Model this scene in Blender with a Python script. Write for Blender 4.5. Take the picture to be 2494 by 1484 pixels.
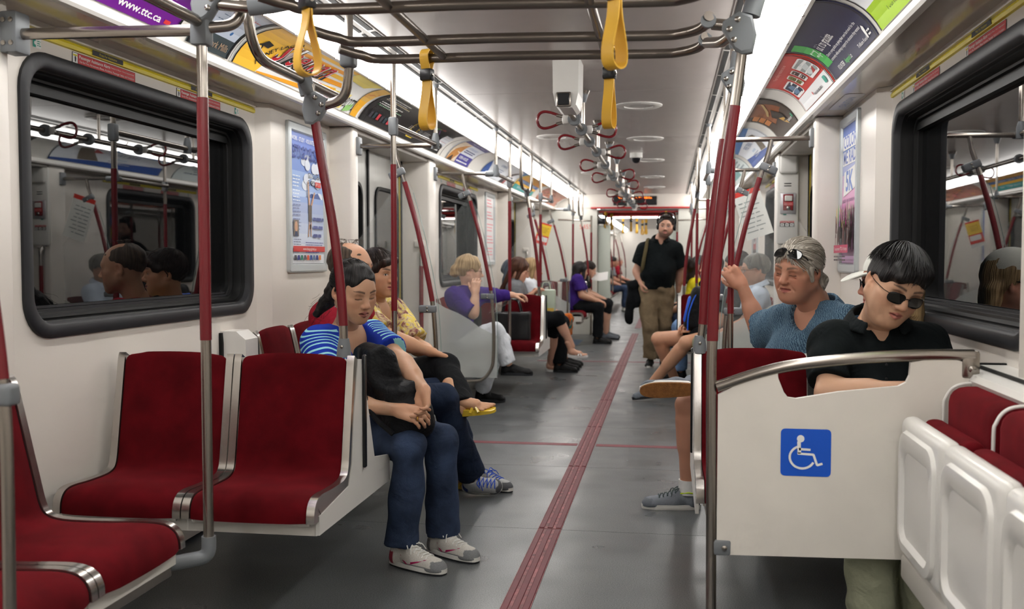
import bpy, bmesh, math, random
import numpy as np
from mathutils import Vector, Matrix, Euler

scene = bpy.context.scene
for o in list(bpy.data.objects):
    bpy.data.objects.remove(o, do_unlink=True)
COL = scene.collection
random.seed(7)
PI = math.pi

# ------------------------------------------------------------------ camera, world, exposure
cam_data = bpy.data.cameras.new('camera')
cam = bpy.data.objects.new('camera', cam_data)
COL.objects.link(cam)
cam_data.sensor_width = 36.0
cam_data.lens = 36.0 * 2425.0 / 2494.0
cam_data.clip_start = 0.05
cam.location = (0.51, 0.0, 1.20)
cam.rotation_euler = (PI / 2 - math.atan(113 / 2425.0), 0.0, math.radians(8.918))
cam_data.dof.use_dof = True
cam_data.dof.focus_distance = 3.95
cam_data.dof.aperture_fstop = 4.0
scene.camera = cam

world = bpy.data.worlds.new('tunnel_dark')
scene.world = world
world.use_nodes = True
world.node_tree.nodes['Background'].inputs[0].default_value = (0.012, 0.013, 0.015, 1)
world.node_tree.nodes['Background'].inputs[1].default_value = 0.3

scene.view_settings.view_transform = 'Standard'
scene.view_settings.look = 'None'
scene.view_settings.exposure = 0.0
scene.view_settings.gamma = 1.0
scene.view_settings.use_curve_mapping = False
scene.cycles.use_denoising = True
scene.cycles.max_bounces = 5
scene.cycles.diffuse_bounces = 3
scene.cycles.glossy_bounces = 3
scene.cycles.transmission_bounces = 6
scene.cycles.transparent_max_bounces = 12
scene.cycles.caustics_reflective = False
scene.cycles.caustics_refractive = False
scene.cycles.sample_clamp_indirect = 6.0
scene.cycles.use_adaptive_sampling = True
scene.cycles.adaptive_threshold = 0.12
scene.cycles.adaptive_min_samples = 12
LAMP = 13.6           # strength of the ceiling lamp diffusers

# ------------------------------------------------------------------ materials
MATS = {}

def srgb(r, g, b):
    f = lambda c: (c / 255.0) / 12.92 if c <= 10 else (((c / 255.0) + 0.055) / 1.055) ** 2.4
    return (f(r), f(g), f(b), 1.0)

def mat(name, color, rough=0.5, metal=0.0, spec=0.5, noise=0.0, nscale=60.0, bump=0.0, bscale=200.0, coat=0.0,
        sheen=0.0, emit=None, estr=0.0, ior=1.45, stretch=None, alpha=1.0, trans=0.0, sss=0.0, attr=None, wr=0.0, wscale=16.0):
    if name in MATS:
        return MATS[name]
    m = bpy.data.materials.new(name)
    m.use_nodes = True
    nt = m.node_tree
    b = nt.nodes['Principled BSDF']
    col = color if len(color) == 4 else (*color, 1.0)
    b.inputs['Base Color'].default_value = col
    b.inputs['Roughness'].default_value = rough
    b.inputs['Metallic'].default_value = metal
    b.inputs['IOR'].default_value = ior
    b.inputs['Specular IOR Level'].default_value = spec
    b.inputs['Coat Weight'].default_value = coat
    b.inputs['Coat Roughness'].default_value = 0.08
    b.inputs['Sheen Weight'].default_value = sheen
    b.inputs['Sheen Roughness'].default_value = 0.35
    b.inputs['Alpha'].default_value = alpha
    b.inputs['Transmission Weight'].default_value = trans
    if sheen:
        b.inputs['Sheen Tint'].default_value = (min(1, col[0] * 4 + .2), col[1] * 3 + .05, col[2] * 3 + .06, 1)
    if sss:
        b.inputs['Subsurface Weight'].default_value = sss
        b.inputs['Subsurface Radius'].default_value = (0.012, 0.005, 0.003)
        b.inputs['Subsurface Scale'].default_value = 0.6
    if emit:
        b.inputs['Emission Color'].default_value = emit if len(emit) == 4 else (*emit, 1)
        b.inputs['Emission Strength'].default_value = estr
    src = None
    if attr:
        at = nt.nodes.new('ShaderNodeAttribute')
        at.attribute_name = attr
        src = at.outputs['Color']
        nt.links.new(src, b.inputs['Base Color'])
    tc = None
    if noise or bump or wr:
        tc = nt.nodes.new('ShaderNodeTexCoord')
        mp = nt.nodes.new('ShaderNodeMapping')
        nt.links.new(tc.outputs['Object'], mp.inputs['Vector'])
        if stretch:
            mp.inputs['Scale'].default_value = stretch
    if noise:
        n = nt.nodes.new('ShaderNodeTexNoise')
        n.inputs['Scale'].default_value = nscale
        n.inputs['Detail'].default_value = 4.0
        nt.links.new(mp.outputs['Vector'], n.inputs['Vector'])
        mx = nt.nodes.new('ShaderNodeMix')
        mx.data_type = 'RGBA'
        mx.blend_type = 'MULTIPLY'
        mx.inputs['Factor'].default_value = 1.0
        rp = nt.nodes.new('ShaderNodeMapRange')
        rp.inputs['From Min'].default_value = 0.3
        rp.inputs['From Max'].default_value = 0.7
        rp.inputs['To Min'].default_value = 1 - noise
        rp.inputs['To Max'].default_value = 1 + noise
        nt.links.new(n.outputs['Fac'], rp.inputs['Value'])
        if src:
            nt.links.new(src, mx.inputs['A'])
        else:
            mx.inputs['A'].default_value = col
        nt.links.new(rp.outputs['Result'], mx.inputs['B'])
        nt.links.new(mx.outputs['Result'], b.inputs['Base Color'])
    if bump:
        n2 = nt.nodes.new('ShaderNodeTexNoise')
        n2.inputs['Scale'].default_value = bscale
        n2.inputs['Detail'].default_value = 3.0
        nt.links.new(mp.outputs['Vector'], n2.inputs['Vector'])
        bp = nt.nodes.new('ShaderNodeBump')
        bp.inputs['Strength'].default_value = min(1.0, bump)
        bp.inputs['Distance'].default_value = 0.004
        nt.links.new(n2.outputs['Fac'], bp.inputs['Height'])
        nt.links.new(bp.outputs['Normal'], b.inputs['Normal'])
    if wr:
        n3 = nt.nodes.new('ShaderNodeTexNoise')
        n3.inputs['Scale'].default_value = wscale; n3.inputs['Detail'].default_value = 2.5; n3.inputs['Distortion'].default_value = 1.4
        nt.links.new(mp.outputs['Vector'], n3.inputs['Vector'])
        b3 = nt.nodes.new('ShaderNodeBump'); b3.inputs['Strength'].default_value = min(1.0, wr); b3.inputs['Distance'].default_value = .03
        nt.links.new(n3.outputs['Fac'], b3.inputs['Height'])
        if bump: nt.links.new(b3.outputs['Normal'], bp.inputs['Normal'])
        else: nt.links.new(b3.outputs['Normal'], b.inputs['Normal'])
    MATS[name] = m
    return m

M_WALL = mat('off_white_panel', srgb(226, 220, 212), 0.32, spec=0.45, bump=0.03, bscale=90)
M_WALL2 = mat('off_white_panel_matt', srgb(222, 216, 208), 0.5)
M_CEIL = mat('pale_grey_ceiling', srgb(190, 182, 178), 0.30, spec=0.5, noise=0.03, nscale=8)
M_JOINT = mat('joint_shadow_line', srgb(150, 142, 135), 0.6)
M_SOFFIT = mat('glossy_soffit', srgb(208, 200, 190), 0.12, spec=0.6)
M_RAIL = mat('white_rail', srgb(228, 225, 220), 0.3)
M_COVE = mat('white_cove', srgb(225, 222, 216), 0.35)
M_VENT = mat('silver_vent_strip', srgb(205, 202, 198), 0.3, metal=0.3)
M_DARK = mat('dark_slot', srgb(14, 14, 15), 0.6)
M_RUBBER = mat('black_rubber', srgb(13, 14, 15), 0.5, spec=0.3, bump=0.05, bscale=300)
M_RUBBER2 = mat('dark_grey_gasket', srgb(42, 43, 46), 0.48, spec=0.35, bump=0.06, bscale=400)
M_GLASS = mat('dark_tunnel_glass', srgb(7, 8, 9), 0.015, ior=2.15, spec=0.5)
M_GLASS2 = mat('dark_door_glass', srgb(20, 22, 25), 0.02, ior=1.9, spec=0.5)
M_DOOR = mat('satin_door_metal', srgb(190, 190, 186), 0.34, metal=0.55, noise=0.03, nscale=30, stretch=(1, 1, .1))
M_STEEL = mat('brushed_steel', srgb(158, 151, 143), 0.24, metal=0.95)
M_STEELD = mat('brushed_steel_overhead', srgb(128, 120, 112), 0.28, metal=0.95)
M_CHROME = mat('polished_steel', srgb(188, 184, 179), 0.2, metal=0.95)
M_CAST = mat('grey_cast_coupling', srgb(118, 122, 126), 0.42, spec=0.45)
M_BOLT = mat('bolt_steel', srgb(160, 155, 148), 0.25, metal=1.0)
M_REDP = mat('dark_red_sleeve', srgb(116, 30, 38), 0.24, spec=0.5)
M_RED2 = mat('red_loop_plastic', srgb(120, 24, 32), 0.18, spec=0.5)
M_FAB = mat('red_velour', srgb(86, 8, 16), 0.85, spec=0.1, noise=0.28, nscale=10, bump=0.25, bscale=700, sheen=0.35)
M_YEL = mat('yellow_strap', srgb(226, 176, 62), 0.42, spec=0.4)
M_BLACKP = mat('black_plastic', srgb(18, 20, 24), 0.3)
M_WPLAST = mat('white_moulded_plastic', srgb(226, 224, 219), 0.28, spec=0.5)
M_YSTRIP = mat('yellow_alarm_strip', srgb(224, 205, 40), 0.4)
M_SIGNRED = mat('sign_red', srgb(196, 42, 48), 0.4)
M_WHITE = mat('print_white', srgb(240, 240, 238), 0.45)
M_BLACK = mat('print_black', srgb(16, 16, 18), 0.45)
M_GREEN = mat('print_teal', srgb(20, 150, 130), 0.45)
M_BLUE = mat('sign_blue', srgb(18, 88, 205), 0.4)
M_FROST = mat('frosted_film', srgb(222, 226, 222), 0.45, alpha=0.50)
M_CLEAR = mat('clear_panel', srgb(225, 232, 230), 0.03, alpha=0.055)
M_CLEARE = mat('clear_panel_edge', srgb(150, 170, 165), 0.1)
M_BOXW = mat('white_seat_box', srgb(218, 214, 206), 0.4)

def lamp_mat():
    m = bpy.data.materials.new('lit_lamp_diffuser')
    m.use_nodes = True
    b = m.node_tree.nodes['Principled BSDF']
    b.inputs['Base Color'].default_value = (0.9, 0.9, 0.9, 1)
    b.inputs['Roughness'].default_value = 0.35
    b.inputs['Emission Color'].default_value = (1.0, 0.975, 0.94, 1)
    b.inputs['Emission Strength'].default_value = LAMP
    MATS['lit_lamp_diffuser'] = m
    return m
M_LAMP = lamp_mat()
M_LAMPEND = mat('lamp_end_cap', srgb(236, 230, 222), 0.3, emit=(1, .95, .9), estr=0.35)

def floor_mat():
    m = bpy.data.materials.new('grey_speckled_vinyl')
    m.use_nodes = True
    nt = m.node_tree
    b = nt.nodes['Principled BSDF']
    tc = nt.nodes.new('ShaderNodeTexCoord')
    n = nt.nodes.new('ShaderNodeTexNoise'); n.inputs['Scale'].default_value = 230; n.inputs['Detail'].default_value = 3
    n2 = nt.nodes.new('ShaderNodeTexNoise'); n2.inputs['Scale'].default_value = 1.6; n2.inputs['Detail'].default_value = 5
    n3 = nt.nodes.new('ShaderNodeTexNoise'); n3.inputs['Scale'].default_value = 3; n3.inputs['Detail'].default_value = 2
    for q in (n, n2, n3):
        nt.links.new(tc.outputs['Object'], q.inputs['Vector'])
    r1 = nt.nodes.new('ShaderNodeValToRGB')
    r1.color_ramp.elements[0].position = .35; r1.color_ramp.elements[0].color = srgb(70, 73, 75)
    r1.color_ramp.elements[1].position = .68; r1.color_ramp.elements[1].color = srgb(118, 121, 122)
    nt.links.new(n.outputs['Fac'], r1.inputs['Fac'])
    mx = nt.nodes.new('ShaderNodeMix'); mx.data_type = 'RGBA'; mx.blend_type = 'MULTIPLY'; mx.inputs['Factor'].default_value = 1
    mr = nt.nodes.new('ShaderNodeMapRange'); mr.inputs['From Min'].default_value = .3; mr.inputs['From Max'].default_value = .7
    mr.inputs['To Min'].default_value = .86; mr.inputs['To Max'].default_value = 1.1
    nt.links.new(n2.outputs['Fac'], mr.inputs['Value'])
    nt.links.new(r1.outputs['Color'], mx.inputs['A']); nt.links.new(mr.outputs['Result'], mx.inputs['B'])
    nt.links.new(mx.outputs['Result'], b.inputs['Base Color'])
    mr2 = nt.nodes.new('ShaderNodeMapRange'); mr2.inputs['From Min'].default_value = .3; mr2.inputs['From Max'].default_value = .7
    mr2.inputs['To Min'].default_value = .26; mr2.inputs['To Max'].default_value = .40
    nt.links.new(n3.outputs['Fac'], mr2.inputs['Value']); nt.links.new(mr2.outputs['Result'], b.inputs['Roughness'])
    b.inputs['Specular IOR Level'].default_value = .55
    MATS['grey_speckled_vinyl'] = m
    return m
M_FLOOR = floor_mat()
M_STRIP = mat('red_tactile_strip', srgb(104, 42, 50), 0.5, noise=0.12, nscale=14)
M_STRIPW = mat('worn_strip_groove', srgb(128, 72, 74), 0.5, noise=0.6, nscale=26)
M_STRIPL = mat('red_floor_line', srgb(118, 44, 54), 0.5, noise=0.1, nscale=20)

# ------------------------------------------------------------------ mesh helpers
class MB:
    """collects geometry and links it as ONE mesh object"""
    def __init__(self):
        self.v = []; self.f = []; self.mi = []; self.sm = []; self.cur = 0; self.s = False
    def add(self, vs, fs, smooth=None):
        o = len(self.v)
        self.v.extend([tuple(p) for p in vs])
        for f in fs:
            self.f.append(tuple(i + o for i in f)); self.mi.append(self.cur)
            self.sm.append(self.s if smooth is None else smooth)
        return self
    def box(self, x0, x1, y0, y1, z0, z1, M=None):
        vs = [(x, y, z) for x in (x0, x1) for y in (y0, y1) for z in (z0, z1)]
        if M: vs = [M @ Vector(p) for p in vs]
        return self.add(vs, [(0, 1, 3, 2), (4, 6, 7, 5), (0, 4, 5, 1), (2, 3, 7, 6), (0, 2, 6, 4), (1, 5, 7, 3)], False)
    def bbox(self, x0, x1, y0, y1, z0, z1, b=0.01, seg=2, M=None):
        bm = bmesh.new()
        bmesh.ops.create_cube(bm, size=1)
        bmesh.ops.scale(bm, vec=(x1 - x0, y1 - y0, z1 - z0), verts=bm.verts)
        bmesh.ops.bevel(bm, geom=bm.edges[:], offset=b, segments=seg, affect='EDGES', profile=0.5)
        bmesh.ops.translate(bm, vec=((x0 + x1) / 2, (y0 + y1) / 2, (z0 + z1) / 2), verts=bm.verts)
        return self.bm(bm, M, True)
    def bm(self, bm, M=None, smooth=False):
        bm.verts.index_update()
        vs = [(M @ v.co) if M else v.co for v in bm.verts]
        fs = [tuple(v.index for v in f.verts) for f in bm.faces]
        self.add(vs, fs, smooth)
        bm.free()
        return self
    def tube(self, pts, r, n=14, cap=True, rs=None):
        pts = [Vector(p) for p in pts]
        N = len(pts)
        tang = []
        for i in range(N):
            a = pts[max(0, i - 1)]; b = pts[min(N - 1, i + 1)]
            tang.append((b - a).normalized())
        ref = Vector((0, 0, 1)) if abs(tang[0].z) < .9 else Vector((1, 0, 0))
        u = tang[0].cross(ref).normalized()
        vs = []
        for i in range(N):
            t = tang[i]
            u = (u - t * u.dot(t)).normalized()
            w = t.cross(u)
            rr = rs[i] if rs else r
            for k in range(n):
                a = 2 * PI * k / n
                vs.append(pts[i] + (u * math.cos(a) + w * math.sin(a)) * rr)
        fs = []
        for i in range(N - 1):
            for k in range(n):
                k2 = (k + 1) % n
                fs.append((i * n + k, i * n + k2, (i + 1) * n + k2, (i + 1) * n + k))
        self.add(vs, fs, True)
        if cap:
            o = len(self.v) - len(vs)
            self.f.append(tuple(o + k for k in reversed(range(n)))); self.mi.append(self.cur); self.sm.append(False)
            self.f.append(tuple(o + (N - 1) * n + k for k in range(n))); self.mi.append(self.cur); self.sm.append(False)
        return self
    def prism(self, poly, axis, a, b, M=None):
        """poly of 2D points extruded along axis from a to b ('x': poly=(y,z); 'y': poly=(x,z); 'z': poly=(x,y))"""
        n = len(poly)
        def P(p, t):
            q = {'x': (t, p[0], p[1]), 'y': (p[0], t, p[1]), 'z': (p[0], p[1], t)}[axis]
            return (M @ Vector(q)) if M else q
        vs = [P(p, a) for p in poly] + [P(p, b) for p in poly]
        fs = [tuple(range(n)), tuple(reversed(range(n, 2 * n)))]
        for i in range(n):
            j = (i + 1) % n
            fs.append((i, i + n, j + n, j))
        return self.add(vs, fs, False)
    def lathe(self, prof, c, axis='z', n=20, M=None):
        """prof = [(r, t)]"""
        vs = []
        for r, t in prof:
            for k in range(n):
                a = 2 * PI * k / n
                p = {'z': (r * math.cos(a), r * math.sin(a), t), 'x': (t, r * math.cos(a), r * math.sin(a)),
                     'y': (r * math.cos(a), t, r * math.sin(a))}[axis]
                p = Vector(p)
                if M: p = M @ p
                vs.append(p + Vector(c))
        fs = []
        for i in range(len(prof) - 1):
            for k in range(n):
                k2 = (k + 1) % n
                fs.append((i * n + k, i * n + k2, (i + 1) * n + k2, (i + 1) * n + k))
        if prof[0][0] > 1e-4: fs.append(tuple(reversed(range(n))))
        if prof[-1][0] > 1e-4: fs.append(tuple((len(prof) - 1) * n + k for k in range(n)))
        return self.add(vs, fs, True)
    def build(self, name, mats, parent=None, loc=None):
        me = bpy.data.meshes.new(name)
        v = self.v
        if loc is not None:
            v = [(p[0] - loc[0], p[1] - loc[1], p[2] - loc[2]) for p in v]
        me.from_pydata(v, [], self.f)
        ms = mats if isinstance(mats, (list, tuple)) else [mats]
        for m in ms: me.materials.append(m)
        me.polygons.foreach_set('material_index', self.mi)
        me.polygons.foreach_set('use_smooth', self.sm)
        if any(self.sm):
            try: me.set_sharp_from_angle(angle=math.radians(42))
            except Exception: pass
        bm = bmesh.new(); bm.from_mesh(me)
        bmesh.ops.recalc_face_normals(bm, faces=bm.faces)
        bm.to_mesh(me); bm.free()
        me.update()
        o = bpy.data.objects.new(name, me)
        COL.objects.link(o)
        if parent is not None: o.parent = parent
        if loc is not None: o.location = loc
        return o

def tag(o, label=None, cat=None, group=None, kind=None):
    if label: o['label'] = label
    if cat: o['category'] = cat
    if group: o['group'] = group
    if kind: o['kind'] = kind
    return o

def empty(name, label=None, cat=None, group=None, kind=None, loc=(0, 0, 0)):
    o = bpy.data.objects.new(name, None)
    o.empty_display_size = 0.05
    o.location = loc
    COL.objects.link(o)
    return tag(o, label, cat, group, kind)

def copy_tree(o, dloc=(0, 0, 0), parent=None):
    c = o.copy(); COL.objects.link(c)
    if parent is not None: c.parent = parent
    else: c.location = Vector(o.location) + Vector(dloc)
    for ch in list(o.children):
        copy_tree(ch, parent=c)
    return c

def rrect(y0, y1, z0, z1, r, n=7):
    """rounded rectangle loop"""
    pts = []
    for cy_, cz_, a0 in ((y1 - r, z1 - r, 0), (y0 + r, z1 - r, 90), (y0 + r, z0 + r, 180), (y1 - r, z0 + r, 270)):
        for k in range(n + 1):
            a = math.radians(a0 + 90 * k / n)
            pts.append((cy_ + r * math.cos(a), cz_ + r * math.sin(a)))
    return pts

def loft(mb, loops, smooth=True, close=True):
    n = len(loops[0])
    vs = [p for l in loops for p in l]
    fs = []
    for i in range(len(loops) - 1):
        for k in range(n if close else n - 1):
            k2 = (k + 1) % n
            fs.append((i * n + k, i * n + k2, (i + 1) * n + k2, (i + 1) * n + k))
    return mb.add(vs, fs, smooth)

def bez(pts, n=10):
    """smooth polyline through control points (Catmull-Rom)"""
    P = [Vector(p) for p in pts]
    P = [P[0] * 2 - P[1]] + P + [P[-1] * 2 - P[-2]]
    out = []
    for i in range(1, len(P) - 2):
        for k in range(n):
            t = k / n
            out.append(0.5 * ((2 * P[i]) + (-P[i - 1] + P[i + 1]) * t + (2 * P[i - 1] - 5 * P[i] + 4 * P[i + 1] - P[i + 2]) * t * t
                              + (-P[i - 1] + 3 * P[i] - 3 * P[i + 1] + P[i + 2]) * t ** 3))
    out.append(P[-2])
    return out

def fillet(pts, r, n=6):
    """polyline with rounded corners"""
    P = [Vector(p) for p in pts]
    out = [P[0]]
    for i in range(1, len(P) - 1):
        a = (P[i - 1] - P[i]); b = (P[i + 1] - P[i])
        rr = min(r, a.length * .49, b.length * .49)
        A = P[i] + a.normalized() * rr; B = P[i] + b.normalized() * rr
        for k in range(n + 1):
            t = k / n
            out.append((1 - t) ** 2 * A + 2 * t * (1 - t) * P[i] + t * t * B)
    out.append(P[-1])
    return out

# flat lettering: built-in font -> mesh vertices
_TXT = {}
def text_geo(body, size=1.0, align='CENTER', width=1.0, shear=0.0, bold=0.0, spacing=1.0):
    key = (body, align, bold, spacing)
    if key not in _TXT:
        cu = bpy.data.curves.new('lettering', 'FONT')
        cu.body = body; cu.size = 1.0; cu.align_x = align; cu.align_y = 'CENTER'
        cu.resolution_u = 2; cu.offset = bold; cu.space_character = spacing
        ob = bpy.data.objects.new('lettering', cu)
        me = ob.to_mesh()
        vs = [tuple(v.co) for v in me.vertices]; fs = [tuple(p.vertices) for p in me.polygons]
        ob.to_mesh_clear(); bpy.data.objects.remove(ob); bpy.data.curves.remove(cu)
        _TXT[key] = (vs, fs)
    vs, fs = _TXT[key]
    return [((x * width + y * shear) * size, y * size) for x, y, _ in vs], fs

def text_w(body, bold=0.0, spacing=1.0):
    vs, _ = text_geo(body, 1.0, 'CENTER', 1.0, 0, bold, spacing)
    xs = [v[0] for v in vs]
    return (max(xs) - min(xs)) if xs else 0.01

class Sheet:
    """printed sheet: patches and lettering laid on a surface given by fn(u, v, off) -> world point; one mesh per colour"""
    def __init__(self, fn, du=None, dv=0.03):
        self.fn = fn; self.by = {}; self.layer = 0; self.dv = dv; self.du = du
    def _mb(self, m):
        if m.name not in self.by: self.by[m.name] = (MB(), m)
        return self.by[m.name][0]
    def off(self):
        self.layer += 1
        return 0.0004 + 0.00025 * self.layer
    def poly(self, pts, m, o=None):
        o = self.off() if o is None else o
        bm = bmesh.new()
        vs = [bm.verts.new((p[0], p[1], 0)) for p in pts]
        bm.faces.new(vs)
        # cut along v so that the patch follows the curve
        v0 = min(p[1] for p in pts); v1 = max(p[1] for p in pts)
        k = v0 + self.dv
        while k < v1 - 1e-4:
            bmesh.ops.bisect_plane(bm, geom=bm.verts[:] + bm.edges[:] + bm.faces[:], plane_co=(0, k, 0), plane_no=(0, 1, 0))
            k += self.dv
        bm.verts.index_update()
        self._mb(m).add([self.fn(v.co.x, v.co.y, o) for v in bm.verts], [tuple(v.index for v in f.verts) for f in bm.faces], False)
        bm.free()
    def rect(self, u0, u1, v0, v1, m, r=0.0):
        self.poly(rrect(u0, u1, v0, v1, r, 4) if r else [(u0, v0), (u1, v0), (u1, v1), (u0, v1)], m)
    def disc(self, u, v, r, m, n=20, ry=None):
        self.poly([(u + r * math.cos(2 * PI * k / n), v + (ry or r) * math.sin(2 * PI * k / n)) for k in range(n)], m)
    def text(self, body, u, v, size, m, align='CENTER', width=1.0, rot=0.0, shear=0.0, bold=0.0, fit=None):
        if fit:
            w = text_w(body, bold) * size
            width = fit / w
        vs, fs = text_geo(body, size, align, width, shear, bold)
        c, s = math.cos(rot), math.sin(rot)
        o = self.off()
        self._mb(m).add([self.fn(u + x * c - y * s, v + x * s + y * c, o) for x, y in vs], fs, False)
    def lines(self, u0, u1, v0, v1, n, m, seed=1, h=0.45, align='L'):
        """rows of small print"""
        rr = random.Random(seed)
        o = self.off()
        dv = (v1 - v0) / n
        for i in range(n):
            vv = v1 - (i + .5) * dv
            u = u0; end = u1 - rr.random() * .3 * (u1 - u0)
            while u < end:
                w = min((0.6 + 1.6 * rr.random()) * dv * 1.3, end - u)
                self._mb(m).add([self.fn(a, b, o) for a, b in ((u, vv - dv * h / 2), (u + w, vv - dv * h / 2), (u + w, vv + dv * h / 2), (u, vv + dv * h / 2))], [(0, 1, 2, 3)], False)
                u += w + dv * .35
    def build(self, parent, name='print'):
        for nm, (mb, m) in self.by.items():
            o = mb.build(name, m, parent)
            o['kind'] = 'stuff'

def flat_fn(origin, udir, vdir, ndir):
    O, U_, V_, N_ = Vector(origin), Vector(udir), Vector(vdir), Vector(ndir)
    return lambda u, v, o: O + U_ * u + V_ * v + N_ * o
# ------------------------------------------------------------------ the car body (x across, y along, z up)
W, WP, WPIL = 1.475, 1.42, 1.28
ZC = 2.20
ZS = 1.955
PER = 5.70                       # door spacing
CAR0, CAR1 = -3.0, 15.7          # this car
NEXT0, NEXT1 = 17.1, 34.5        # the car beyond the gangway
WZ0, WZ1 = 0.940, 1.857          # window opening heights

# cove arc: v from 0 at the rail to 1 at the lamp edge
_c0, _c1 = Vector((1.250, 1.985)), Vector((1.012, 2.125))
_ch = _c1 - _c0
_cn = Vector((0.507, 0.862))
COVE_LEN = 0.30
def cove(sx, y, t, off=0.0):
    p = _c0 + _ch * t + _cn * (0.045 * 4 * t * (1 - t))
    tg = (_ch + _cn * (0.045 * 4 * (1 - 2 * t))).normalized()
    n = Vector((-tg.y, tg.x))
    if n.y > 0: n = -n
    q = p + n * off
    return Vector((sx * q.x, y, q.y))

floor = empty('floor', kind='structure')
ceiling = empty('ceiling', kind='structure')
SHEETS = [(-3.0, 0.26), (0.26, 1.62), (1.62, 2.98), (2.98, 4.33), (4.33, 5.66), (5.66, 7.02), (7.02, 8.37), (8.37, 9.73), (9.73, 11.08), (11.08, 12.44), (12.44, 13.8), (13.8, 15.9)]
for a, b in SHEETS:
    MB().box(-1.56, 1.56, a + .0015, b - .0015, -0.03, 0.0).build('floor_sheet', M_FLOOR, floor)
MB().box(-1.56, 1.56, -3.0, 35, -0.06, -0.031).build('sub_floor', M_DARK, floor)
for a, b in ((15.9, 17.1), (17.1, 20), (20, 24), (24, 35)):
    MB().box(-1.56, 1.56, a + .0015, b - .0015, -0.03, 0.0).build('floor_sheet', M_FLOOR, floor)
for a, b in SHEETS[2:]:
    m = MB()
    m.cur = 0
    m.box(-.052, .052, a + .004, b - .004, 0.0, 0.0022)
    m.cur = 1
    for x in (-.037, 0.0, .037):
        m.prism([(x - .0125, .0022), (x - .010, .0052), (x + .010, .0052), (x + .0125, .0022)], 'y', a + .012, b - .012)
    o = m.build('tactile_strip', [M_STRIPW, M_STRIP], floor)
MB().box(-.052, .052, 17.1, 30, 0.0, 0.004).build('tactile_strip', M_STRIP, floor)
for y in (6.31, 11.5):
    for x0, x1 in ((-1.0, -.06), (.06, 1.0)):
        MB().box(x0, x1, y, y + .075, 0.0, .0012).build('floor_line', M_STRIPL, floor)
MB().box(-1.02, -.72, 13.7, 14.6, 0.0, .0012).build('floor_decal', mat('blue_floor_decal', srgb(70, 110, 150), .4), floor)

# ceiling panels and round speaker rings
CY = [-3.0, -.9, 1.4, 3.72, 6.03, 8.33, 10.63, 12.93, 15.7]
for a, b in zip(CY[:-1], CY[1:]):
    MB().box(-.765, .765, a + .003, b - .003, ZC, ZC + .02).build('ceiling_panel', M_CEIL, ceiling)
MB().box(-.80, .80, CAR0, CAR1, ZC + .021, ZC + .04).build('ceiling_backing', M_WALL2, ceiling)
def ring(x, y, r):
    m = MB()
    m.lathe([(r * .62, -.004), (r * .62, -.010), (r * .9, -.012), (r, -.004), (r, 0.0), (r * .62, 0.0)], (x, y, ZC), n=36)
    o = m.build('ceiling_speaker_ring', M_RAIL, ceiling)
    m = MB(); m.lathe([(r * .62, -.002), (.001, -.002)], (x, y, ZC), n=24)
    m.build('speaker_grille', mat('speaker_grille', srgb(176, 170, 164), .5, bump=.6, bscale=900), ceiling)
for x, y, r in ((.31, 6.62, .155), (.31, 8.45, .155), (.31, 10.3, .155), (-.42, 8.2, .15), (-.36, 11.7, .15), (-.05, 3.35, .2), (.31, 12.4, .15), (.31, 14.2, .15)):
    ring(x, y, r)

def side_shell(sx, y0, y1, wall):
    """soffit, rail, cove, vent strips running along one side"""
    m = MB(); m.prism([(sx * x, z) for x, z in ((1.60, ZS), (1.262, ZS), (1.262, ZS + .02), (1.60, ZS + .02))], 'y', y0, y1)
    m.build('soffit', M_SOFFIT, wall)
    m = MB(); m.prism([(sx * x, z) for x, z in ((1.272, ZS - .006), (1.246, ZS - .006), (1.238, ZS + .004), (1.240, ZS + .030), (1.262, ZS + .034), (1.272, ZS + .02))], 'y', y0, y1)
    m.build('rail', M_RAIL, wall)
    m = MB()
    loops = [[cove(sx, y, t / 10, -.004) for t in range(11)] for y in (y0, y1)]
    loft(m, loops, True, False)
    m.build('cove_panel', M_COVE, wall)
    # strip between lamp and ceiling, with the dark air slots
    m = MB(); m.prism([(sx * x, z) for x, z in ((1.022, 2.120), (1.006, 2.119), (1.002, 2.128), (1.02, 2.14))], 'y', y0, y1)
    m.build('lamp_edge_trim', M_RAIL, wall)
    m = MB(); m.prism([(sx * x, z) for x, z in ((.862, 2.176), (.800, 2.192), (.760, 2.196), (.760, 2.215), (.862, 2.20))], 'y', y0, y1)
    m.build('air_vent_strip', M_VENT, wall)
    y = y0
    k = 0
    while y < y1 - .1:
        L = 0.66
        e = min(y1, y + L)
        m = MB()
        m.prism([(sx * x, z) for x, z in ((.832, 2.1815), (.820, 2.1845), (.822, 2.19), (.833, 2.187))], 'y', y + .02, e - .02)
        m.build('air_slot', M_DARK, wall)
        m = MB()
        m.prism([(sx * x, z) for x, z in ((.792, 2.1915), (.768, 2.1935), (.77, 2.199), (.792, 2.197))], 'y', y + .02, e - .02)
        m.build('air_slot', M_DARK, wall)
        y += L; k += 1
    m = MB(); m.box(sx * .84, sx * 1.62, y0, y1, 2.24, 2.26)
    m.build('roof_backing', M_WALL2, wall)

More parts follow.
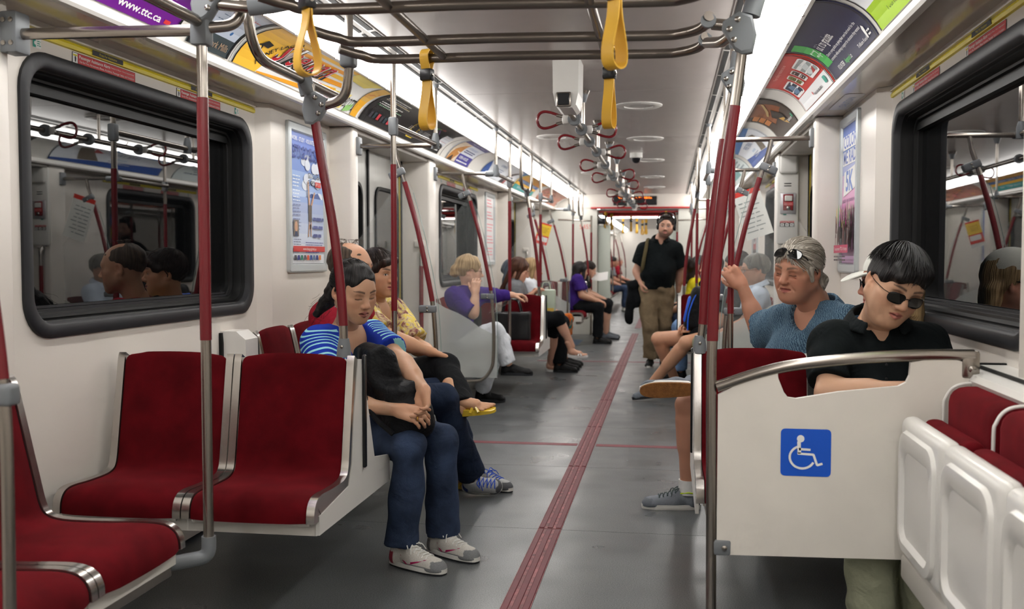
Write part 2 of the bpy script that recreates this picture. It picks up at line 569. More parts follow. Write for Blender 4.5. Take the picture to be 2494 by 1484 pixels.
def lamp_geo(sx, y0, y1, n=3, nv=6):
    """bulged diffuser with rounded ends"""
    a, b = Vector((1.000, 2.126)), Vector((.862, 2.182))
    nn = Vector((-.376, -.926))
    L = y1 - y0
    m = MB()
    loops = []
    ts = [0, .008, .025, .05, .08] + [.08 + .84 * k / n for k in range(1, n)] + [.92, .95, .975, .992, 1]
    for t in ts:
        yy = y0 + L * t
        e = min(1.0, min(t, 1 - t) / .07)
        bul = .064 * math.sqrt(max(0, 1 - (1 - e) ** 2))
        loops.append([(lambda q: (sx * q.x, yy, q.y))(a + (b - a) * (k / nv) + nn * (bul * (1 - abs(2 * k / nv - 1) ** 2.1))) for k in range(nv + 1)])
    loft(m, loops, True, False)
    return m

def side_lamps(sx, ys, name_side):
    for i, (a, b) in enumerate(zip(ys[:-1], ys[1:])):
        e = empty('ceiling_light', 'lit white ribbed lamp diffuser on the %s ceiling edge, %s' % (name_side, ORD[i] if i < len(ORD) else 'far'), 'ceiling light', 'lamps along the %s ceiling edge' % name_side)
        lamp_geo(sx, a + .004, b - .004).build('diffuser', M_LAMP, e)
        m = MB(); m.prism([(sx * x, z) for x, z in ((1.004, 2.13), (.86, 2.188), (.88, 2.235), (1.02, 2.20))], 'y', a, b)
        m.build('housing', M_RAIL, e)
        for yy in (a + .006, b - .006):
            m = MB(); pa, pb, nn_ = Vector((1.000, 2.124)), Vector((.862, 2.180)), Vector((-.376, -.926))
            m.tube([(sx * q.x, yy, q.y) for q in [pa + (pb - pa) * (k / 8) + nn_ * (.030 * (1 - abs(2 * k / 8 - 1) ** 2.1)) for k in range(9)]], .0045, 6); m.build('end_rim', M_LAMPEND, e)
        m = MB()
        for k in range(3):
            yy = a + (b - a) * (.12 + .38 * k)
            m.lathe([(.006, 0), (.006, -.004), (.001, -.006)], (sx * 1.006, yy, 2.118), n=8)
        m.build('screw', M_BOLT, e)['kind'] = 'stuff'
ORD = ['behind the camera', 'at the camera', 'above the nearest seats', 'second in view', 'third in view', 'fourth in view', 'fifth in view', 'sixth in view', 'seventh in view', 'eighth in view', 'ninth in view', 'tenth in view', 'eleventh in view', 'farthest in this car']
LY = [-3.0, -1.66, -.3, 1.06, 2.42, 3.78, 5.10, 6.48, 7.85, 9.2, 10.55, 11.9, 13.25, 14.55, 15.65]
wall_l = empty('wall_left', kind='structure')
wall_r = empty('wall_right', kind='structure')
for sx, wl, nm in ((-1, wall_l, 'left'), (1, wall_r, 'right')):
    side_shell(sx, CAR0, CAR1, wl)
    side_lamps(sx, LY, nm)

def panel(wall, sx, x, y0, y1, z0, z1, name='wall_panel', m=None, t=.03):
    o = MB()
    o.box(min(sx * x, sx * (x + t)), max(sx * x, sx * (x + t)), y0 + .0015, y1 - .0015, z0, z1)
    return o.build(name, m or M_WALL, wall)

def window(sx, y0, y1, n, wall, z0=WZ0, z1=WZ1, x=W):
    """wall panel with rounded opening, stepped rubber frame and dark pane"""
    P0, P1 = y0 - .155, y1 + .055
    bm = bmesh.new()
    outer = [(P0, .02), (P1, .02), (P1, ZS), (P0, ZS)]
    hole = rrect(y0 + .01, y1 - .01, z0 + .01, z1 - .01, .13)
    for loop in (outer, hole):
        vs = [bm.verts.new((sx * x, a, b)) for a, b in loop]
        for i in range(len(vs)): bm.edges.new((vs[i], vs[(i + 1) % len(vs)]))
    bmesh.ops.triangle_fill(bm, use_beauty=True, edges=bm.edges[:])
    m = MB(); m.bm(bm)
    m.build('window_panel', M_WALL, wall)
    w = empty('window_%d' % n, kind='structure')
    m = MB()
    prof = [(0, 0.004), (0, -.010), (.006, -.015), (.040, -.015), (.047, -.010), (.052, .012), (.055, .014), (.058, .028), (.064, .026), (.068, .040), (.070, .06), (.079, .062), (.082, .075), (.088, .078), (.090, .10)]
    loops = []
    for ins, dx in prof:
        loops.append([(sx * (x + dx), a, b) for a, b in rrect(y0 + ins, y1 - ins, z0 + ins, z1 - ins, max(.13 - ins * .75, .03))])
    loft(m, loops[:6]); m.build('frame', M_RUBBER2, w)
    m = MB(); loft(m, loops[5:]); m.build('gasket', M_RUBBER, w)
    m = MB(); lp = [(sx * (x + .095), a, b) for a, b in rrect(y0 + .086, y1 - .086, z0 + .086, z1 - .086, .06)]
    m.add(lp, [tuple(range(len(lp)))], False)
    m.build('pane', M_GLASS, w)
    # sliding sash bar along the top of the pane
    m = MB(); m.box(min(sx * (x + .07), sx * (x + .095)), max(sx * (x + .07), sx * (x + .095)), y0 + .09, y1 - .09, z1 - .118, z1 - .088)
    m.build('sash_bar', M_RUBBER, w)
    m = MB()
    for k in range(3):
        m.box(min(sx * (x + .062 + .01 * k), sx * (x + .066 + .01 * k)), max(sx * (x + .062 + .01 * k), sx * (x + .066 + .01 * k)), y0 + .10, y1 - .10, z0 + .07 + .011 * k, z0 + .079 + .011 * k)
    m.build('sill_channel', M_RUBBER2, w)['kind'] = 'stuff'
    return w

def alarm_set(wall, sx, y0, y1):
    """yellow press strip, two red alarm notices, two teal stickers above a window"""
    m = MB()
    m.prism([(sx * x, z) for x, z in ((W + .001, 1.898), (W - .010, 1.900), (W - .012, 1.912), (W - .006, 1.922), (W + .001, 1.924))], 'y', y0 - .05, y1 + .04)
    m.build('alarm_strip', M_YSTRIP, wall)
    m = MB()
    m.prism([(sx * x, z) for x, z in ((W + .001, 1.924), (W - .014, 1.926), (W - .014, 1.932), (W + .001, 1.934))], 'y', y0 - .05, y1 + .04)
    m.build('strip_channel', M_WALL2, wall)
    sgn = 1 if sx < 0 else -1      # reading direction along y
    for k, yc in enumerate((y0 + .49, y0 + 1.21)):
        fn = flat_fn((sx * (W - .0125), yc, 1.911), (0, sgn, 0), (0, 0, 1), (-sx, 0, 0))
        s = Sheet(fn)
        s.rect(-.098, .098, -.0085, .0085, M_BLACK)
        s.text('Press For Assistance', 0, 0, .012, M_YSTRIP, fit=.11)
        s.build(wall, 'strip_label')
        fn = flat_fn((sx * (W - .001), yc, 1.876), (0, sgn, 0), (0, 0, 1), (-sx, 0, 0))
        s = Sheet(fn)
        s.rect(-.200, .200, -.0185, .0185, M_BLACK)
        s.rect(-.168, .198, -.017, .017, M_SIGNRED)
        s.rect(-.198, -.170, -.0165, .0165, M_WHITE)
        s.rect(-.196, -.172, .006, .012, M_YSTRIP)
        s.poly([(-.187, -.013), (-.181, -.013), (-.178, .0), (-.184, .008), (-.188, .001)], M_BLACK)
        s.text('Passenger Assistance Alarm', -.162, .0065, .0165, M_WHITE, 'LEFT', fit=.19, bold=.012)
        s.text('Penalty for Misuse - Fine or Imprisonment', .034, .0065, .008, M_WHITE, 'LEFT', fit=.155)
        s.text('Use for Fire, Harassment, Illness, Accidents, Passenger Safety and Vandalism', -.162, -.0085, .011, M_WHITE, 'LEFT', fit=.35)
        s.build(wall, 'alarm_notice')
    for yc in (y0 + .10, y1 - .15):
        fn = flat_fn((sx * (W - .001), yc, 1.881), (0, sgn, 0), (0, 0, 1), (-sx, 0, 0))
        s = Sheet(fn)
        s.rect(-.022, .022, -.015, .015, M_WHITE)
        s.rect(-.021, -.005, -.014, .014, M_GREEN)
        s.disc(-.008, 0, .006, M_WHITE)
        s.lines(.001, .02, -.01, .01, 3, M_GREEN, 3)
        s.build(wall, 'sticker')

def pillar(wall, sx, y0, y1, x=WPIL):
    m = MB(); m.bbox(min(sx * x, sx * 1.56), max(sx * x, sx * 1.56), y0, y1, 0.0, ZS - .001, .018, 3)
    return m.build('door_pillar', M_WALL, wall)

def bay(sx, d, nwin, wall, far=False):
    """one wall bay: window, bevel, poster panel, pillar; then the doorway beyond it. d = offset along the car"""
    window(sx, 2.82 + d, 4.55 + d, nwin, wall)
    alarm_set(wall, sx, 2.82 + d, 4.55 + d)
    m = MB(); m.prism([(sx * a, b) for a, b in ((W, 4.605 + d), (WP, 4.665 + d), (WP + .04, 4.68 + d), (W + .04, 4.61 + d))], 'z', 0.02, ZS - .001)
    m.build('wall_bevel', M_WALL, wall)
    panel(wall, sx, WP, 4.665 + d, 5.53 + d, .02, ZS - .001, 'poster_panel')
    pillar(wall, sx, 5.525 + d, 5.635 + d)

def doorway(sx, d, n, wall):
    y0, y1 = 5.635 + d, 7.385 + d
    dr = empty('door_%d' % n, kind='structure')
    mid = (y0 + y1) / 2
    for a, b in ((y0, mid - .006), (mid + .006, y1)):
        m = MB()
        bm = bmesh.new()
        outer = [(a, .02), (b, .02), (b, 1.93), (a, 1.93)]
        hole = rrect(a + .16, b - .12, .86, 1.70, .10)
        for loop in (outer, hole):
            vs = [bm.verts.new((sx * 1.50, p, q)) for p, q in loop]
            for i in range(len(vs)): bm.edges.new((vs[i], vs[(i + 1) % len(vs)]))
        bmesh.ops.triangle_fill(bm, use_beauty=True, edges=bm.edges[:])
        m.bm(bm)
        leaf = m.build('door_leaf', M_DOOR, dr)
        m = MB()
        lo = []
        for ins, dx in ((0, -.004), (.0, -.012), (.022, -.012), (.026, .012)):
            lo.append([(sx * (1.50 + dx), p, q) for p, q in rrect(a + .16 + ins, b - .12 - ins, .86 + ins, 1.70 - ins, .10 - ins * .6)])
        loft(m, lo); m.build('window_seal', M_RUBBER, leaf)
        m = MB(); lp = [(sx * 1.51, p, q) for p, q in rrect(a + .18, b - .14, .88, 1.68, .085)]
        m.add(lp, [tuple(range(len(lp)))], False); m.build('pane', M_GLASS2, leaf)
    for yy in (mid, y1 - .035):
        m = MB(); m.box(min(sx * 1.488, sx * 1.5), max(sx * 1.488, sx * 1.5), yy - .014, yy + .014, .02, 1.93)
        m.build('rubber_edge', M_RUBBER, dr)
    for yy in (y1 - .075,):
        m = MB(); m.box(min(sx * 1.492, sx * 1.5), max(sx * 1.492, sx * 1.5), yy - .010, yy + .010, .02, 1.93)
        m.build('hazard_edge', mat('hazard_yellow', srgb(170, 150, 40), .5), dr)
    m = MB(); m.box(min(sx * 1.30, sx * 1.56), max(sx * 1.30, sx * 1.56), y0, y1, 1.93, ZS - .001)
    m.build('door_header', M_WALL, dr)
    m = MB(); m.box(min(sx * 1.40, sx * 1.52), max(sx * 1.40, sx * 1.52), y0, y1, 0.0, .006)
    m.build('door_sill', M_STEEL, dr)
    # far pillar with the recessed grab handle
    p = pillar(wall, sx, 7.385 + d, 7.60 + d)
    m = MB(); m.bbox(min(sx * 1.315, sx * 1.40), max(sx * 1.315, sx * 1.40), 7.36 + d, 7.39 + d, 1.28, 1.335, .012, 2)
    m.build('handle_hood', M_WALL, wall)
    xg = sx * 1.335
    m = MB(); m.cur = 0
    m.tube(fillet([(xg, 7.385 + d, 1.30), (xg, 7.33 + d, 1.27), (xg, 7.33 + d, .62), (xg, 7.385 + d, .58)], .05), .015)
    m.cur = 1
    m.tube([(xg, 7.33 + d, 1.14), (xg, 7.33 + d, .66)], .0165)
    m.build('grab_handle', [M_CHROME, M_REDP], wall)
    panel(wall, sx, W, 7.60 + d, 8.365 + d, .02, ZS, 'wall_panel')

nw = 1
for sx, wl in ((-1, wall_l), (1, wall_r)):
    panel(wl, sx, W, CAR0, 2.664, .02, ZS)
    # pilaster beside the nearest window
    m = MB(); m.bbox(min(sx * 1.405, sx * 1.5), max(sx * 1.405, sx * 1.5), 2.47, 2.69 if sx < 0 else 2.745, .02, ZS - .001, .014, 2); m.build('pilaster', M_WALL, wl)
    for d in (0.0, PER):
        bay(sx, d, nw, wl)
        doorway(sx, d, nw, wl)
        nw += 1
    # end bay
    panel(wl, sx, W, 7.60 + PER + .765, CAR1, .02, ZS)

# ------------------------------------------------------------------ end of the car, gangway, next car
wall_end = empty('wall_end', kind='structure')
m = MB(); m.box(-.95, .95, CAR1, CAR1 + .03, 1.985, ZC + .02); m.build('end_header', M_WALL, wall_end)
for x0, x1, nm in ((-1.50, -.60, 'left'), (.66, 1.50, 'right')):
    m = MB(); m.box(x0, x1, CAR1, CAR1 + .04, 0.0, 1.99); m.build('end_panel', mat('end_panel_white', srgb(224, 224, 216), .4), wall_end)
for sx in (-1, 1):
    m = MB(); m.box(min(sx * .9, sx * 1.5), max(sx * .9, sx * 1.5), CAR1 + .001, CAR1 + .03, 1.96, 2.25); m.build('end_corner', M_WALL, wall_end)
for x in (-.40, .42):
    m = MB(); m.box(x - .003, x + .003, CAR1 - .002, CAR1, 1.99, 2.19); m.build('header_seam', M_RAIL, wall_end)
s = Sheet(flat_fn((-.78, CAR1 - .001, 1.69), (1, 0, 0), (0, 0, 1), (0, -1, 0)))
s.text('5455', 0, 0, .10, mat('pale_red_number', srgb(232, 120, 110), .5), bold=.0)
s.build(wall_end, 'car_number')
m = MB(); m.bbox(-.60, -.40, CAR1 + .10, CAR1 + .22, 0.0, 1.72, .02, 2); m.build('gangway_post', mat('pale_green_white', srgb(206, 214, 204), .35), wall_end)
m = MB(); m.bbox(-.585, -.47, CAR1 + .02, CAR1 + .12, 1.735, 1.83, .012, 2); m.build('gangway_camera_box', M_BLACKP, wall_end)
m = MB(); m.bbox(.50, .66, CAR1 + .10, CAR1 + .22, 0.0, 1.72, .02, 2); m.build('gangway_post', MATS['pale_green_white'], wall_end)
# message sign
sg = empty('message_sign', 'black scrolling message sign with orange letters at the car end', 'sign', loc=(0, 0, 0))
m = MB(); m.bbox(-.345, .325, CAR1 - .03, CAR1 + .005, 2.025, 2.165, .006, 1); m.build('sign_body', M_BLACKP, sg)
s = Sheet(flat_fn((-.01, CAR1 - .031, 2.135), (1, 0, 0), (0, 0, 1), (0, -1, 0)))
M_LED = mat('orange_led_letters', srgb(255, 120, 30), .5, emit=(1.0, .22, .02), estr=2.2)
s.text('W Rush to St. Mills', 0, .002, .045, M_LED, fit=.52, bold=.01)
s.build(sg, 'led_letters')
# red header rails at the car end
for z, y, x0, x1 in ((1.985, CAR1 - .02, -.70, .86), (1.93, CAR1 + .12, -.58, .74)):
    m = MB(); m.bbox(x0, x1, y - .03, y + .03, z - .014, z + .014, .008, 2); m.build('red_header_trim', mat('bright_red_trim', srgb(178, 32, 34), .3), wall_end)
# gangway
gang = empty('wall_gangway', kind='structure')
for sx in (-1, 1):
    for k in range(6):
        yy = CAR1 + .25 + k * .19
        m = MB(); m.bbox(min(sx * .74, sx * .80), max(sx * .74, sx * .80), yy, yy + .15, 0, 1.95, .02, 2); m.build('bellows_fold', mat('gangway_grey', srgb(196, 198, 196), .5), gang)
m = MB(); m.box(-.8, .8, CAR1 + .15, NEXT0, 1.93, 1.97); m.build('gangway_roof', M_CEIL, gang)
for y in (CAR1 + .55, CAR1 + 1.2):
    m = MB(); m.bbox(-.55, .62, y - .03, y + .03, 1.885, 1.93, .008, 2); m.build('gangway_rail', MATS['bright_red_trim'], gang)
m = MB(); m.bbox(-.42, .6, CAR1 + .95, CAR1 + 1.03, 1.865, 1.885, .006, 1); m.build('gangway_lamp', M_LAMP, gang)

# the car beyond
wl2 = empty('wall_next_left', kind='structure'); wr2 = empty('wall_next_right', kind='structure')
c2 = empty('ceiling_next', kind='structure')
m = MB(); m.box(-.765, .765, NEXT0, NEXT1, ZC, ZC + .02); m.build('ceiling_panel', M_CEIL, c2)
for sx in (-1, 1):
    m = MB(); m.box(min(sx * .75, sx * 1.5), max(sx * .75, sx * 1.5), NEXT0, NEXT0 + .03, 0, 2.2); m.build('end_panel', M_WALL, wl2 if sx < 0 else wr2)
m = MB(); m.box(-1.5, 1.5, NEXT1, NEXT1 + .03, 0, 2.2); m.build('end_wall', M_WALL, c2)
m = MB(); m.box(-1.6, 1.6, CAR0 - .03, CAR0, 0, 2.25); o = m.build('wall_added_for_light', M_WALL); o['kind'] = 'structure'  # unseen closing wall, added behind the camera to keep the light in
nw = 7
for sx, wl in ((-1, wl2), (1, wr2)):
    side_shell(sx, NEXT0, NEXT1, wl)
    for k in range(4):
        a = NEXT0 + .1 + k * 4.3
        lamp_geo(sx, a, a + 4.2).build('lamp_diffuser', M_LAMP, wl)
    panel(wl, sx, W, NEXT0, 18.2, .02, ZS)
    for k in range(3):
        d = 18.2 - 2.664 + k * 5.7
        y0 = 2.82 + d
        window(sx, y0, y0 + 1.73, nw, wl); nw += 1
        panel(wl, sx, WP, y0 + 1.785, y0 + 2.7, .02, ZS)
        pillar(wl, sx, y0 + 2.7, y0 + 2.82)
        panel(wl, sx, 1.5, y0 + 2.82, y0 + 4.6, .02, ZS, m=M_DOOR)
        pillar(wl, sx, y0 + 4.6, y0 + 4.8)
        panel(wl, sx, W, y0 + 4.8, y0 + 5.55, .02, ZS)
# ------------------------------------------------------------------ seats
SEATP = [(-.004, .862), (.004, .845), (.014, .80), (.036, .68), (.060, .55), (.070, .50), (.082, .472), (.105, .458), (.15, .452), (.25, .453), (.33, .457), (.372, .452), (.394, .436), (.404, .412), (.406, .385)]

def prof_dense(P, n=4):
    return [(p.x, p.y) for p in bez([(a, b, 0) for a, b in P], n)]

def seat_ribbon(prof, half, h_in, h_out, crown=0.0, nx=8, topround=0.0, x0=0.0):
    """solid strip following the seat profile. returns MB in local (x across, u forward, z)"""
    P = [Vector(p) for p in prof]
    N = len(P)
    m = MB()
    top, bot = [], []
    for i, p in enumerate(P):
        t = (P[min(N - 1, i + 1)] - P[max(0, i - 1)]).normalized()
        n = Vector((-t.y, t.x))
        w = half
        d = i / (N - 1)
        if topround:
            e = min(1, (i / N) / .10)
            w = half - topround * (1 - math.sqrt(max(0, 1 - (1 - e) ** 2)))
        rt, rb = [], []
        for k in range(nx + 1):
            s = 2 * k / nx - 1
            edge = min(1.0, (1 - abs(s)) / .12)
            c = h_out * math.sqrt(max(0, 1 - (1 - edge) ** 2)) if crown else h_out
            c += crown * (1 - s * s)
            q = p + n * c
            rt.append((x0 + s * w, q.x, q.y))
            q = p - n * h_in
            rb.append((x0 + s * w, q.x, q.y))
        top.append(rt); bot.append(rb)
    loops = [rt + rb[::-1] for rt, rb in zip(top, bot)]
    loft(m, loops, True, True)
    n = len(loops[0])
    o = len(m.v) - n * len(loops)
    m.f.append(tuple(o + k for k in range(n))); m.mi.append(0); m.sm.append(False)
    m.f.append(tuple(o + (len(loops) - 1) * n + k for k in reversed(range(n)))); m.mi.append(0); m.sm.append(False)
    return m

_PD = prof_dense(SEATP, 3)
def place(m, M):
    m.v = [tuple(M @ Vector(p)) for p in m.v]
    return m

def seat(parent, M, deep=(False, False), su=1.0, half=.186):
    """fabric pad and two polished edge rails; M maps local (across, forward, up) to world"""
    P = [(a * su, b) for a, b in _PD]
    place(seat_ribbon(P, half - .002, .012, .009, .010, 8, .05), M).build('seat_pad', M_FAB, parent)
    for sd, dp in zip((-1, 1), deep):
        place(seat_ribbon(P, .013, .055 if dp else .022, .005, 0, 2, 0, sd * (half + .014)), M).build('edge_rail', M_CHROME, parent)
    Q = [(a * su - .016, b - .012) for a, b in _PD]
    place(seat_ribbon(Q, half + .004, .006, .002, 0, 2), M).build('shell', M_BOXW, parent)

def pair(sx, yb, x0, x1, label, grp, d=0):
    """two cross seats facing the camera; back top at y=yb, from wall x1 to aisle x0 (absolute)"""
    e = empty('double_bench', label, 'seat', grp)
    w = abs(x1 - x0) / 2
    for k in (0, 1):
        xc = sx * (x0 + w * (k + .5))
        M = Matrix(((1, 0, 0, xc), (0, -1, 0, yb), (0, 0, 1, 0), (0, 0, 0, 1)))
        ais = (k == 0)
        seat(e, M, deep=((sx > 0 and ais), (sx < 0 and ais)), half=w / 2 - .029)
    lo, hi = min(sx * x0, sx * x1), max(sx * x0, sx * x1)
    m = MB(); m.prism([(yb - .36, .335), (yb + .42, .335), (yb + .42, .42), (yb + .20, .46), (yb + .065, .84), (yb + .03, .848), (yb - .03, .66), (yb - .055, .50), (yb - .09, .435), (yb - .36, .405)], 'x', lo + .035, hi - .012 if sx < 0 else hi - .035)
    m.build('seat_box', M_BOXW, e)
    xa = sx * x0
    m = MB(); m.prism([(yb - .37, .340), (yb + .42, .340), (yb + .42, .44), (yb + .22, .47), (yb + .075, .845), (yb + .03, .85), (yb - .02, .66), (yb - .045, .50), (yb - .08, .430), (yb - .37, .40)], 'x', min(xa, xa - sx * -.012), max(xa, xa - sx * -.012))
    m.build('end_panel', M_WPLAST, e)
    m = MB(); m.bbox(min(xa, xa - sx * .008), max(xa, xa - sx * .008) + .004, yb + .072, yb + .092, .46, .86, .003, 1)
    m.build('black_trim', M_BLACKP, e)
    for k in range(7):
        xx = lo + .1 + (hi - lo - .2) * k / 6
        m = MB(); m.box(xx - .02, xx + .02, yb - .3625, yb - .36, .388, .393); m.build('vent_notch', M_DARK, e)
    return e

def long_seats(sx, ys, xb, xf, label, grp, zoff=0):
    """wall seats facing the aisle, one per pair of ys"""
    out = []
    su = abs(xb - xf) / .41
    for i in range(len(ys) - 1):
        a, b = ys[i], ys[i + 1]
        e = empty('passenger_chair', label % ORDN[i] if '%s' in label else label, 'seat', grp)
        yc = (a + b) / 2
        M = Matrix(((0, -sx, 0, sx * xb), (sx if sx < 0 else 1, 0, 0, yc), (0, 0, 1, 0), (0, 0, 0, 1)))
        seat(e, M, su=su, half=(b - a) / 2 - .029)
        lo, hi = sorted((sx * (xb + .06), sx * (xf + .03)))
        m = MB(); m.box(lo, hi, a + .002, b - .002, .335, .405); m.build('seat_box', M_BOXW, e)
        lo, hi = sorted((sx * (xb + .01), sx * (xb + .05)))
        m = MB(); m.box(lo, hi, a + .002, b - .002, .335, .80); m.build('back_box', M_BOXW, e)
        m = MB()
        lo, hi = sorted((sx * (xf + .045), sx * (xf + .11)))
        m.box(lo, hi, a, b, .30, .335); m.build('under_rail', M_STEEL, e)
        out.append(e)
    return out
ORDN = ['nearest', 'second', 'third', 'fourth', 'fifth', 'sixth']

G_P = 'pairs of red cross seats facing the camera'
pair(-1, 3.29, .552, 1.43, 'pair of empty red velour seats facing the camera on the left, in the foreground', G_P)
pair(1, 3.74, .605, 1.475, 'pair of red velour seats facing the camera behind the blue wheelchair sign panel', G_P)
pair(-1, 8.99, .60, 1.44, 'pair of red velour seats facing the camera holding the black tote bag', G_P)
pair(1, 9.44, .60, 1.44, 'pair of red velour seats behind the man with the backpack on the right', G_P)
pair(-1, 14.45, .66, 1.44, 'far left pair of red seats behind the woman with long black hair', G_P)

G_L = 'red wall seats facing the aisle'
long_seats(-1, [1.73, 2.165, 2.60], 1.35, .83, 'red velour wall seat at the bottom left corner, %s to the camera', G_L)
long_seats(-1, [4.34, 4.775, 5.21, 5.50], 1.37, .88, 'red velour wall seat behind the woman in stripes, %s of that row', G_L)
long_seats(1, [4.25, 4.685, 5.12, 5.50], 1.39, .90, 'red velour wall seat behind the grey haired man, %s of that row', G_L)
long_seats(-1, [7.66, 8.09, 8.52], 1.38, .88, 'red velour wall seat under the woman in purple, %s of that row', G_L)
long_seats(1, [7.66, 8.09, 8.52, 8.95], 1.38, .88, 'red velour wall seat beyond the right door, %s of that row', G_L)
long_seats(-1, [9.75, 10.18, 10.61, 11.04], 1.38, .88, 'red velour wall seat under the women beyond the tote bag, %s of that row', G_L)
long_seats(1, [10.3, 10.73, 11.1], 1.38, .88, 'red velour wall seat in the far right row, %s of that row', G_L)
# bench behind the foreground pair that carries the woman in stripes
e = empty('short_bench', 'red bench seat under the woman in the striped top', 'seat')
m = MB(); m.bbox(-1.38, -.80, 3.76, 4.13, .40, .455, .02, 2); m.build('seat_pad', M_FAB, e)
m = MB(); m.box(-1.36, -.83, 3.78, 4.12, .335, .40); m.build('seat_box', M_BOXW, e)
e = empty('short_bench', 'red bench seat under the woman in the white cap', 'seat')
m = MB(); m.bbox(.92, 1.39, 4.18, 4.24, .40, .455, .02, 2); m.build('seat_pad', M_FAB, e)
m = MB(); m.box(.95, 1.37, 4.19, 4.23, .335, .40); m.build('seat_box', M_BOXW, e)

# white heater box at the start of the left row, with black seal
e = empty('heater_cover', 'white sloped heater cover with black seal before the left wall seats', 'cover')
m = MB(); m.prism([(-1.475, .872), (-1.40, .872), (-1.355, .835), (-1.345, .36), (-1.475, .36)], 'y', 4.20, 4.335)
m.build('body', M_WPLAST, e)
m = MB(); m.prism([(-1.474, .865), (-1.462, .865), (-1.458, .82), (-1.458, .36), (-1.474, .36)], 'y', 4.185, 4.20); m.build('seal', M_RUBBER, e)
m = MB(); m.prism([(-1.46, .84), (-1.40, .84), (-1.385, .40), (-1.46, .40)], 'y', 4.335, 4.345); m.build('seal', M_RUBBER, e)

# end ledge along the right wall with black seal
e = empty('wall_ledge', 'white ledge with black seal along the right wall beside the fold-up seats', 'ledge')
m = MB(); m.prism([(1.474, .885), (1.40, .886), (1.345, .878), (1.335, .862), (1.35, .82), (1.474, .82)], 'y', 1.2, 3.02); m.build('body', M_WPLAST, e)
m = MB(); m.box(1.40, 1.474, 2.62, 3.04, .8865, .892); m.build('access_lid', M_WPLAST, e)
m = MB(); m.box(1.392, 1.474, 3.04, 3.055, .82, .897); m.build('seal', M_RUBBER, e)
m = MB(); m.box(1.388, 1.396, 2.60, 3.05, .886, .894); m.build('seal', M_RUBBER, e)

# fold-up seats on the right
for i, (a, b) in enumerate(((2.475, 2.885), (2.045, 2.455), (1.615, 2.025))):
    e = empty('folding_chair', 'white folded-up seat pan with red cushion at lower right, %s the wheelchair panel' % ('next to', 'second from', 'third from')[i], 'seat', 'folded seats along the right wall')
    m = MB(); m.bbox(1.150, 1.205, a, b, .385, .765, .026, 4); pan = m.build('seat_pan', M_WPLAST, e)
    # moulded raised border on the pan
    m = MB()
    lo = []
    for ins, dx in ((.000, 0.0), (.004, -.010), (.026, -.012), (.036, -.003), (.040, .004)):
        lo.append([(1.150 + dx, p, q) for p, q in rrect(a + .026 + ins, b - .026 - ins, .405 + ins, .735 - ins * 1.6, max(.06 - ins * .6, .02))])
    loft(m, lo); m.build('raised_border', M_WPLAST, pan)
    m = MB(); m.bbox(1.206, 1.262, a + .012, b - .012, .40, .760, .022, 3); m.build('cushion', M_FAB, e)
    m = MB(); m.bbox(1.268, 1.40, a - .008, b + .008, .40, .852, .045, 4); bk = m.build('backrest', M_FAB, e)
    m = MB()
    m.tube(bez([(1.266 + .04, b + .010, .40), (1.268, b + .010, .46), (1.266, b + .010, .76), (1.272, b + .010, .815), (1.300, b + .010, .848), (1.36, b + .010, .858)], 5), .0045, 8)
    m.build('white_piping', M_WPLAST, bk)
    for yy in (a + .03, b - .03):
        m = MB(); m.tube([(1.165, yy, .40), (1.165, yy, .50)], .014, 10); m.build('hinge_arm', M_WPLAST, e)
m = MB(); m.bbox(1.16, 1.42, 1.2, 2.90, .30, .375, .012, 2)
tag(m.build('seat_support_rail', M_BOXW), 'white support rail under the folded seats at lower right', 'rail')
# ------------------------------------------------------------------ wheelchair screen panel (right foreground)
YP = 2.92
e = empty('screen_panel', 'off-white screen panel with blue wheelchair sign and steel top rail', 'panel')
RAILP = [(.650, .828), (.771, .871), (.884, .898), (1.052, .918), (1.218, .929), (1.350, .931)]
rl = bez([(a, YP, b) for a, b in RAILP], 8)
outline = [(.654, .806), (.654, .340), (1.345, .352), (1.345, .905)] + [(a, b - .012) for a, b in ((1.30, .930), (1.218, .928))]
cut = [(1.181, .908), (1.179, .872), (1.170, .852), (1.150, .841), (.990, .822), (.872, .800), (.850, .803), (.838, .818), (.822, .858), (.820, .880)]
poly = outline + cut + [(.771, .860), (.700, .833)]
bm = bmesh.new()
for yy in (YP - .009, YP + .009):
    vs = [bm.verts.new((a, yy, b)) for a, b in poly]
    for i in range(len(vs)): bm.edges.new((vs[i], vs[(i + 1) % len(vs)]))
bm.verts.ensure_lookup_table(); bm.edges.ensure_lookup_table()
n = len(poly)
bmesh.ops.triangle_fill(bm, use_beauty=True, edges=bm.edges[:n])
bm.edges.ensure_lookup_table()
ed2 = [q for q in bm.edges if all(abs(v.co.y - (YP + .009)) < 1e-5 for v in q.verts)]
bmesh.ops.triangle_fill(bm, use_beauty=True, edges=ed2)
bm.verts.ensure_lookup_table()
for i in range(n):
    j = (i + 1) % n
    bm.faces.new((bm.verts[i], bm.verts[j], bm.verts[n + j], bm.verts[n + i]))
m = MB(); m.bm(bm); m.build('board', mat('scuffed_off_white', srgb(226, 221, 212), .42, noise=.035, nscale=7), e)
m = MB(); m.tube(rl, .0165, 14); m.build('top_rail', M_STEEL, e)
m = MB(); m.bbox(1.315, 1.365, YP - .014, YP + .014, .865, .945, .010, 2); m.build('rail_bracket', M_STEEL, e)
m = MB(); m.lathe([(.010, 0), (.010, -.004), (.001, -.008)], (1.342, YP - .014, .893), 'y', 12); m.build('bolt', M_BOLT, e)
m = MB(); m.bbox(.632, .695, YP - .013, YP + .013, .338, .384, .007, 2); m.build('lower_clamp', M_CAST, e)
m = MB(); m.lathe([(.008, 0), (.008, -.004), (.001, -.007)], (.676, YP - .013, .361), 'y', 12); m.build('bolt', M_BOLT, e)
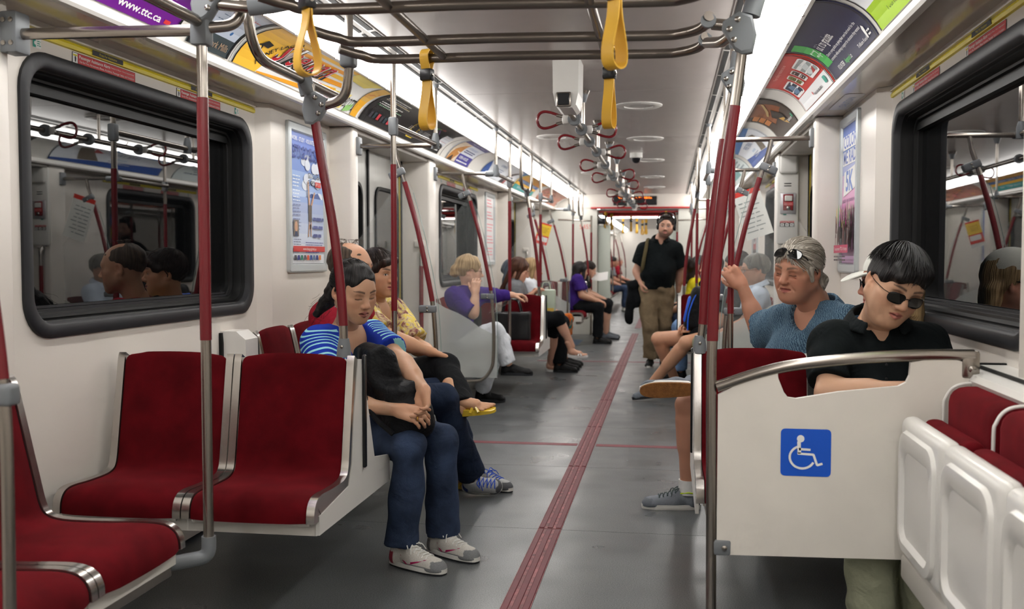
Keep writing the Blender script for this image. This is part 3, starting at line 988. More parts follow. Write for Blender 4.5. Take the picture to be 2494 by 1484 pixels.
# wheelchair sign
s = Sheet(flat_fn((.9005, YP - .0095, .646), (1, 0, 0), (0, 0, 1), (0, -1, 0)))
s.rect(-.0695, .0695, -.068, .068, M_BLUE, r=.012)
Q = lambda x, y: ((x - 1961.5) * .137 / 119, -(y - 1101.5) * .137 / 119)
s.disc(*Q(1949, 1067), .0105, M_WHITE)
def stroke(pts, w):
    for i in range(len(pts) - 1):
        a, b = Vector(pts[i]), Vector(pts[i + 1])
        t = (b - a).normalized(); nn = Vector((-t.y, t.x)) * w / 2
        s.poly([a - nn - t * w * .15, b - nn + t * w * .15, b + nn + t * w * .15, a + nn - t * w * .15], M_WHITE, .0012 + .0001 * i)
stroke([Q(1945, 1075), Q(1946, 1103)], .010)
stroke([Q(1946, 1093), Q(1972, 1094)], .0065)
stroke([Q(1943, 1104), Q(1980, 1106), Q(1989, 1132), Q(2001, 1128)], .0065)
arc = [(1953 + 30 * math.cos(math.radians(t)), 1113 + 28 * math.sin(math.radians(t))) for t in range(28, 262, 12)]
stroke([Q(a, b) for a, b in arc], .0065)
s.build(e, 'wheelchair_symbol')

# ------------------------------------------------------------------ glass screens beside the doors
def glass_screen(sx, y, pts, label, grp, top=1.69):
    """clear sheet between pillar and bowed pole, frosted below"""
    e = empty('glass_screen', label, 'screen', grp)
    edge = [(a - .035, b) for a, b in pts]         # just inside the bowed pole
    poly = [(1.285, .27), (1.285, 1.30), (edge[0][0] + .02, top)] + [q for q in edge if q[1] < top] + [(edge[-1][0], .27)]
    m = MB(); m.prism([(sx * a, b) for a, b in poly], 'y', y - .003, y + .003); m.build('clear_sheet', M_CLEAR, e)
    fx = [(1.28, .275), (1.28, .86), (1.20, .815), (1.10, .775), (1.0, .72), (.93, .665), (edge[-1][0] + .005, .60), (edge[-1][0] + .005, .275)]
    m = MB(); m.prism([(sx * a, b) for a, b in fx], 'y', y - .0045, y - .0035); m.build('frosted_film', M_FROST, e)
    m = MB(); m.tube([(sx * a, y, b) for a, b in edge if b < top], .0022, 6); m.build('sheet_edge', M_CLEARE, e)
    return e
# ------------------------------------------------------------------ stanchions, couplings, overhead rack
RP, RS = .0150, .0165
def cast_block(parent, pts, r=.024, name='coupling'):
    m = MB(); m.tube(pts, r, 12); return m.build(name, M_CAST, parent)

def tri_cast(parent, c, nrm, size=.075, flip=1, name='triangle_coupling', up=Vector((0, 0, 1))):
    """three-way casting with three bolts, facing nrm"""
    n_ = Vector(nrm).normalized(); u_ = up.cross(n_).normalized() * flip; v_ = n_.cross(u_).normalized()
    if v_.z < 0: v_ = -v_
    C_ = Vector(c)
    P2 = [(-.40, .55), (.05, .72), (.62, .40), (.66, .12), (.20, -.62), (-.05, -.80), (-.42, -.74), (-.55, -.1)]
    m = MB()
    lo = []
    for ins, dn in ((.16, -.030), (.02, -.022), (0.0, -.010), (0.0, .012), (.03, .022), (.16, .026)):
        lo.append([C_ + (u_ * a + v_ * b) * size * (1 - ins) + n_ * dn for a, b in P2])
    loft(m, lo)
    k = len(P2)
    m.add(lo[-1], [tuple(range(k))], False); m.add(lo[0], [tuple(reversed(range(k)))], False)
    o = m.build(name, M_CAST, parent)
    for a, b in ((.10, .42), (.38, .10), (.22, -.28)):
        q = C_ + (u_ * a + v_ * b) * size + n_ * .025
        R_ = n_.to_track_quat('Z', 'Y').to_matrix().to_4x4()
        mm = MB(); mm.lathe([(.0085, -.002), (.0085, .003), (.005, .006), (.001, .0065)], q, 'z', 12, R_)
        mm.build('bolt', M_BOLT, o)
    return o

def pole(label, grp, path, red=None, r=RP, extra=None, name='grab_pole', smooth=True, n=16):
    """path = control points; red=(z_low, z_high) span of the coloured sleeve"""
    e = empty(name, label, 'grab pole', grp)
    P = bez(path, 8) if smooth and len(path) > 2 else [Vector(p) for p in path]
    m = MB(); m.tube(P, r, n); m.build('tube', M_STEEL, e)
    if red:
        S = []
        Q = P if len(P) > 3 else [P[0].lerp(P[-1], k / 40) for k in range(41)]
        if len(Q) < 30:
            Q = [Q[i].lerp(Q[i + 1], k / 6) for i in range(len(Q) - 1) for k in range(6)] + [Q[-1]]
        S = [q for q in Q if red[0] <= q.z <= red[1]]
        # exact ends
        def at(z):
            for i in range(len(Q) - 1):
                a, b = Q[i], Q[i + 1]
                if (a.z - z) * (b.z - z) <= 0 and abs(a.z - b.z) > 1e-6:
                    return a.lerp(b, (z - a.z) / (b.z - a.z))
        s0, s1 = at(red[0]), at(red[1])
        if S and S[0].z > S[-1].z:
            S = ([s1] if s1 else []) + S + ([s0] if s0 else [])
        else:
            S = ([s0] if s0 else []) + S + ([s1] if s1 else [])
        m = MB(); m.tube(S, RS if r == RP else r * 1.1, n); m.build('red_sleeve', M_REDP, e)
    return e

def clamp(parent, p, d, sx, length=.085, tilt=0.0):
    """grey flat clamp that holds the glass: from point p along direction d"""
    d = Vector(d).normalized(); p = Vector(p)
    up = Vector((0, 0, 1)); f = Vector((0, -1, 0))
    u = d; w = f; v = u.cross(w).normalized()
    M = Matrix((( u.x, v.x, w.x, p.x), (u.y, v.y, w.y, p.y), (u.z, v.z, w.z, p.z), (0, 0, 0, 1)))
    m = MB(); m.bbox(-.022, length, -.022, .022, -.020, .020, .010, 3, M); o = m.build('glass_clamp', M_CAST, parent)
    for k in (-.009, .010):
        q = M @ Vector((.028, k, .020)); R_ = Vector((0, -1, 0)).to_track_quat('Z', 'Y').to_matrix().to_4x4()
        mm = MB(); mm.lathe([(.006, -.002), (.006, .002), (.001, .004)], q, 'z', 10, R_); mm.build('bolt', M_BOLT, o)
    return o

def wall_bracket(parent, sx, x, y, z, four=False, h=.052, w=.03):
    m = MB(); m.bbox(min(sx * x, sx * (x + .055)), max(sx * x, sx * (x + .055)), y - .035, y + .035, z - h, z + h, .008, 2)
    o = m.build('wall_bracket', M_CAST, parent)
    R_ = Vector((0, -1, 0)).to_track_quat('Z', 'Y').to_matrix().to_4x4()
    for zz in (-h * .55, h * .55):
        for xx in ((.016, .040) if four else (.026,)):
            mm = MB(); mm.lathe([(.0075, -.002), (.0075, .003), (.001, .005)], (sx * (x + xx), y - .035, z + zz), 'z', 10, R_); mm.build('bolt', M_BOLT, o)
    return o

G = 'grab poles with dark red sleeves'
# --- left foreground pole with foot elbow
YL = 2.68
e = pole('steel grab pole with red sleeve before the left window, foot elbow on the wall seat', G, [(-.80, YL, .36), (-.80, YL, 1.87)], (.965, 1.655), smooth=False)
m = MB(); m.tube(fillet([(-.80, YL, .395), (-.80, YL, .335), (-.90, YL - .06, .325)], .045), .021, 14); m.build('foot_elbow', M_CAST, e)
m = MB(); m.bbox(-.826, -.774, YL - .026, YL + .026, 1.80, 1.885, .010, 2); m.build('coupling', M_CAST, e)
m = MB(); m.tube([(-.80, YL, 1.845), (-1.36, YL, 1.853)], RP * 1.12, 16); m.build('cross_bar', M_STEEL, e)
wall_bracket(e, -1, 1.352, YL, 1.855, True, .06)
m = MB(); m.tube([(-.80, YL, 1.865), (-.80, 1.0, 1.875)], RP * 1.1, 16); m.build('rail_bar', M_STEEL, e)
m = MB(); m.tube(fillet([(-.79, YL, 1.850), (-.705, YL + .05, 1.868), (-.70, YL + .055, 2.19)], .07, 10), RP * 1.1, 16); m.build('bent_hanger', M_STEEL, e)
tri_cast(e, (-.782, YL - .01, 1.915), (.12, -1, .05), .066)
m = MB(); m.tube(fillet([(-.745, YL, 1.915), (-.66, YL + .01, 1.905), (-.58, YL + .04, 1.915)], .03), RP * 1.1, 14); m.build('link_tube', M_STEEL, e)
m = MB(); m.tube([(-.665, YL + .015, 1.906), (-.60, YL + .03, 1.915), (-.54, YL + .05, 1.93)], .024, 12); m.build('coupling', M_CAST, e)

# --- left bowed pole on the corner of the foreground pair, with U-shaped overhead rail
YB = 3.33
bow = [(-.606, YB, .87), (-.609, YB, .984), (-.619, YB, 1.127), (-.644, YB, 1.327), (-.679, YB, 1.526), (-.707, YB, 1.70), (-.72, YB, 1.80)]
e = pole('bowed red grab pole on the corner of the foreground left seats', G, bow, (.965, 1.672))
m = MB(); m.lathe([(.026, -.03), (.024, .0), (.018, .035)], (-.606, YB, .885), 'z', 14); m.build('foot_collar', M_CAST, e)
m = MB(); m.lathe([(.006, 0), (.006, -.003), (.001, -.005)], (-.606, YB - .024, .893), 'y', 10); m.build('bolt', M_BOLT, e)
tri_cast(e, (-.704, YB, 1.722), (.12, -1, -.10), .076)
m = MB(); m.tube([(-.728, YB, 1.765), (-.742, YB - .005, 1.83)], .027, 12); m.build('coupling', M_CAST, e)
m = MB(); m.tube(fillet([(-.745, 2.86, 2.19), (-.745, 2.88, 1.815), (-.745, 3.82, 1.815), (-.745, 3.84, 2.19)], .14, 10), RP * 1.08, 16); m.build('u_rail', M_STEEL, e)
m = MB(); m.tube(fillet([(-.68, YB, 1.725), (-.585, YB - .02, 1.745), (-.56, YB - .04, 1.90), (-.52, YB - .06, 1.90)], .07, 8), RP * 1.12, 16); m.build('link_tube', M_STEEL, e)
m = MB(); m.bbox(-.592, -.540, YB - .075, YB - .02, 1.845, 1.915, .012, 3); m.build('coupling', M_CAST, e)

e = pole('bowed grab pole at the far left edge of the picture', G, [(-.765, 1.75, .36), (-.762, 1.75, .80), (-.768, 1.75, .95), (-.79, 1.75, 1.15), (-.83, 1.75, 1.40), (-.89, 1.75, 1.66), (-.93, 1.75, 1.83)], (.965, 1.64), r=.0128)
clamp(e, (-.762, 1.75, .935), (-1, 0, 0), -1, .06)

# --- overhead rack of cross bars
rack = empty('overhead_rack', 'overhead rack of steel tubes across the car near the camera', 'rack')
ZR = 1.865
for y, dz in ((3.27, 0), (3.02, .004), (2.62, .006), (2.28, .008)):
    pts = [(-.56, y - .10, ZR + .02 + dz), (-.50, y - .06, ZR + dz + .006), (-.42, y - .01, ZR + dz), (0, y, ZR + dz), (.45, y + .04, ZR + dz), (.55, y + .02, ZR + dz), (.605, y - .04, ZR + dz + .004), (.62, y - .10, ZR + dz + .02)]
    m = MB(); m.tube(bez(pts, 8), .0155, 14); m.build('cross_tube', M_STEELD, rack)
for x in (-.232, .302):
    m = MB(); m.tube([(x, 1.9, ZR + .012), (x, 3.28, ZR + .004)], .0135, 12); m.build('long_tube', M_STEELD, rack)
for y in (3.17, 2.92):
    m = MB(); m.tube([(.618, y, ZR + .012), (.618, y + .01, ZR + .01)], .022, 12); m.build('collar', M_CAST, rack)

# --- right foreground pole standing at the screen panel
YA = 2.92
A = [(.641, YA, 0.0), (.638, YA, .5), (.635, YA, .825), (.637, YA, .962), (.643, YA, 1.14), (.662, YA, 1.375), (.694, YA, 1.633), (.704, YA, 1.711), (.716, YA, 1.82)]
e = pole('floor-standing grab pole at the wheelchair screen panel, red above the rail', G, A, (.962, 1.633))
m = MB(); m.lathe([(.032, 0), (.030, .012), (.018, .02)], (.641, YA, 0), 'z', 16); m.build('floor_flange', M_STEEL, e)
tri_cast(e, (.708, YA, 1.838), (-.10, -1, -.05), .080, -1)
m = MB(); m.tube([(.735, YA, 1.885), (.755, YA, 1.955)], .027, 12); m.build('coupling', M_CAST, e)
m = MB(); m.tube(fillet([(.757, 1.2, 2.19), (.757, 1.4, 1.965), (.757, 3.3, 1.965), (.757, 3.32, 2.19)], .1), RP * 1.08, 14); m.build('u_rail', M_STEEL, e)
m = MB(); m.tube([(.69, YA, 1.858), (.630, YA + .02, 1.870)], RP * 1.12, 14); m.build('link_tube', M_STEEL, e)
m = MB(); m.tube(fillet([(.69, YA, 1.838), (.66, YA + .08, 1.83), (.622, YA + .20, 1.855)], .03), RP * 1.12, 14); m.build('link_tube', M_STEEL, e)

# --- right bowed pole on the corner of the right pair
YB2 = 3.75
B = [(.627, YB2, .855), (.638, YB2, .963), (.648, YB2, 1.168), (.676, YB2, 1.395), (.706, YB2, 1.635), (.735, YB2, 1.80), (.745, YB2, 1.90)]
e = pole('bowed red grab pole on the corner of the right seats behind the screen panel', G, B, (.955, 1.635))
m = MB(); m.lathe([(.026, -.03), (.024, .0), (.018, .035)], (.627, YB2, .878), 'z', 14); m.build('foot_collar', M_CAST, e)
m = MB(); m.lathe([(.006, 0), (.006, -.003), (.001, -.005)], (.627, YB2 - .024, .886), 'y', 10); m.build('bolt', M_BOLT, e)
tri_cast(e, (.742, YB2, 1.845), (-.10, -1, -.05), .072, -1)
m = MB(); m.tube([(.748, YB2, 1.88), (.757, YB2, 1.95)], .024, 12); m.build('coupling', M_CAST, e)

def seat_pole(sx, x, y, d, label, zr=(.93, 1.66), foot=True, ring=1.845):
    """straight pole from seat edge to ceiling, short rail to the next hanger and a cross bar to the pillar"""
    e = pole(label, G, [(sx * x, y, .42), (sx * x, y, 2.195)], zr, smooth=False, r=.0140)
    if foot:
        m = MB(); m.tube(fillet([(sx * x, y, .45), (sx * x, y, .37), (sx * (x + .10), y - .03, .36)], .04), .019, 12); m.build('foot_elbow', M_CAST, e)
    return e

def ceil_flange(e, x, y, z=ZC):
    m = MB(); m.lathe([(.022, 0), (.020, -.018), (.0145, -.03)], (x, y, z), 'z', 14); m.build('ceiling_flange', M_CAST, e)

# --- left row: straight pole, short rail and cross bar to the door pillar, bowed pole with glass
def door_set(sx, d, near, lbl, straight=None):
    """bowed pole in front of a door pillar. near=True: camera side of the doorway"""
    y = (5.62 if near else 7.55) + d
    zb = 1.845
    e = pole(lbl, G, [(sx * 1.06, y, zb), (sx * 1.043, y, 1.765), (sx * 1.012, y, 1.675), (sx * .960, y, 1.50), (sx * .918, y, 1.34), (sx * .858, y, 1.055), (sx * .832, y, .889), (sx * .818, y, .66), (sx * .818, y, .46), (sx * .835, y, .35), (sx * .90, y, .265), (sx * 1.0, y, .245), (sx * 1.29, y, .24)], (.95, 1.64), r=.0135)
    m = MB(); m.tube([(sx * 1.30, y, zb + .006), (sx * .80, y, zb + .002)], .0135, 14); m.build('cross_bar', M_STEEL, e)
    wall_bracket(e, sx, 1.262, y, zb + .006)
    clamp(e, (sx * 1.022, y, 1.70), (sx, 0, -.45), sx, .075)
    clamp(e, (sx * .838, y, .905), (sx, 0, .0), sx, .080)
    pts = [(1.022, 1.70), (.985, 1.58), (.945, 1.44), (.905, 1.28), (.872, 1.12), (.845, .97), (.828, .80), (.822, .60), (.822, .30)]
    glass_screen(sx, y + .004, pts, 'glass screen with frosted lower half %s' % lbl.split(',')[-1].strip(), 'glass screens beside the doors')
    return e, y, zb

for sx, nm in ((-1, 'left'), (1, 'right')):
    for d, far in ((0.0, 'first'), (PER, 'second')):
        near_e, y, zb = door_set(sx, d, True, 'bowed red grab pole with grey clamps, before the %s %s door' % (far, nm))
        xs = .828 if sx < 0 else .800
        ys = 4.77 + d
        e = pole('straight ceiling pole with red sleeve before the %s %s door row' % (far, nm), G, [(sx * xs, ys, .40), (sx * xs, ys, 2.195)], (.94, 1.66), smooth=False, r=.0138)
        ceil_flange(e, sx * xs, ys)
        m = MB(); m.bbox(sx * xs - .021, sx * xs + .021, ys - .024, ys + .024, 1.80, 1.89, .009, 2); m.build('coupling', M_CAST, e)
        m = MB(); m.tube([(sx * xs, ys, 1.85), (sx * .812, y + .06, 1.852)], .0145, 14); m.build('rail_bar', M_STEEL, e)
        m = MB(); m.tube([(sx * .812, y - .02, 1.85), (sx * .812, y - .02, 2.195)], .0125, 12); m.build('hanger', M_STEEL, e)
        m = MB(); m.lathe([(.024, -.03), (.022, .03), (.014, .06)], (sx * .812, y - .02, 1.855), 'z', 12); m.build('coupling', M_CAST, e)
        ceil_flange(e, sx * .812, y - .02)
        m = MB(); m.lathe([(.017, -.02), (.019, 0), (.012, .02)], (sx * .812, y + .07, 1.852), 'y', 12); m.build('end_cap', M_CAST, e)
        far_e, y2, zb = door_set(sx, d, False, 'bowed red grab pole with grey clamps, beyond the %s %s door' % (far, nm))
        # pole on the far side: short rail back along the row, hanger to the ceiling
        ys2 = 8.40 + d
        m = MB(); m.tube([(sx * .80, y2, 1.847), (sx * .80, ys2, 1.845)], .0145, 14); m.build('rail_bar', M_STEEL, far_e)
        m = MB(); m.tube([(sx * .80, y2, 1.85), (sx * .80, y2, 2.195)], .0125, 12); m.build('hanger', M_STEEL, far_e)
        ceil_flange(far_e, sx * .80, y2)
        m = MB(); m.tube([(sx * .88, y2, 1.846), (sx * .80, y2, 1.846), (sx * .80, y2 + .06, 1.846)], .022, 12); m.build('coupling', M_CAST, far_e)
        m = MB(); m.lathe([(.024, -.03), (.022, .03), (.014, .06)], (sx * .80, y2, 1.855), 'z', 12); m.build('coupling', M_CAST, far_e)
        e = pole('straight seat-edge pole with red sleeve and foot elbow beyond the %s %s door' % (far, nm), G, [(sx * .828, ys2, .36), (sx * .828, ys2, 2.195)], (.86, 1.685), smooth=False, r=.0138)
        ceil_flange(e, sx * .828, ys2)
        m = MB(); m.bbox(sx * .828 - .022, sx * .828 + .022, ys2 - .024, ys2 + .024, 1.80, 1.885, .009, 2); m.build('coupling', M_CAST, e)
        m = MB(); m.tube(fillet([(sx * .828, ys2, .40), (sx * .828, ys2, .335), (sx * .93, ys2, .325)], .04), .019, 12); m.build('foot_elbow', M_CAST, e)
        # bowed pole on the pair corner with its overhead U rail
        yb = (8.99 if sx < 0 else 9.44) + d + .04
        bw = [(-sx * 0 + sx * .655, yb, .85), (sx * .66, yb, .98), (sx * .67, yb, 1.13), (sx * .695, yb, 1.33), (sx * .73, yb, 1.53), (sx * .755, yb, 1.70), (sx * .77, yb, 1.80)]
        if d == 0.0 or sx < 0:
            e = pole('bowed red pole on the seat corner in the %s %s row' % ('middle' if d == 0 else 'far', nm), G, bw, (.94, 1.66), r=.0138)
            m = MB(); m.tube([(sx * .768, yb, 1.76), (sx * .775, yb, 1.83)], .024, 12); m.build('coupling', M_CAST, e)
            m = MB(); m.tube(fillet([(sx * .775, yb - .35, 2.19), (sx * .775, yb - .33, 1.82), (sx * .775, yb + .33, 1.82), (sx * .775, yb + .35, 2.19)], .13, 8), .0140, 14); m.build('u_rail', M_STEEL, e)

# poles of the car beyond
for sx, nm in ((-1, 'left'), (1, 'right')):
    for k, y in enumerate((17.9, 18.6, 19.6, 21.0, 22.2, 23.6, 25.4, 27.5)):
        x = (.80, .70, .86, .74)[k % 4]
        if k % 2:
            bw = [(sx * (x - .10), y, .5), (sx * (x - .09), y, .98), (sx * (x - .05), y, 1.33), (sx * (x + .02), y, 1.62), (sx * (x + .06), y, 1.82)]
            pole('%s bowed red pole in the car beyond the gangway, %s side' % (ORDN[min(5, k // 2)], nm), 'poles in the next car', bw, (.95, 1.64), r=.014, n=10)
        else:
            e = pole('%s straight red pole in the car beyond the gangway, %s side' % (ORDN[min(5, k // 2)], nm), 'poles in the next car', [(sx * x, y, .40), (sx * x, y, 2.195)], (.95, 1.66), smooth=False, r=.014, n=10)
            m = MB(); m.tube([(sx * x, y, 1.84), (sx * (x - .03), y + .75, 1.84), (sx * 1.3, y + .76, 1.84)], .013, 10); m.build('rail_bar', M_STEEL, e)
# gangway grab tubes and straps
for sx, nm in ((-1, 'left'), (1, 'right')):
    e = pole('gangway grab pole with red sleeve, %s side of the car end' % nm, G, [(sx * .66 - .02, CAR1 - .15, 0.0), (sx * .66 - .02, CAR1 - .15, 1.86)], (.7, 1.60), smooth=False, r=.016)
    m = MB(); m.tube(fillet([(sx * .66 - .02, CAR1 - .15, 1.78), (sx * 1.2, CAR1 - .15, 1.80)], .05), .0135, 12); m.build('cross_bar', M_STEEL, e)
    for k in range(3):
        yy = CAR1 + .2 + .35 * k
        m = MB(); m.tube(bez([(sx * .70, yy, 1.95), (sx * .62, yy + .05, 1.86), (sx * .66, yy + .12, 1.76), (sx * .78, yy + .15, 1.72)], 6), .0135, 10); m.build('bent_tube', M_STEEL, e)

# --- yellow straps
def strap(x, y, z0, label, length=.155, yaw=0.0, k=1.0, grp='yellow hanging straps'):
    """loop of yellow webbing with a black buckle, hanging from a tube at (x,y,z0)"""
    e = empty('strap_handle', label, 'strap', grp, loc=(x, y, z0))
    e.rotation_euler = (0, 0, yaw)
    hw = .0165 * k
    def ribbon(pts, nm):
        m = MB()
        P = bez(pts, 10)
        lo = []
        for i, p in enumerate(P):
            t = (P[min(len(P) - 1, i + 1)] - P[max(0, i - 1)]).normalized()
            n_ = Vector((0, 1, 0)).cross(t).normalized()
            lo.append([p + Vector((0, -hw, 0)) - n_ * .002, p + Vector((0, hw, 0)) - n_ * .002, p + Vector((0, hw, 0)) + n_ * .002, p + Vector((0, -hw, 0)) + n_ * .002])
        loft(m, lo, True)
        return m.build(nm, M_YEL, e)
    # upper tight loop round the tube
    ribbon([(-.004, 0, -.055 * k), (-.017 * k, 0, -.02), (-.018 * k, 0, .004), (0, 0, .019 * k), (.018 * k, 0, .004), (.017 * k, 0, -.02), (.004, 0, -.055 * k)], 'upper_loop')
    m = MB(); m.bbox(-.016 * k, .016 * k, -.021 * k, .021 * k, -.085 * k, -.045 * k, .006, 2); b = m.build('buckle', M_BLACKP, e)
    m = MB(); m.lathe([(.0055, 0), (.0055, -.003), (.001, -.004)], (0, -.021 * k, -.066 * k), 'y', 10); m.build('rivet', M_BOLT, b)
    L = length
    ribbon([(-.003, 0, -.085 * k), (-.008, 0, -.085 * k - L * .25), (-.026, 0, -.085 * k - L * .68), (-.024, 0, -.085 * k - L * .92), (0, 0, -.085 * k - L), (.024, 0, -.085 * k - L * .92), (.026, 0, -.085 * k - L * .68), (.008, 0, -.085 * k - L * .25), (.003, 0, -.085 * k)], 'hand_loop')
    return e
strap(-.338, 2.28, 1.873, 'yellow strap loop hanging at upper left of the overhead rack', .155, .85)
strap(.385, 2.31, 1.873, 'wide yellow strap loop hanging at upper right of the overhead rack', .155, 1.0)
strap(-.285, 3.25, 1.872, 'yellow strap hanging edge-on below the far rack tube, left', .16, 1.25)
strap(.314, 3.31, 1.872, 'yellow strap hanging edge-on below the far rack tube, right', .16, 1.3)
for i, (x, y, z) in enumerate(((-.47, CAR1 + .1, 1.92), (-.40, CAR1 + .45, 1.90), (.47, CAR1 + .1, 1.92), (-.10, CAR1 + .8, 1.88), (-.25, CAR1 + 1.2, 1.86), (-.02, CAR1 + 1.25, 1.86), (.12, 17.6, 1.86), (.05, 17.9, 1.86))):
    strap(x, y, z, 'small yellow strap at the gangway, %s from the left' % ('first', 'second', 'last', 'third', 'fourth', 'fifth', 'sixth', 'seventh')[i], .16, .9 + .2 * i, 1.0, 'yellow straps at the gangway')

# --- centre rail with red loop handles, camera housing
rail = empty('centre_handrail', 'ceiling handrail along the car centre with grey collars and red loops', 'handrail')
XR, ZRR = 0.0, 1.955
m = MB(); m.tube([(XR, 5.2, ZRR), (XR, 15.2, ZRR)], .0165, 16); m.build('rail_tube', M_STEEL, rail)
m = MB(); m.bbox(XR - .03, XR + .03, 15.15, 15.27, ZRR - .04, ZRR + .03, .01, 2); m.build('end_block', M_RAIL, rail)
for y in (6.0, 7.3, 8.65, 9.95, 11.4, 12.9, 14.4):
    m = MB(); m.tube([(XR, y, ZRR), (XR, y, ZC - .05)], .0105, 12); m.tube([(XR, y, ZC - .06), (XR, y, ZC)], .03, 16, rs=[.016, .040]); m.build('hanger_post', M_STEEL, rail)
    m = MB(); m.lathe([(.016, -.07), (.036, -.006), (.036, 0)], (XR, y, ZC), 'z', 18); m.build('ceiling_cup', M_CAST, rail)
def loop_handle(y, sx, label):
    e = empty('loop_handle', label, 'handle', 'red loop handles on the centre rail', loc=(XR, y, ZRR))
    m = MB(); m.lathe([(.018, -.022), (.034, -.020), (.036, -.012), (.036, .012), (.034, .020), (.018, .022)], (0, 0, 0), 'y', 18); m.build('collar', M_CAST, e)
    m = MB(); m.bbox(min(sx * .03, sx * .066), max(sx * .03, sx * .066), -.012, .012, -.026, .022, .006, 2); m.build('holder', M_RAIL, e)
    for s_ in (-1, 1):
        mm = MB(); mm.tube([(sx * .055, 0, s_ * .014 - .002), (sx * .098, 0, s_ * .024 - .002)], .0092, 10); mm.build('ferrule', M_STEEL, e)
    P = bez([(sx * .088, 0, .022), (sx * .125, 0, .036), (sx * .165, 0, .043), (sx * .192, 0, .030), (sx * .202, 0, -.002), (sx * .192, 0, -.034), (sx * .165, 0, -.047), (sx * .125, 0, -.040), (sx * .088, 0, -.026)], 6)
    m = MB(); m.tube(P, .0078, 10); m.build('loop', M_RED2, e)
    return e
LN = ['first', 'second', 'third', 'fourth', 'fifth', 'sixth', 'seventh', 'eighth', 'ninth', 'tenth']
for i, y in enumerate((5.435, 6.49, 8.12, 9.38, 11.6, 12.85, 14.0)):
    loop_handle(y, -1, 'red loop handle on the left of the centre rail, %s from the camera' % LN[i])
for i, y in enumerate((5.88, 7.14, 9.06, 10.33, 12.1, 13.4, 14.6)):
    loop_handle(y, 1, 'red loop handle on the right of the centre rail, %s from the camera' % LN[i])
e = empty('camera_housing', 'white ceiling box with a small dark window before the centre rail', 'camera')
m = MB(); m.prism([(-.064, 2.2), (-.062, 2.02), (-.048, 1.955), (-.03, 1.945), (.035, 1.945), (.052, 1.96), (.064, 2.02), (.066, 2.2)], 'y', 4.95, 5.22)
m.build('body', M_WPLAST, e)
m = MB(); m.bbox(-.044, .030, 4.93, 4.951, 1.948, 2.020, .006, 2); m.build('bezel', M_STEEL, e)
m = MB(); m.bbox(-.036, .022, 4.925, 4.935, 1.955, 2.013, .003, 1); m.build('lens_window', M_BLACKP, e)
e = empty('dome_camera', 'small white dome camera on the ceiling beyond the loops', 'camera', loc=(.20, 9.6, ZC))
m = MB(); m.lathe([(.06, 0), (.06, -.045), (.05, -.05)], (0, 0, 0), 'z', 20); m.build('base', M_WPLAST, e)
m = MB(); m.lathe([(.045, -.05), (.036, -.08), (.018, -.095), (.001, -.098)], (0, 0, 0), 'z', 20); m.build('dome', M_BLACKP, e)
# ------------------------------------------------------------------ advertising cards in the coves
def pm(r, g, b, rough=.38):
    return mat('print_%d_%d_%d' % (r, g, b), srgb(r, g, b), rough)

def ad_card(sx, y0, y1, label, base, draw, grp='advertising cards above the windows', edge=True, v0=.012, v1=.288):
    e = empty('advertising_card', label, 'advertisement', grp)
    yc = (y0 + y1) / 2; half = (y1 - y0) / 2
    sg = 1 if sx < 0 else -1
    fn = lambda u, v, o: cove(sx, yc + sg * u, max(0.0, min(1.0, v / .30)), .0015 + o)
    m = MB()
    lo = []
    for yy in (y0, y1):
        lo.append([cove(sx, yy, (v0 + (v1 - v0) * k / 8) / .30, .0015) for k in range(9)] + [cove(sx, yy, (v0 + (v1 - v0) * k / 8) / .30, -.002) for k in range(8, -1, -1)])
    loft(m, lo)
    m.add(lo[0], [tuple(range(18))], False); m.add(lo[1], [tuple(reversed(range(18)))], False)
    m.build('card', base, e)
    s = Sheet(fn, dv=.035)
    if draw: draw(s, half)
    if edge:
        for u in (-half, half - .012):
            s.rect(u, u + .012, v0, v1, M_BLACK)
    s.build(e, 'print')
    return e

def d_purple(s, h):
    s.text('For more information visit', h - .42, .045, .024, M_WHITE, 'RIGHT', fit=.36)
    s.text('www.ttc.ca', h - .39, .043, .040, M_WHITE, 'LEFT', fit=.27, bold=.02)
    s.rect(h - .10, h - .06, .035, .05, pm(220, 60, 60))
    s.text('(Option 2)', h - .22, .15, .03, M_WHITE, fit=.2)
    s.lines(-h + .1, h - .4, .14, .26, 4, M_WHITE, 5)
ad_card(-1, 1.70, 3.37, 'purple transit information card at the top left corner', pm(112, 22, 140), d_purple)

def d_screen(s, h):
    s.rect(-h + .012, h - .02, .085, .285, pm(196, 206, 222))
    s.text('VALUABLES', .03, .235, .034, pm(205, 50, 60), fit=.24, bold=.01)
    s.lines(-.10, .12, .15, .21, 4, pm(90, 110, 140), 9, h=.3)
    for k, c in enumerate((pm(60, 110, 170), pm(200, 90, 100), pm(60, 110, 170))):
        s.disc(-.06 + .07 * k, .115, .010, c)
    s.text('Next: York Mills', .0, .045, .042, pm(190, 160, 130), fit=.27)
ad_card(-1, 3.46, 3.80, 'small grey information screen card beside the yellow beer card', pm(60, 70, 74), d_screen)

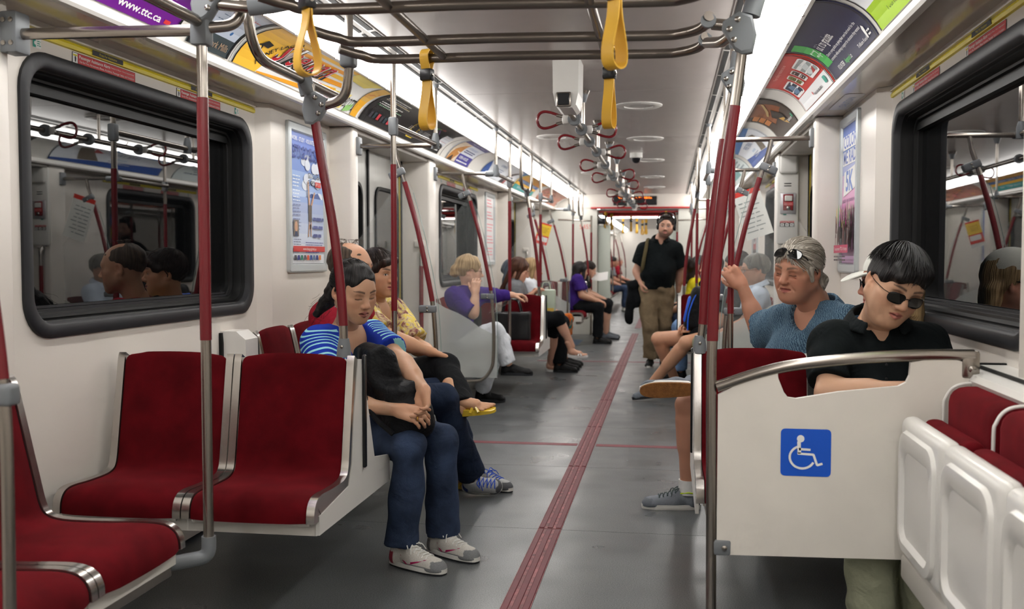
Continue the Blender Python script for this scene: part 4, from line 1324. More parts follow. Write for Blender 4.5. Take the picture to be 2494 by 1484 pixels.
def d_honey(s, h):
    yel, org, ora = pm(250, 196, 62), pm(245, 165, 40), pm(238, 120, 50)
    s.poly([(-h + .016, .012), (-h + .24, .012), (-h + .38, .16), (-h + .43, .22), (-h + .41, .262), (-h + .36, .286), (-h + .016, .286)], yel)
    for k in range(6):
        a = .30 + .09 * k
        s.poly([(-h + a + .02, .285 - .045 * k - .025), (h - .55, .285 - .045 * k + .006), (h - .50, .285 - .045 * k - .022), (-h + a - .01, .285 - .045 * k - .05)] if k < 5 else [(-h + .25, .02), (h - .9, .05), (h - .8, .03), (-h + .25, .012)], org if k % 2 else yel)
    s.poly([(h - .62, .285), (h - .20, .285), (h - .30, .20), (h - .60, .21)], pm(246, 226, 120))
    s.poly([(h - .55, .10), (h - .30, .12), (h - .34, .02), (h - .5, .012)], pm(246, 226, 140))
    # bee emblem and lettering down the yellow side
    s.disc(-h + .13, .115, .030, M_BLACK, ry=.030); s.disc(-h + .13, .115, .020, yel, ry=.02)
    s.poly([(-h + .12, .14), (-h + .20, .135), (-h + .21, .165), (-h + .14, .175)], M_BLACK)
    s.text('HONEY LAGER', -h + .27, .155, .048, M_BLACK, fit=.26, rot=.95, bold=.01)
    # big red script
    s.text('Sleeman', -.22, .165, .20, M_BLACK, fit=.60, shear=.35, bold=.035, rot=.06)
    s.text('Sleeman', -.225, .172, .20, M_WHITE, fit=.60, shear=.35, bold=.022, rot=.06)
    s.text('Sleeman', -.23, .172, .20, pm(200, 30, 44), fit=.59, shear=.35, bold=.008, rot=.06)
    s.text('SAVE $1.50', .10, .062, .095, pm(214, 44, 48), fit=.36, shear=.3)
    s.text('ON SIX BOTTLES', .52, .064, .095, M_BLACK, fit=.42, shear=.3)
    # glass of beer at the far end
    s.poly([(h - .16, .012), (h - .06, .012), (h - .03, .285), (h - .19, .285)], pm(226, 180, 90))
    s.poly([(h - .155, .012), (h - .065, .012), (h - .055, .12), (h - .165, .12)], pm(240, 176, 40))
    s.text('Sleeman', h - .11, .19, .04, pm(200, 40, 50), fit=.13, rot=.4)
    s.poly([(h - .30, .012), (h - .20, .03), (h - .19, .075), (h - .28, .05)], pm(150, 205, 120))
ad_card(-1, 3.83, 5.50, 'yellow and white lager card with red script and black bee', pm(238, 238, 236), d_honey)

def d_map(s, h):
    s.poly([(-h + .012, .012), (-h + .6, .012), (-h + .62, .286), (-h + .012, .286)], pm(34, 34, 36))
    for k, (c, v) in enumerate(((pm(220, 190, 40), .215), (pm(60, 160, 90), .15))):
        s.rect(-h + .06, -h + .56, v, v + .006, c)
        s.lines(-h + .06, -h + .56, v + .01, v + .045, 2, M_WHITE, 40 + k, h=.5)
        for j in range(16):
            s.disc(-h + .075 + .031 * j, v + .003, .006, M_WHITE, 8)
    for j in range(7):
        s.rect(-h + .08 + .07 * j, -h + .125 + .07 * j, .05, .095, pm((60, 40, 200)[j % 3], 60, 70))
        s.disc(-h + .1 + .07 * j, .072, .010, M_WHITE, 8)
    X = lambda u, v: (u, v)
    yl, gr, pu, rd = pm(240, 205, 50), pm(90, 200, 80), pm(120, 60, 170), pm(220, 60, 60)
    def ln(a, b, c, w=.007):
        a, b = Vector(a), Vector(b); t = (b - a).normalized(); n_ = Vector((-t.y, t.x)) * w / 2
        s.poly([a - n_, b - n_, b + n_, a + n_], c)
    ln((-.05, .04), (-.05, .16), yl); ln((.10, .04), (.10, .16), yl); ln((-.05, .04), (.10, .04), yl)
    ln((-.05, .16), (.0, .20), yl); ln((.0, .20), (.18, .245), gr)
    ln((.10, .16), (.16, .19), gr); ln((.16, .19), (.40, .235), gr); ln((.40, .235), (.55, .175), pu); ln((.40, .235), (.48, .255), rd)
    for j in range(7): s.disc(.0 + .028 * j, .20 + .007 * j, .006, gr, 8)
    for j in range(9): s.disc(.16 + .03 * j, .19 + .0056 * j, .006, yl if j < 3 else gr, 8)
    for j in range(5): s.disc(-.05, .05 + .025 * j, .006, yl, 8); s.disc(.10, .05 + .025 * j, .006, yl, 8)
    s.disc(.47, .252, .011, rd, 10); s.disc(.44, .247, .009, rd, 10); s.disc(.08, .265, .018, pm(200, 80, 90), 10)
    for a, b, k in ((-.14, -.06, 1), (.12, .20, 2), (.22, .38, 3), (.30, .42, 4)):
        s.lines(a, b, .06, .14, 6, pm(200, 200, 200), 60 + k, h=.25)
    s.rect(h - .30, h - .06, .09, .215, pm(214, 216, 222))
    s.lines(h - .29, h - .07, .10, .20, 5, pm(190, 90, 90), 77, h=.3)
    s.lines(h - .42, h - .06, .03, .07, 2, M_WHITE, 78)
ad_card(-1, 5.53, 7.47, 'black subway route map card with coloured lines', pm(26, 26, 28), d_map)

def d_hand(s, h):
    s.rect(-h + .012, -h + .33, .012, .286, pm(232, 214, 190))
    s.poly([(-h + .03, .012), (-h + .2, .012), (-h + .33, .10), (-h + .30, .22), (-h + .22, .19), (-h + .1, .12)], pm(206, 142, 70))
    s.poly([(-h + .05, .012), (-h + .2, .012), (-h + .18, .07)], pm(60, 40, 30))
    s.rect(-h + .012, h - .012, .235, .286, pm(70, 62, 140))
    s.rect(-h + .33, h - .012, .012, .10, pm(70, 66, 160))
    s.text('University Campus', .0, .262, .03, M_WHITE, fit=.5)
    s.text('FUTURE-READY', .12, .19, .04, pm(150, 170, 210), fit=.34)
    s.lines(-h + .38, h - .06, .12, .165, 2, pm(70, 80, 140), 12)
    s.text('OPEN HOUSE', .12, .068, .04, M_WHITE, fit=.34, bold=.02)
    s.lines(-h + .36, h - .05, .02, .045, 1, M_WHITE, 13)
ad_card(-1, 7.75, 8.62, 'purple and white card with a hand photo', pm(228, 232, 240), d_hand)
def d_blue(s, h):
    s.poly([(-h + .012, .012), (-h + .35, .012), (-h + .2, .14), (-h + .012, .2)], pm(40, 90, 170))
    s.text('GENERAL', -.25, .20, .05, pm(120, 140, 180), fit=.34, shear=.1)
    s.lines(-.45, .0, .10, .15, 2, pm(150, 160, 185), 21)
    s.poly([(.1, .012), (.3, .012), (.7, .2), (.6, .22)], pm(60, 50, 60))
    s.poly([(.3, .012), (.4, .012), (.62, .14)], pm(170, 40, 44))
    s.poly([(h - .5, .286), (h - .012, .286), (h - .012, .18), (h - .2, .26)], pm(40, 120, 190))
ad_card(-1, 9.20, 11.05, 'white and blue card above the second left window', pm(226, 230, 236), d_blue)
def d_yellow(s, h):
    s.rect(-h + .012, h - .012, .012, .075, pm(50, 160, 160))
    s.rect(-h + .012, h - .012, .075, .115, pm(240, 180, 50))
    s.rect(-h + .012, h - .012, .115, .165, pm(40, 100, 170))
    s.rect(-h + .012, h - .012, .165, .286, pm(244, 200, 60))
    for k in range(12): s.poly([(-h + .1 + .12 * k, .165), (-h + .14 + .12 * k, .165), (-h + .18 + .12 * k, .286), (-h + .14 + .12 * k, .286)], pm(214, 70, 40))
    s.text('GOOD TIMES AHEAD', .0, .14, .045, M_WHITE, fit=1.1)
    s.text('SAVE ON YOUR NEXT TRIP', .0, .045, .04, M_WHITE, fit=1.1)
ad_card(-1, 11.15, 12.75, 'yellow, blue and teal card above the second left door', pm(244, 200, 60), d_yellow)
def d_red(s, h):
    rr = random.Random(4)
    for k in range(46):
        u, v = rr.uniform(-h + .05, h - .1), rr.uniform(.02, .25)
        s.poly([(u, v), (u + .12, v + .01), (u + .15, v + .03), (u + .04, v + .022)], pm(*rr.choice(((196, 70, 60), (220, 150, 70), (120, 50, 50), (214, 110, 120)))))
ad_card(-1, 13.2, 15.4, 'reddish crowded card at the far left end', pm(190, 120, 96), d_red)

def d_green(s, h):
    s.rect(-h + .012, h - .012, .012, .105, pm(168, 208, 30))
    s.text('Tournations magazine  AUL 400', -h + .5, .055, .04, pm(60, 90, 40), fit=.62, shear=.1)
    s.lines(-h + .12, -h + .5, .14, .22, 3, pm(70, 70, 130), 31)
ad_card(1, 2.0, 3.69, 'lime green and white card at the top right corner', pm(236, 238, 240), d_green)
def d_navy(s, h):
    s.rect(-h + .02, -h + .15, .075, .270, pm(70, 176, 84))
    s.text('50%', -h + .085, .150, .085, M_WHITE, fit=.10, bold=.02, rot=0)
    s.text('did it to graduate.', -h + .17, .165, .070, M_WHITE, 'LEFT', fit=.30, bold=.008)
    s.text('Ontario young adults say giving their own hard work for the', -h + .16, .112, .022, M_WHITE, 'LEFT', fit=.62)
    s.text('community while earning a support for education they wanted', -h + .16, .085, .022, M_WHITE, 'LEFT', fit=.62)
    s.text('VOLUNTEER', -h + .17, .035, .030, M_WHITE, 'LEFT', fit=.13)
    s.text('forgood', -h + .33, .035, .030, pm(70, 190, 90), 'LEFT', fit=.10, bold=.015)
    s.text('.ca', -h + .435, .035, .030, M_WHITE, 'LEFT', fit=.03)
    s.text('Trillium Fund', h - .30, .035, .022, M_WHITE, 'LEFT', fit=.17)
    s.poly([(h - .12, .03), (h - .10, .03), (h - .085, .075), (h - .10, .085), (h - .12, .07)], M_WHITE)
    s.lines(h - .085, h - .03, .03, .06, 2, M_WHITE, 37)
ad_card(1, 3.75, 4.66, 'dark navy card with white and green lettering on the right', pm(40, 42, 72), d_navy)
def d_redcard(s, h):
    s.rect(-h + .012, h - .012, .085, .286, pm(204, 58, 52))
    s.rect(-h + .012, h - .012, .012, .085, pm(232, 234, 236))
    s.text('Your safety matters to us', -.02, .262, .026, pm(240, 190, 180), fit=.42)
    s.rect(-h + .06, -h + .30, .09, .20, M_WHITE, r=.02); s.rect(-h + .07, -h + .29, .10, .19, pm(50, 60, 84), r=.016)
    s.poly([(-h + .09, .11), (-h + .2, .105), (-h + .26, .16), (-h + .14, .18)], pm(110, 140, 170))
    s.rect(-.12, -.02, .12, .215, M_WHITE, r=.014); s.rect(-.112, -.028, .127, .208, pm(120, 122, 60), r=.012)
    s.rect(.02, .12, .12, .215, M_WHITE, r=.014); s.rect(.028, .112, .127, .208, pm(70, 50, 44), r=.012)
    s.lines(-.10, -.04, .135, .2, 5, pm(60, 60, 30), 41, h=.3); s.lines(.04, .10, .135, .2, 5, M_WHITE, 42, h=.3)
    s.rect(h - .30, h - .05, .10, .225, M_WHITE, r=.02); s.rect(h - .29, h - .06, .11, .215, pm(150, 158, 156), r=.016)
    s.poly([(h - .27, .12), (h - .18, .115), (h - .10, .18), (h - .2, .2)], pm(206, 214, 214)); s.poly([(h - .2, .115), (h - .12, .115), (h - .09, .15)], pm(190, 60, 60))
    s.disc(-.05, .05, .010, pm(200, 60, 60)); s.lines(-.02, .22, .03, .05, 1, pm(120, 120, 124), 43)
    s.rect(h - .14, h - .08, .035, .07, pm(20, 150, 130), r=.006)
ad_card(1, 4.70, 5.62, 'red card with small photos and a white band', pm(204, 58, 52), d_redcard)
def d_dark(s, h):
    s.poly([(-h + .2, .286), (h - .2, .286), (h - .1, .15), (-h + .3, .10)], pm(150, 84, 44))
    for k in range(3): s.rect(-h + .06 + .0 * k, -h + .26, .13 + .045 * k, .168 + .045 * k, pm(206, 128, 60)); s.text('CHANGING', -h + .16, .149 + .045 * k, .03, pm(80, 50, 30), fit=.18)
    s.poly([(-.06, .15), (.16, .19), (.25, .11), (.22, .05), (.02, .10)], pm(34, 28, 22))
    s.poly([(.06, .11), (.2, .09), (.24, .035), (.12, .07)], pm(196, 150, 60))
    s.poly([(-.1, .17), (.06, .19), (.3, .25), (.3, .265), (.05, .21), (-.1, .185)], pm(210, 180, 120))
    s.text('fashion', h - .16, .055, .03, M_WHITE, fit=.16); s.rect(h - .06, h - .02, .05, .075, pm(40, 170, 120))
ad_card(1, 6.00, 6.96, 'dark brown and orange card on the right', pm(58, 44, 36), d_dark)
def d_white(s, h):
    s.poly([(-h + .012, .286), (h - .012, .286), (h - .012, .25), (-h + .012, .2)], pm(40, 110, 180))
    s.poly([(-h + .012, .012), (h - .012, .012), (h - .012, .03), (-h + .012, .1)], pm(60, 90, 160))
    s.text('FREE TRIAL', -.1, .17, .06, pm(130, 146, 180), fit=.5)
    s.text('invite', -.1, .11, .04, pm(150, 190, 220), fit=.22)
    s.lines(-.3, .1, .05, .09, 2, pm(170, 176, 190), 51)
    s.poly([(.2, .06), (.5, .05), (.6, .2), (.45, .22)], pm(120, 110, 96)); s.poly([(.22, .16), (.36, .15), (.4, .22)], pm(200, 60, 60))
ad_card(1, 7.30, 9.05, 'white card with blue waves above the right door', pm(230, 234, 240), d_white)
def d_teal(s, h):
    s.rect(-h + .05, 0, .05, .25, pm(120, 170, 170)); s.lines(0, h - .1, .08, .22, 4, pm(120, 140, 150), 61)
ad_card(1, 9.3, 11.1, 'pale teal card above the second right window', pm(216, 226, 226), d_teal)
ad_card(1, 11.3, 13.0, 'plain white and grey card above the second right door', pm(220, 222, 226), lambda s, h: s.lines(-h + .2, h - .2, .06, .22, 4, pm(120, 130, 150), 66))

# ------------------------------------------------------------------ framed posters on the wall panels
def poster(sx, x, y0, y1, z0, z1, label, base, draw, grp='framed wall posters'):
    e = empty('framed_poster', label, 'poster', grp)
    sg = 1 if sx < 0 else -1
    yc, zc = (y0 + y1) / 2, (z0 + z1) / 2
    w, h = (y1 - y0) / 2, (z1 - z0) / 2
    fn = flat_fn((sx * x, yc, zc), (0, sg, 0), (0, 0, 1), (-sx, 0, 0))
    M_FR = mat('silver_poster_frame', srgb(196, 202, 204), .35, metal=.4)
    m = MB(); lo = []
    for ins, o in ((0, 0), (0, .016), (.008, .020), (.040, .018), (.047, .008), (.047, .004)):
        lo.append([fn(a, b, o) for a, b in rrect(-w + ins, w - ins, -h + ins, h - ins, max(.016 - ins, .003), 3)])
    loft(m, lo, False); m.build('frame', M_FR, e)
    m = MB(); lp = [fn(a, b, .005) for a, b in rrect(-w + .04, w - .04, -h + .04, h - .04, .003, 2)]
    m.add(lp, [tuple(range(len(lp)))], False); m.build('sheet', base, e)
    s = Sheet(lambda u, v, o: fn(u, v, o + .005))
    s.dv = 10
    draw(s, w - .047, h - .047)
    s.build(e, 'print')
    return e

def d_global(s, w, h):
    sky = [pm(112, 138, 214), pm(130, 158, 222), pm(156, 184, 232), pm(186, 206, 240), pm(200, 216, 244)]
    for k in range(5): s.rect(-w, w, h - .10 * (k + 1), h - .10 * k, sky[k])
    rr = random.Random(2)
    for k in range(16):
        s.disc(rr.uniform(-w * .8, w * .8), rr.uniform(-.02, h - .12), rr.uniform(.03, .06), pm(228, 236, 250), 12, rr.uniform(.012, .03))
    s.rect(-w, w, -.02, .01, pm(150, 176, 226)); s.poly([(0, .01), (.05, .035), (.10, .03), (.15, .042), (.2, .01)], pm(70, 96, 160))
    for k in range(5): s.rect(-w, w, -.02 - .055 * (k + 1), -.02 - .055 * k, pm(168 + 14 * k, 184 + 12 * k, 222 + 5 * k))
    s.rect(-w, w, -h, -.295 - .0, pm(236, 240, 246))
    s.text('WORK - STUDY - VOLUNTEER ABROAD', 0, h - .035, .032, M_WHITE, fit=2 * w - .01, bold=.01)
    s.text("LET'S GO GLOBAL!", 0, h - .105, .095, pm(44, 64, 150), fit=2 * w - .02, bold=.02)
    s.text('GO GLOBAL', .10, h - .215, .042, M_BLACK, fit=.20); s.text('EXPO', .05, h - .255, .042, M_BLACK, fit=.10)
    s.rect(.105, .20, h - .27, h - .242, pm(220, 60, 56)); s.text('SEPT 21-22', .152, h - .256, .02, M_WHITE, fit=.085)
    dk = pm(92, 80, 70); sk = pm(196, 150, 120)
    s.poly([(.0, -.12), (.045, -.12), (.05, -.03), (-.005, -.03)], dk)
    s.poly([(.0, -.03), (.022, -.03), (.005, .09), (-.012, .10)], sk); s.poly([(.03, -.03), (.055, -.03), (.10, .04), (.085, .045)], sk)
    s.poly([(.002, -.12), (.014, -.12), (.0, -.20), (-.012, -.20)], sk); s.poly([(.03, -.12), (.042, -.12), (.036, -.20), (.026, -.20)], sk)
    s.disc(.022, -.145, .014, pm(70, 50, 40))
    for k in range(4): s.lines(-w + .008, -w + .12, h - .29 - .075 * k, h - .22 - .075 * k, 4, pm(236, 242, 250) if k < 2 else pm(120, 130, 170), 80 + k, h=.3)
    s.rect(-w + .01, -w + .085, -.20, -.115, pm(120, 110, 104)); s.disc(-w + .047, -.15, .022, pm(206, 160, 130), 14, .028); s.poly([(-w + .02, -.20), (-w + .075, -.20), (-w + .06, -.175), (-w + .035, -.175)], pm(50, 60, 90))
    s.lines(-w + .008, -w + .12, -.29, -.21, 6, pm(120, 124, 150), 90, h=.3)
    for k in range(3): s.lines(.06, w - .01, -.12 - .045 * k, -.085 - .045 * k, 1, pm(90, 100, 160), 91 + k, h=.5)
    s.lines(-.06, w - .01, -.29, -.225, 5, pm(70, 70, 150), 97, h=.3)
    s.rect(-w, w, -h + .062, -h + .092, pm(206, 52, 50)); s.text('www.letsgoglobal.ca', 0, -h + .077, .022, M_WHITE, fit=.2)
    for k, c in enumerate(((60, 60, 70), (40, 50, 130), (40, 120, 100), (90, 90, 100), (220, 90, 50), (40, 70, 150), (90, 120, 160), (40, 60, 140), (220, 130, 60))):
        s.rect(-w + .012 + .045 * k, -w + .044 + .045 * k, -h + .018, -h + .044, pm(*c))
poster(-1, WP, 4.86, 5.43, 1.125, 1.905, "blue sky poster reading LET'S GO GLOBAL in a silver frame on the left", pm(176, 200, 238), d_global)

def d_color(s, w, h):
    cols = [(96, 124, 200), (110, 140, 206), (130, 160, 214), (170, 180, 220), (216, 190, 220), (226, 170, 206), (214, 150, 190)]
    for k, c in enumerate(cols): s.rect(-w, w, h - .062 * (k + 1), h - .062 * k, pm(*c))
    for v, t, f, sz in ((h - .085, 'COLOR', 1.9, .105), (h - .165, 'ME RAD', 1.9, .105)):
        s.rect(-w * .96, w * .96, v - .036, v + .036, M_WHITE); s.text(t, 0, v, sz * .85, pm(92, 118, 196), fit=w * 1.7, bold=.02)
    s.poly([(-w * .8, h - .36), (w * .75, h - .33), (w * .85, h - .215), (-w * .7, h - .235)], M_WHITE); s.text('5K', 0, h - .29, .14, pm(110, 140, 208), fit=w * 1.0, bold=.03)
    s.text('AUGUST 10 - 10AM - DOWNSVIEW PARK', 0, h - .385, .022, pm(60, 60, 110), fit=w * 1.8)
    rr = random.Random(9)
    for k in range(150):
        u, v = rr.uniform(-w, w), rr.uniform(-h + .11, h - .44)
        c = rr.choice(((200, 90, 160), (170, 80, 190), (110, 70, 60), (240, 210, 60), (70, 50, 56), (230, 140, 200), (150, 200, 120), (226, 200, 190)))
        if v < -h + .22: c = rr.choice(((70, 40, 50), (110, 60, 60), (50, 40, 44)))
        s.poly([(u - .008, v - .04), (u + .008, v - .04), (u + .012, v + .03), (u - .004, v + .05)] if abs(u) < w - .015 else [(u - .001, v), (u, v - .01), (u, v + .01)], pm(*c))
    s.rect(-w, w, -h + .055, -h + .095, pm(196, 40, 90)); s.text("Transportation TTC's 10 charges", 0, -h + .075, .024, M_WHITE, fit=w * 1.8)
    s.lines(-w + .01, w - .01, -h + .01, -h + .045, 2, pm(80, 60, 70), 99)
poster(1, WP, 5.02, 5.52, 1.125, 1.925, 'blue and pink COLOR ME RAD poster in a silver frame on the right', pm(210, 170, 210), d_color)
def d_pink(s, w, h):
    for k in range(5): s.lines(-w + .02, w - .02, -h + .05 + .13 * k, -h + .15 + .13 * k, 3, pm(236, 150, 160), 100 + k, h=.4)
poster(-1, WP, 10.42, 10.98, 1.125, 1.905, 'white poster with faint pink print on the far left wall', pm(236, 232, 232), d_pink)
def d_mille(s, w, h):
    s.rect(-w, w, h - .16, h, M_BLACK); s.text('DEMILLE', 0, h - .08, .06, pm(226, 190, 50), fit=w * 1.7, bold=.01); s.lines(-w + .03, w - .03, h - .05, h - .02, 1, pm(226, 190, 50), 5)
    s.rect(-w + .02, .06, -h + .18, h - .28, pm(190, 186, 194)); s.text('Nelson', -.08, .02, .06, M_BLACK, fit=.2); s.text('DeMille', -.08, -.05, .06, M_BLACK, fit=.22)
    s.poly([(-.2, -.18), (.0, -.05), (.02, -.12)], M_BLACK); s.lines(.08, w - .02, -.1, .06, 6, M_WHITE, 7, h=.3); s.rect(-w, w, -h, -h + .12, pm(40, 34, 44))
poster(1, WP, 10.52, 11.10, 1.125, 1.925, 'red and black book poster on the far right wall', pm(166, 30, 44), d_mille)
def d_bl(s, w, h): s.text('STOP', 0, .1, .1, M_WHITE, fit=w * 1.4, rot=0); s.rect(-w, w, -h, -.1, pm(60, 90, 170))
poster(-1, WP + .05, 13.6, 14.0, 1.125, 1.905, 'small blue poster on the left wall near the car end', pm(70, 100, 190), d_bl)
# pale stickers under the right soffit
s = Sheet(flat_fn((1.36, 5.0, ZS - .001), (0, -1, 0), (-1, 0, 0), (0, 0, -1)))
s.rect(-.30, .20, -.04, .05, pm(206, 206, 206), r=.02)
s.text('CAUTION', -.05, .0, .05, pm(120, 140, 180), fit=.3)
s.build(wall_r, 'soffit_sticker')

# ------------------------------------------------------------------ intercom column beyond the right door
ic = empty('intercom_panel', 'white emergency intercom panel with red call button on the right door pillar', 'intercom')
YI = 7.385
m = MB(); m.bbox(1.275, 1.425, YI - .035, YI + .005, 1.30, 1.935, .016, 2); m.build('housing', M_WPLAST, ic)
m = MB(); m.bbox(1.285, 1.415, YI - .06, YI - .03, 1.80, 1.935, .02, 3); m.build('hood', M_WPLAST, ic)
m = MB(); m.bbox(1.295, 1.405, YI - .045, YI - .03, 1.515, 1.665, .006, 2); plate = m.build('button_plate', mat('silver_plate', srgb(190, 188, 192), .35, metal=.6), ic)
m = MB(); m.bbox(1.315, 1.385, YI - .052, YI - .04, 1.54, 1.655, .004, 1); m.build('button_frame', mat('dark_red_plastic', srgb(130, 28, 36), .35), plate)
m = MB(); m.bbox(1.325, 1.378, YI - .060, YI - .05, 1.605, 1.645, .004, 1); m.build('flap', M_WPLAST, plate)
m = MB(); m.lathe([(.014, 0), (.014, -.008), (.008, -.012), (.001, -.013)], (1.350, YI - .053, 1.556), 'y', 14); m.build('push_button', M_BOLT, plate)
for zz in (1.715, 1.732):
    m = MB(); m.bbox(1.322, 1.372, YI - .037, YI - .034, zz - .003, zz + .003, .0012, 1); m.build('speaker_slot', M_DARK, ic)
s = Sheet(flat_fn((1.350, YI - .0525, 1.587), (1, 0, 0), (0, 0, 1), (0, -1, 0)))
s.rect(-.034, .034, -.014, .014, M_SIGNRED); s.text('In Emergency', 0, .005, .010, M_WHITE, fit=.055); s.text('Lift flap, press button', 0, -.006, .009, M_WHITE, fit=.058)
s.build(ic, 'emergency_label')
s = Sheet(flat_fn((1.345, YI - .036, 1.50), (1, 0, 0), (0, 0, 1), (0, -1, 0)))
s.rect(-.03, .03, .005, .025, M_WHITE); s.rect(-.028, -.005, .007, .023, M_GREEN)
s.rect(-.05, .05, -.075, -.035, M_BLACK); s.rect(-.05, .05, -.048, -.035, M_SIGNRED); s.text('Emergency Intercom', 0, -.042, .012, M_WHITE, fit=.094)
for k in (-.033, 0, .033): s.rect(k - .012, k + .012, -.072, -.052, M_WHITE, r=.003); s.disc(k - .004, -.062, .004, M_BLACK); s.rect(k + .002, k + .006, -.068, -.056, M_BLACK)
s.build(ic, 'instruction_label')
# loose paper notices hung on the grab poles
def notice(x, y, z, w, h, rot, label, cols):
    e = empty('paper_notice', label, 'notice', loc=(x, y, z)); e.rotation_euler = (0, rot, 0)
    m = MB(); m.box(-w / 2, w / 2, -.0006, .0006, -h, 0); m.build('sheet', pm(228, 230, 226), e)
    s = Sheet(flat_fn((0, -.0007, 0), (1, 0, 0), (0, 0, 1), (0, -1, 0))); s.dv = 10
    cols(s, w, h); s.build(e, 'print')
def n1(s, w, h):
    s.rect(-w / 2, w / 2, -h * .5, -h * .06, pm(246, 206, 60)); s.rect(-w / 2, w / 2, -h * .06, 0, pm(226, 60, 50)); s.rect(-w / 2, w / 2, -h * .86, -h * .5, pm(226, 70, 60)); s.rect(-w * .35, w * .45, -h * .74, -h * .55, M_WHITE, r=.01)
    s.lines(-w * .3, w * .4, -h * .4, -h * .15, 4, pm(170, 130, 40), 3, h=.3)
notice(-1.10, 13.18, 1.66, .17, .33, .28, 'red and yellow paper notice hung on the far left pole', n1)
def n2(s, w, h):
    s.rect(-w / 2, w / 2, -h * .1, 0, pm(216, 60, 50)); s.lines(-w * .4, w * .4, -h * .9, -h * .2, 8, pm(150, 156, 156), 4, h=.25)
notice(1.065, 7.535, 1.70, .20, .36, -.32, 'white paper notice with red top hung on the right pole beyond the door', n2)
# ------------------------------------------------------------------ figures: smooth implicit surfaces meshed with surface nets
def smin(a, b, k):
    h = np.clip(.5 + .5 * (b - a) / k, 0, 1)
    return b * (1 - h) + a * h - k * h * (1 - h)

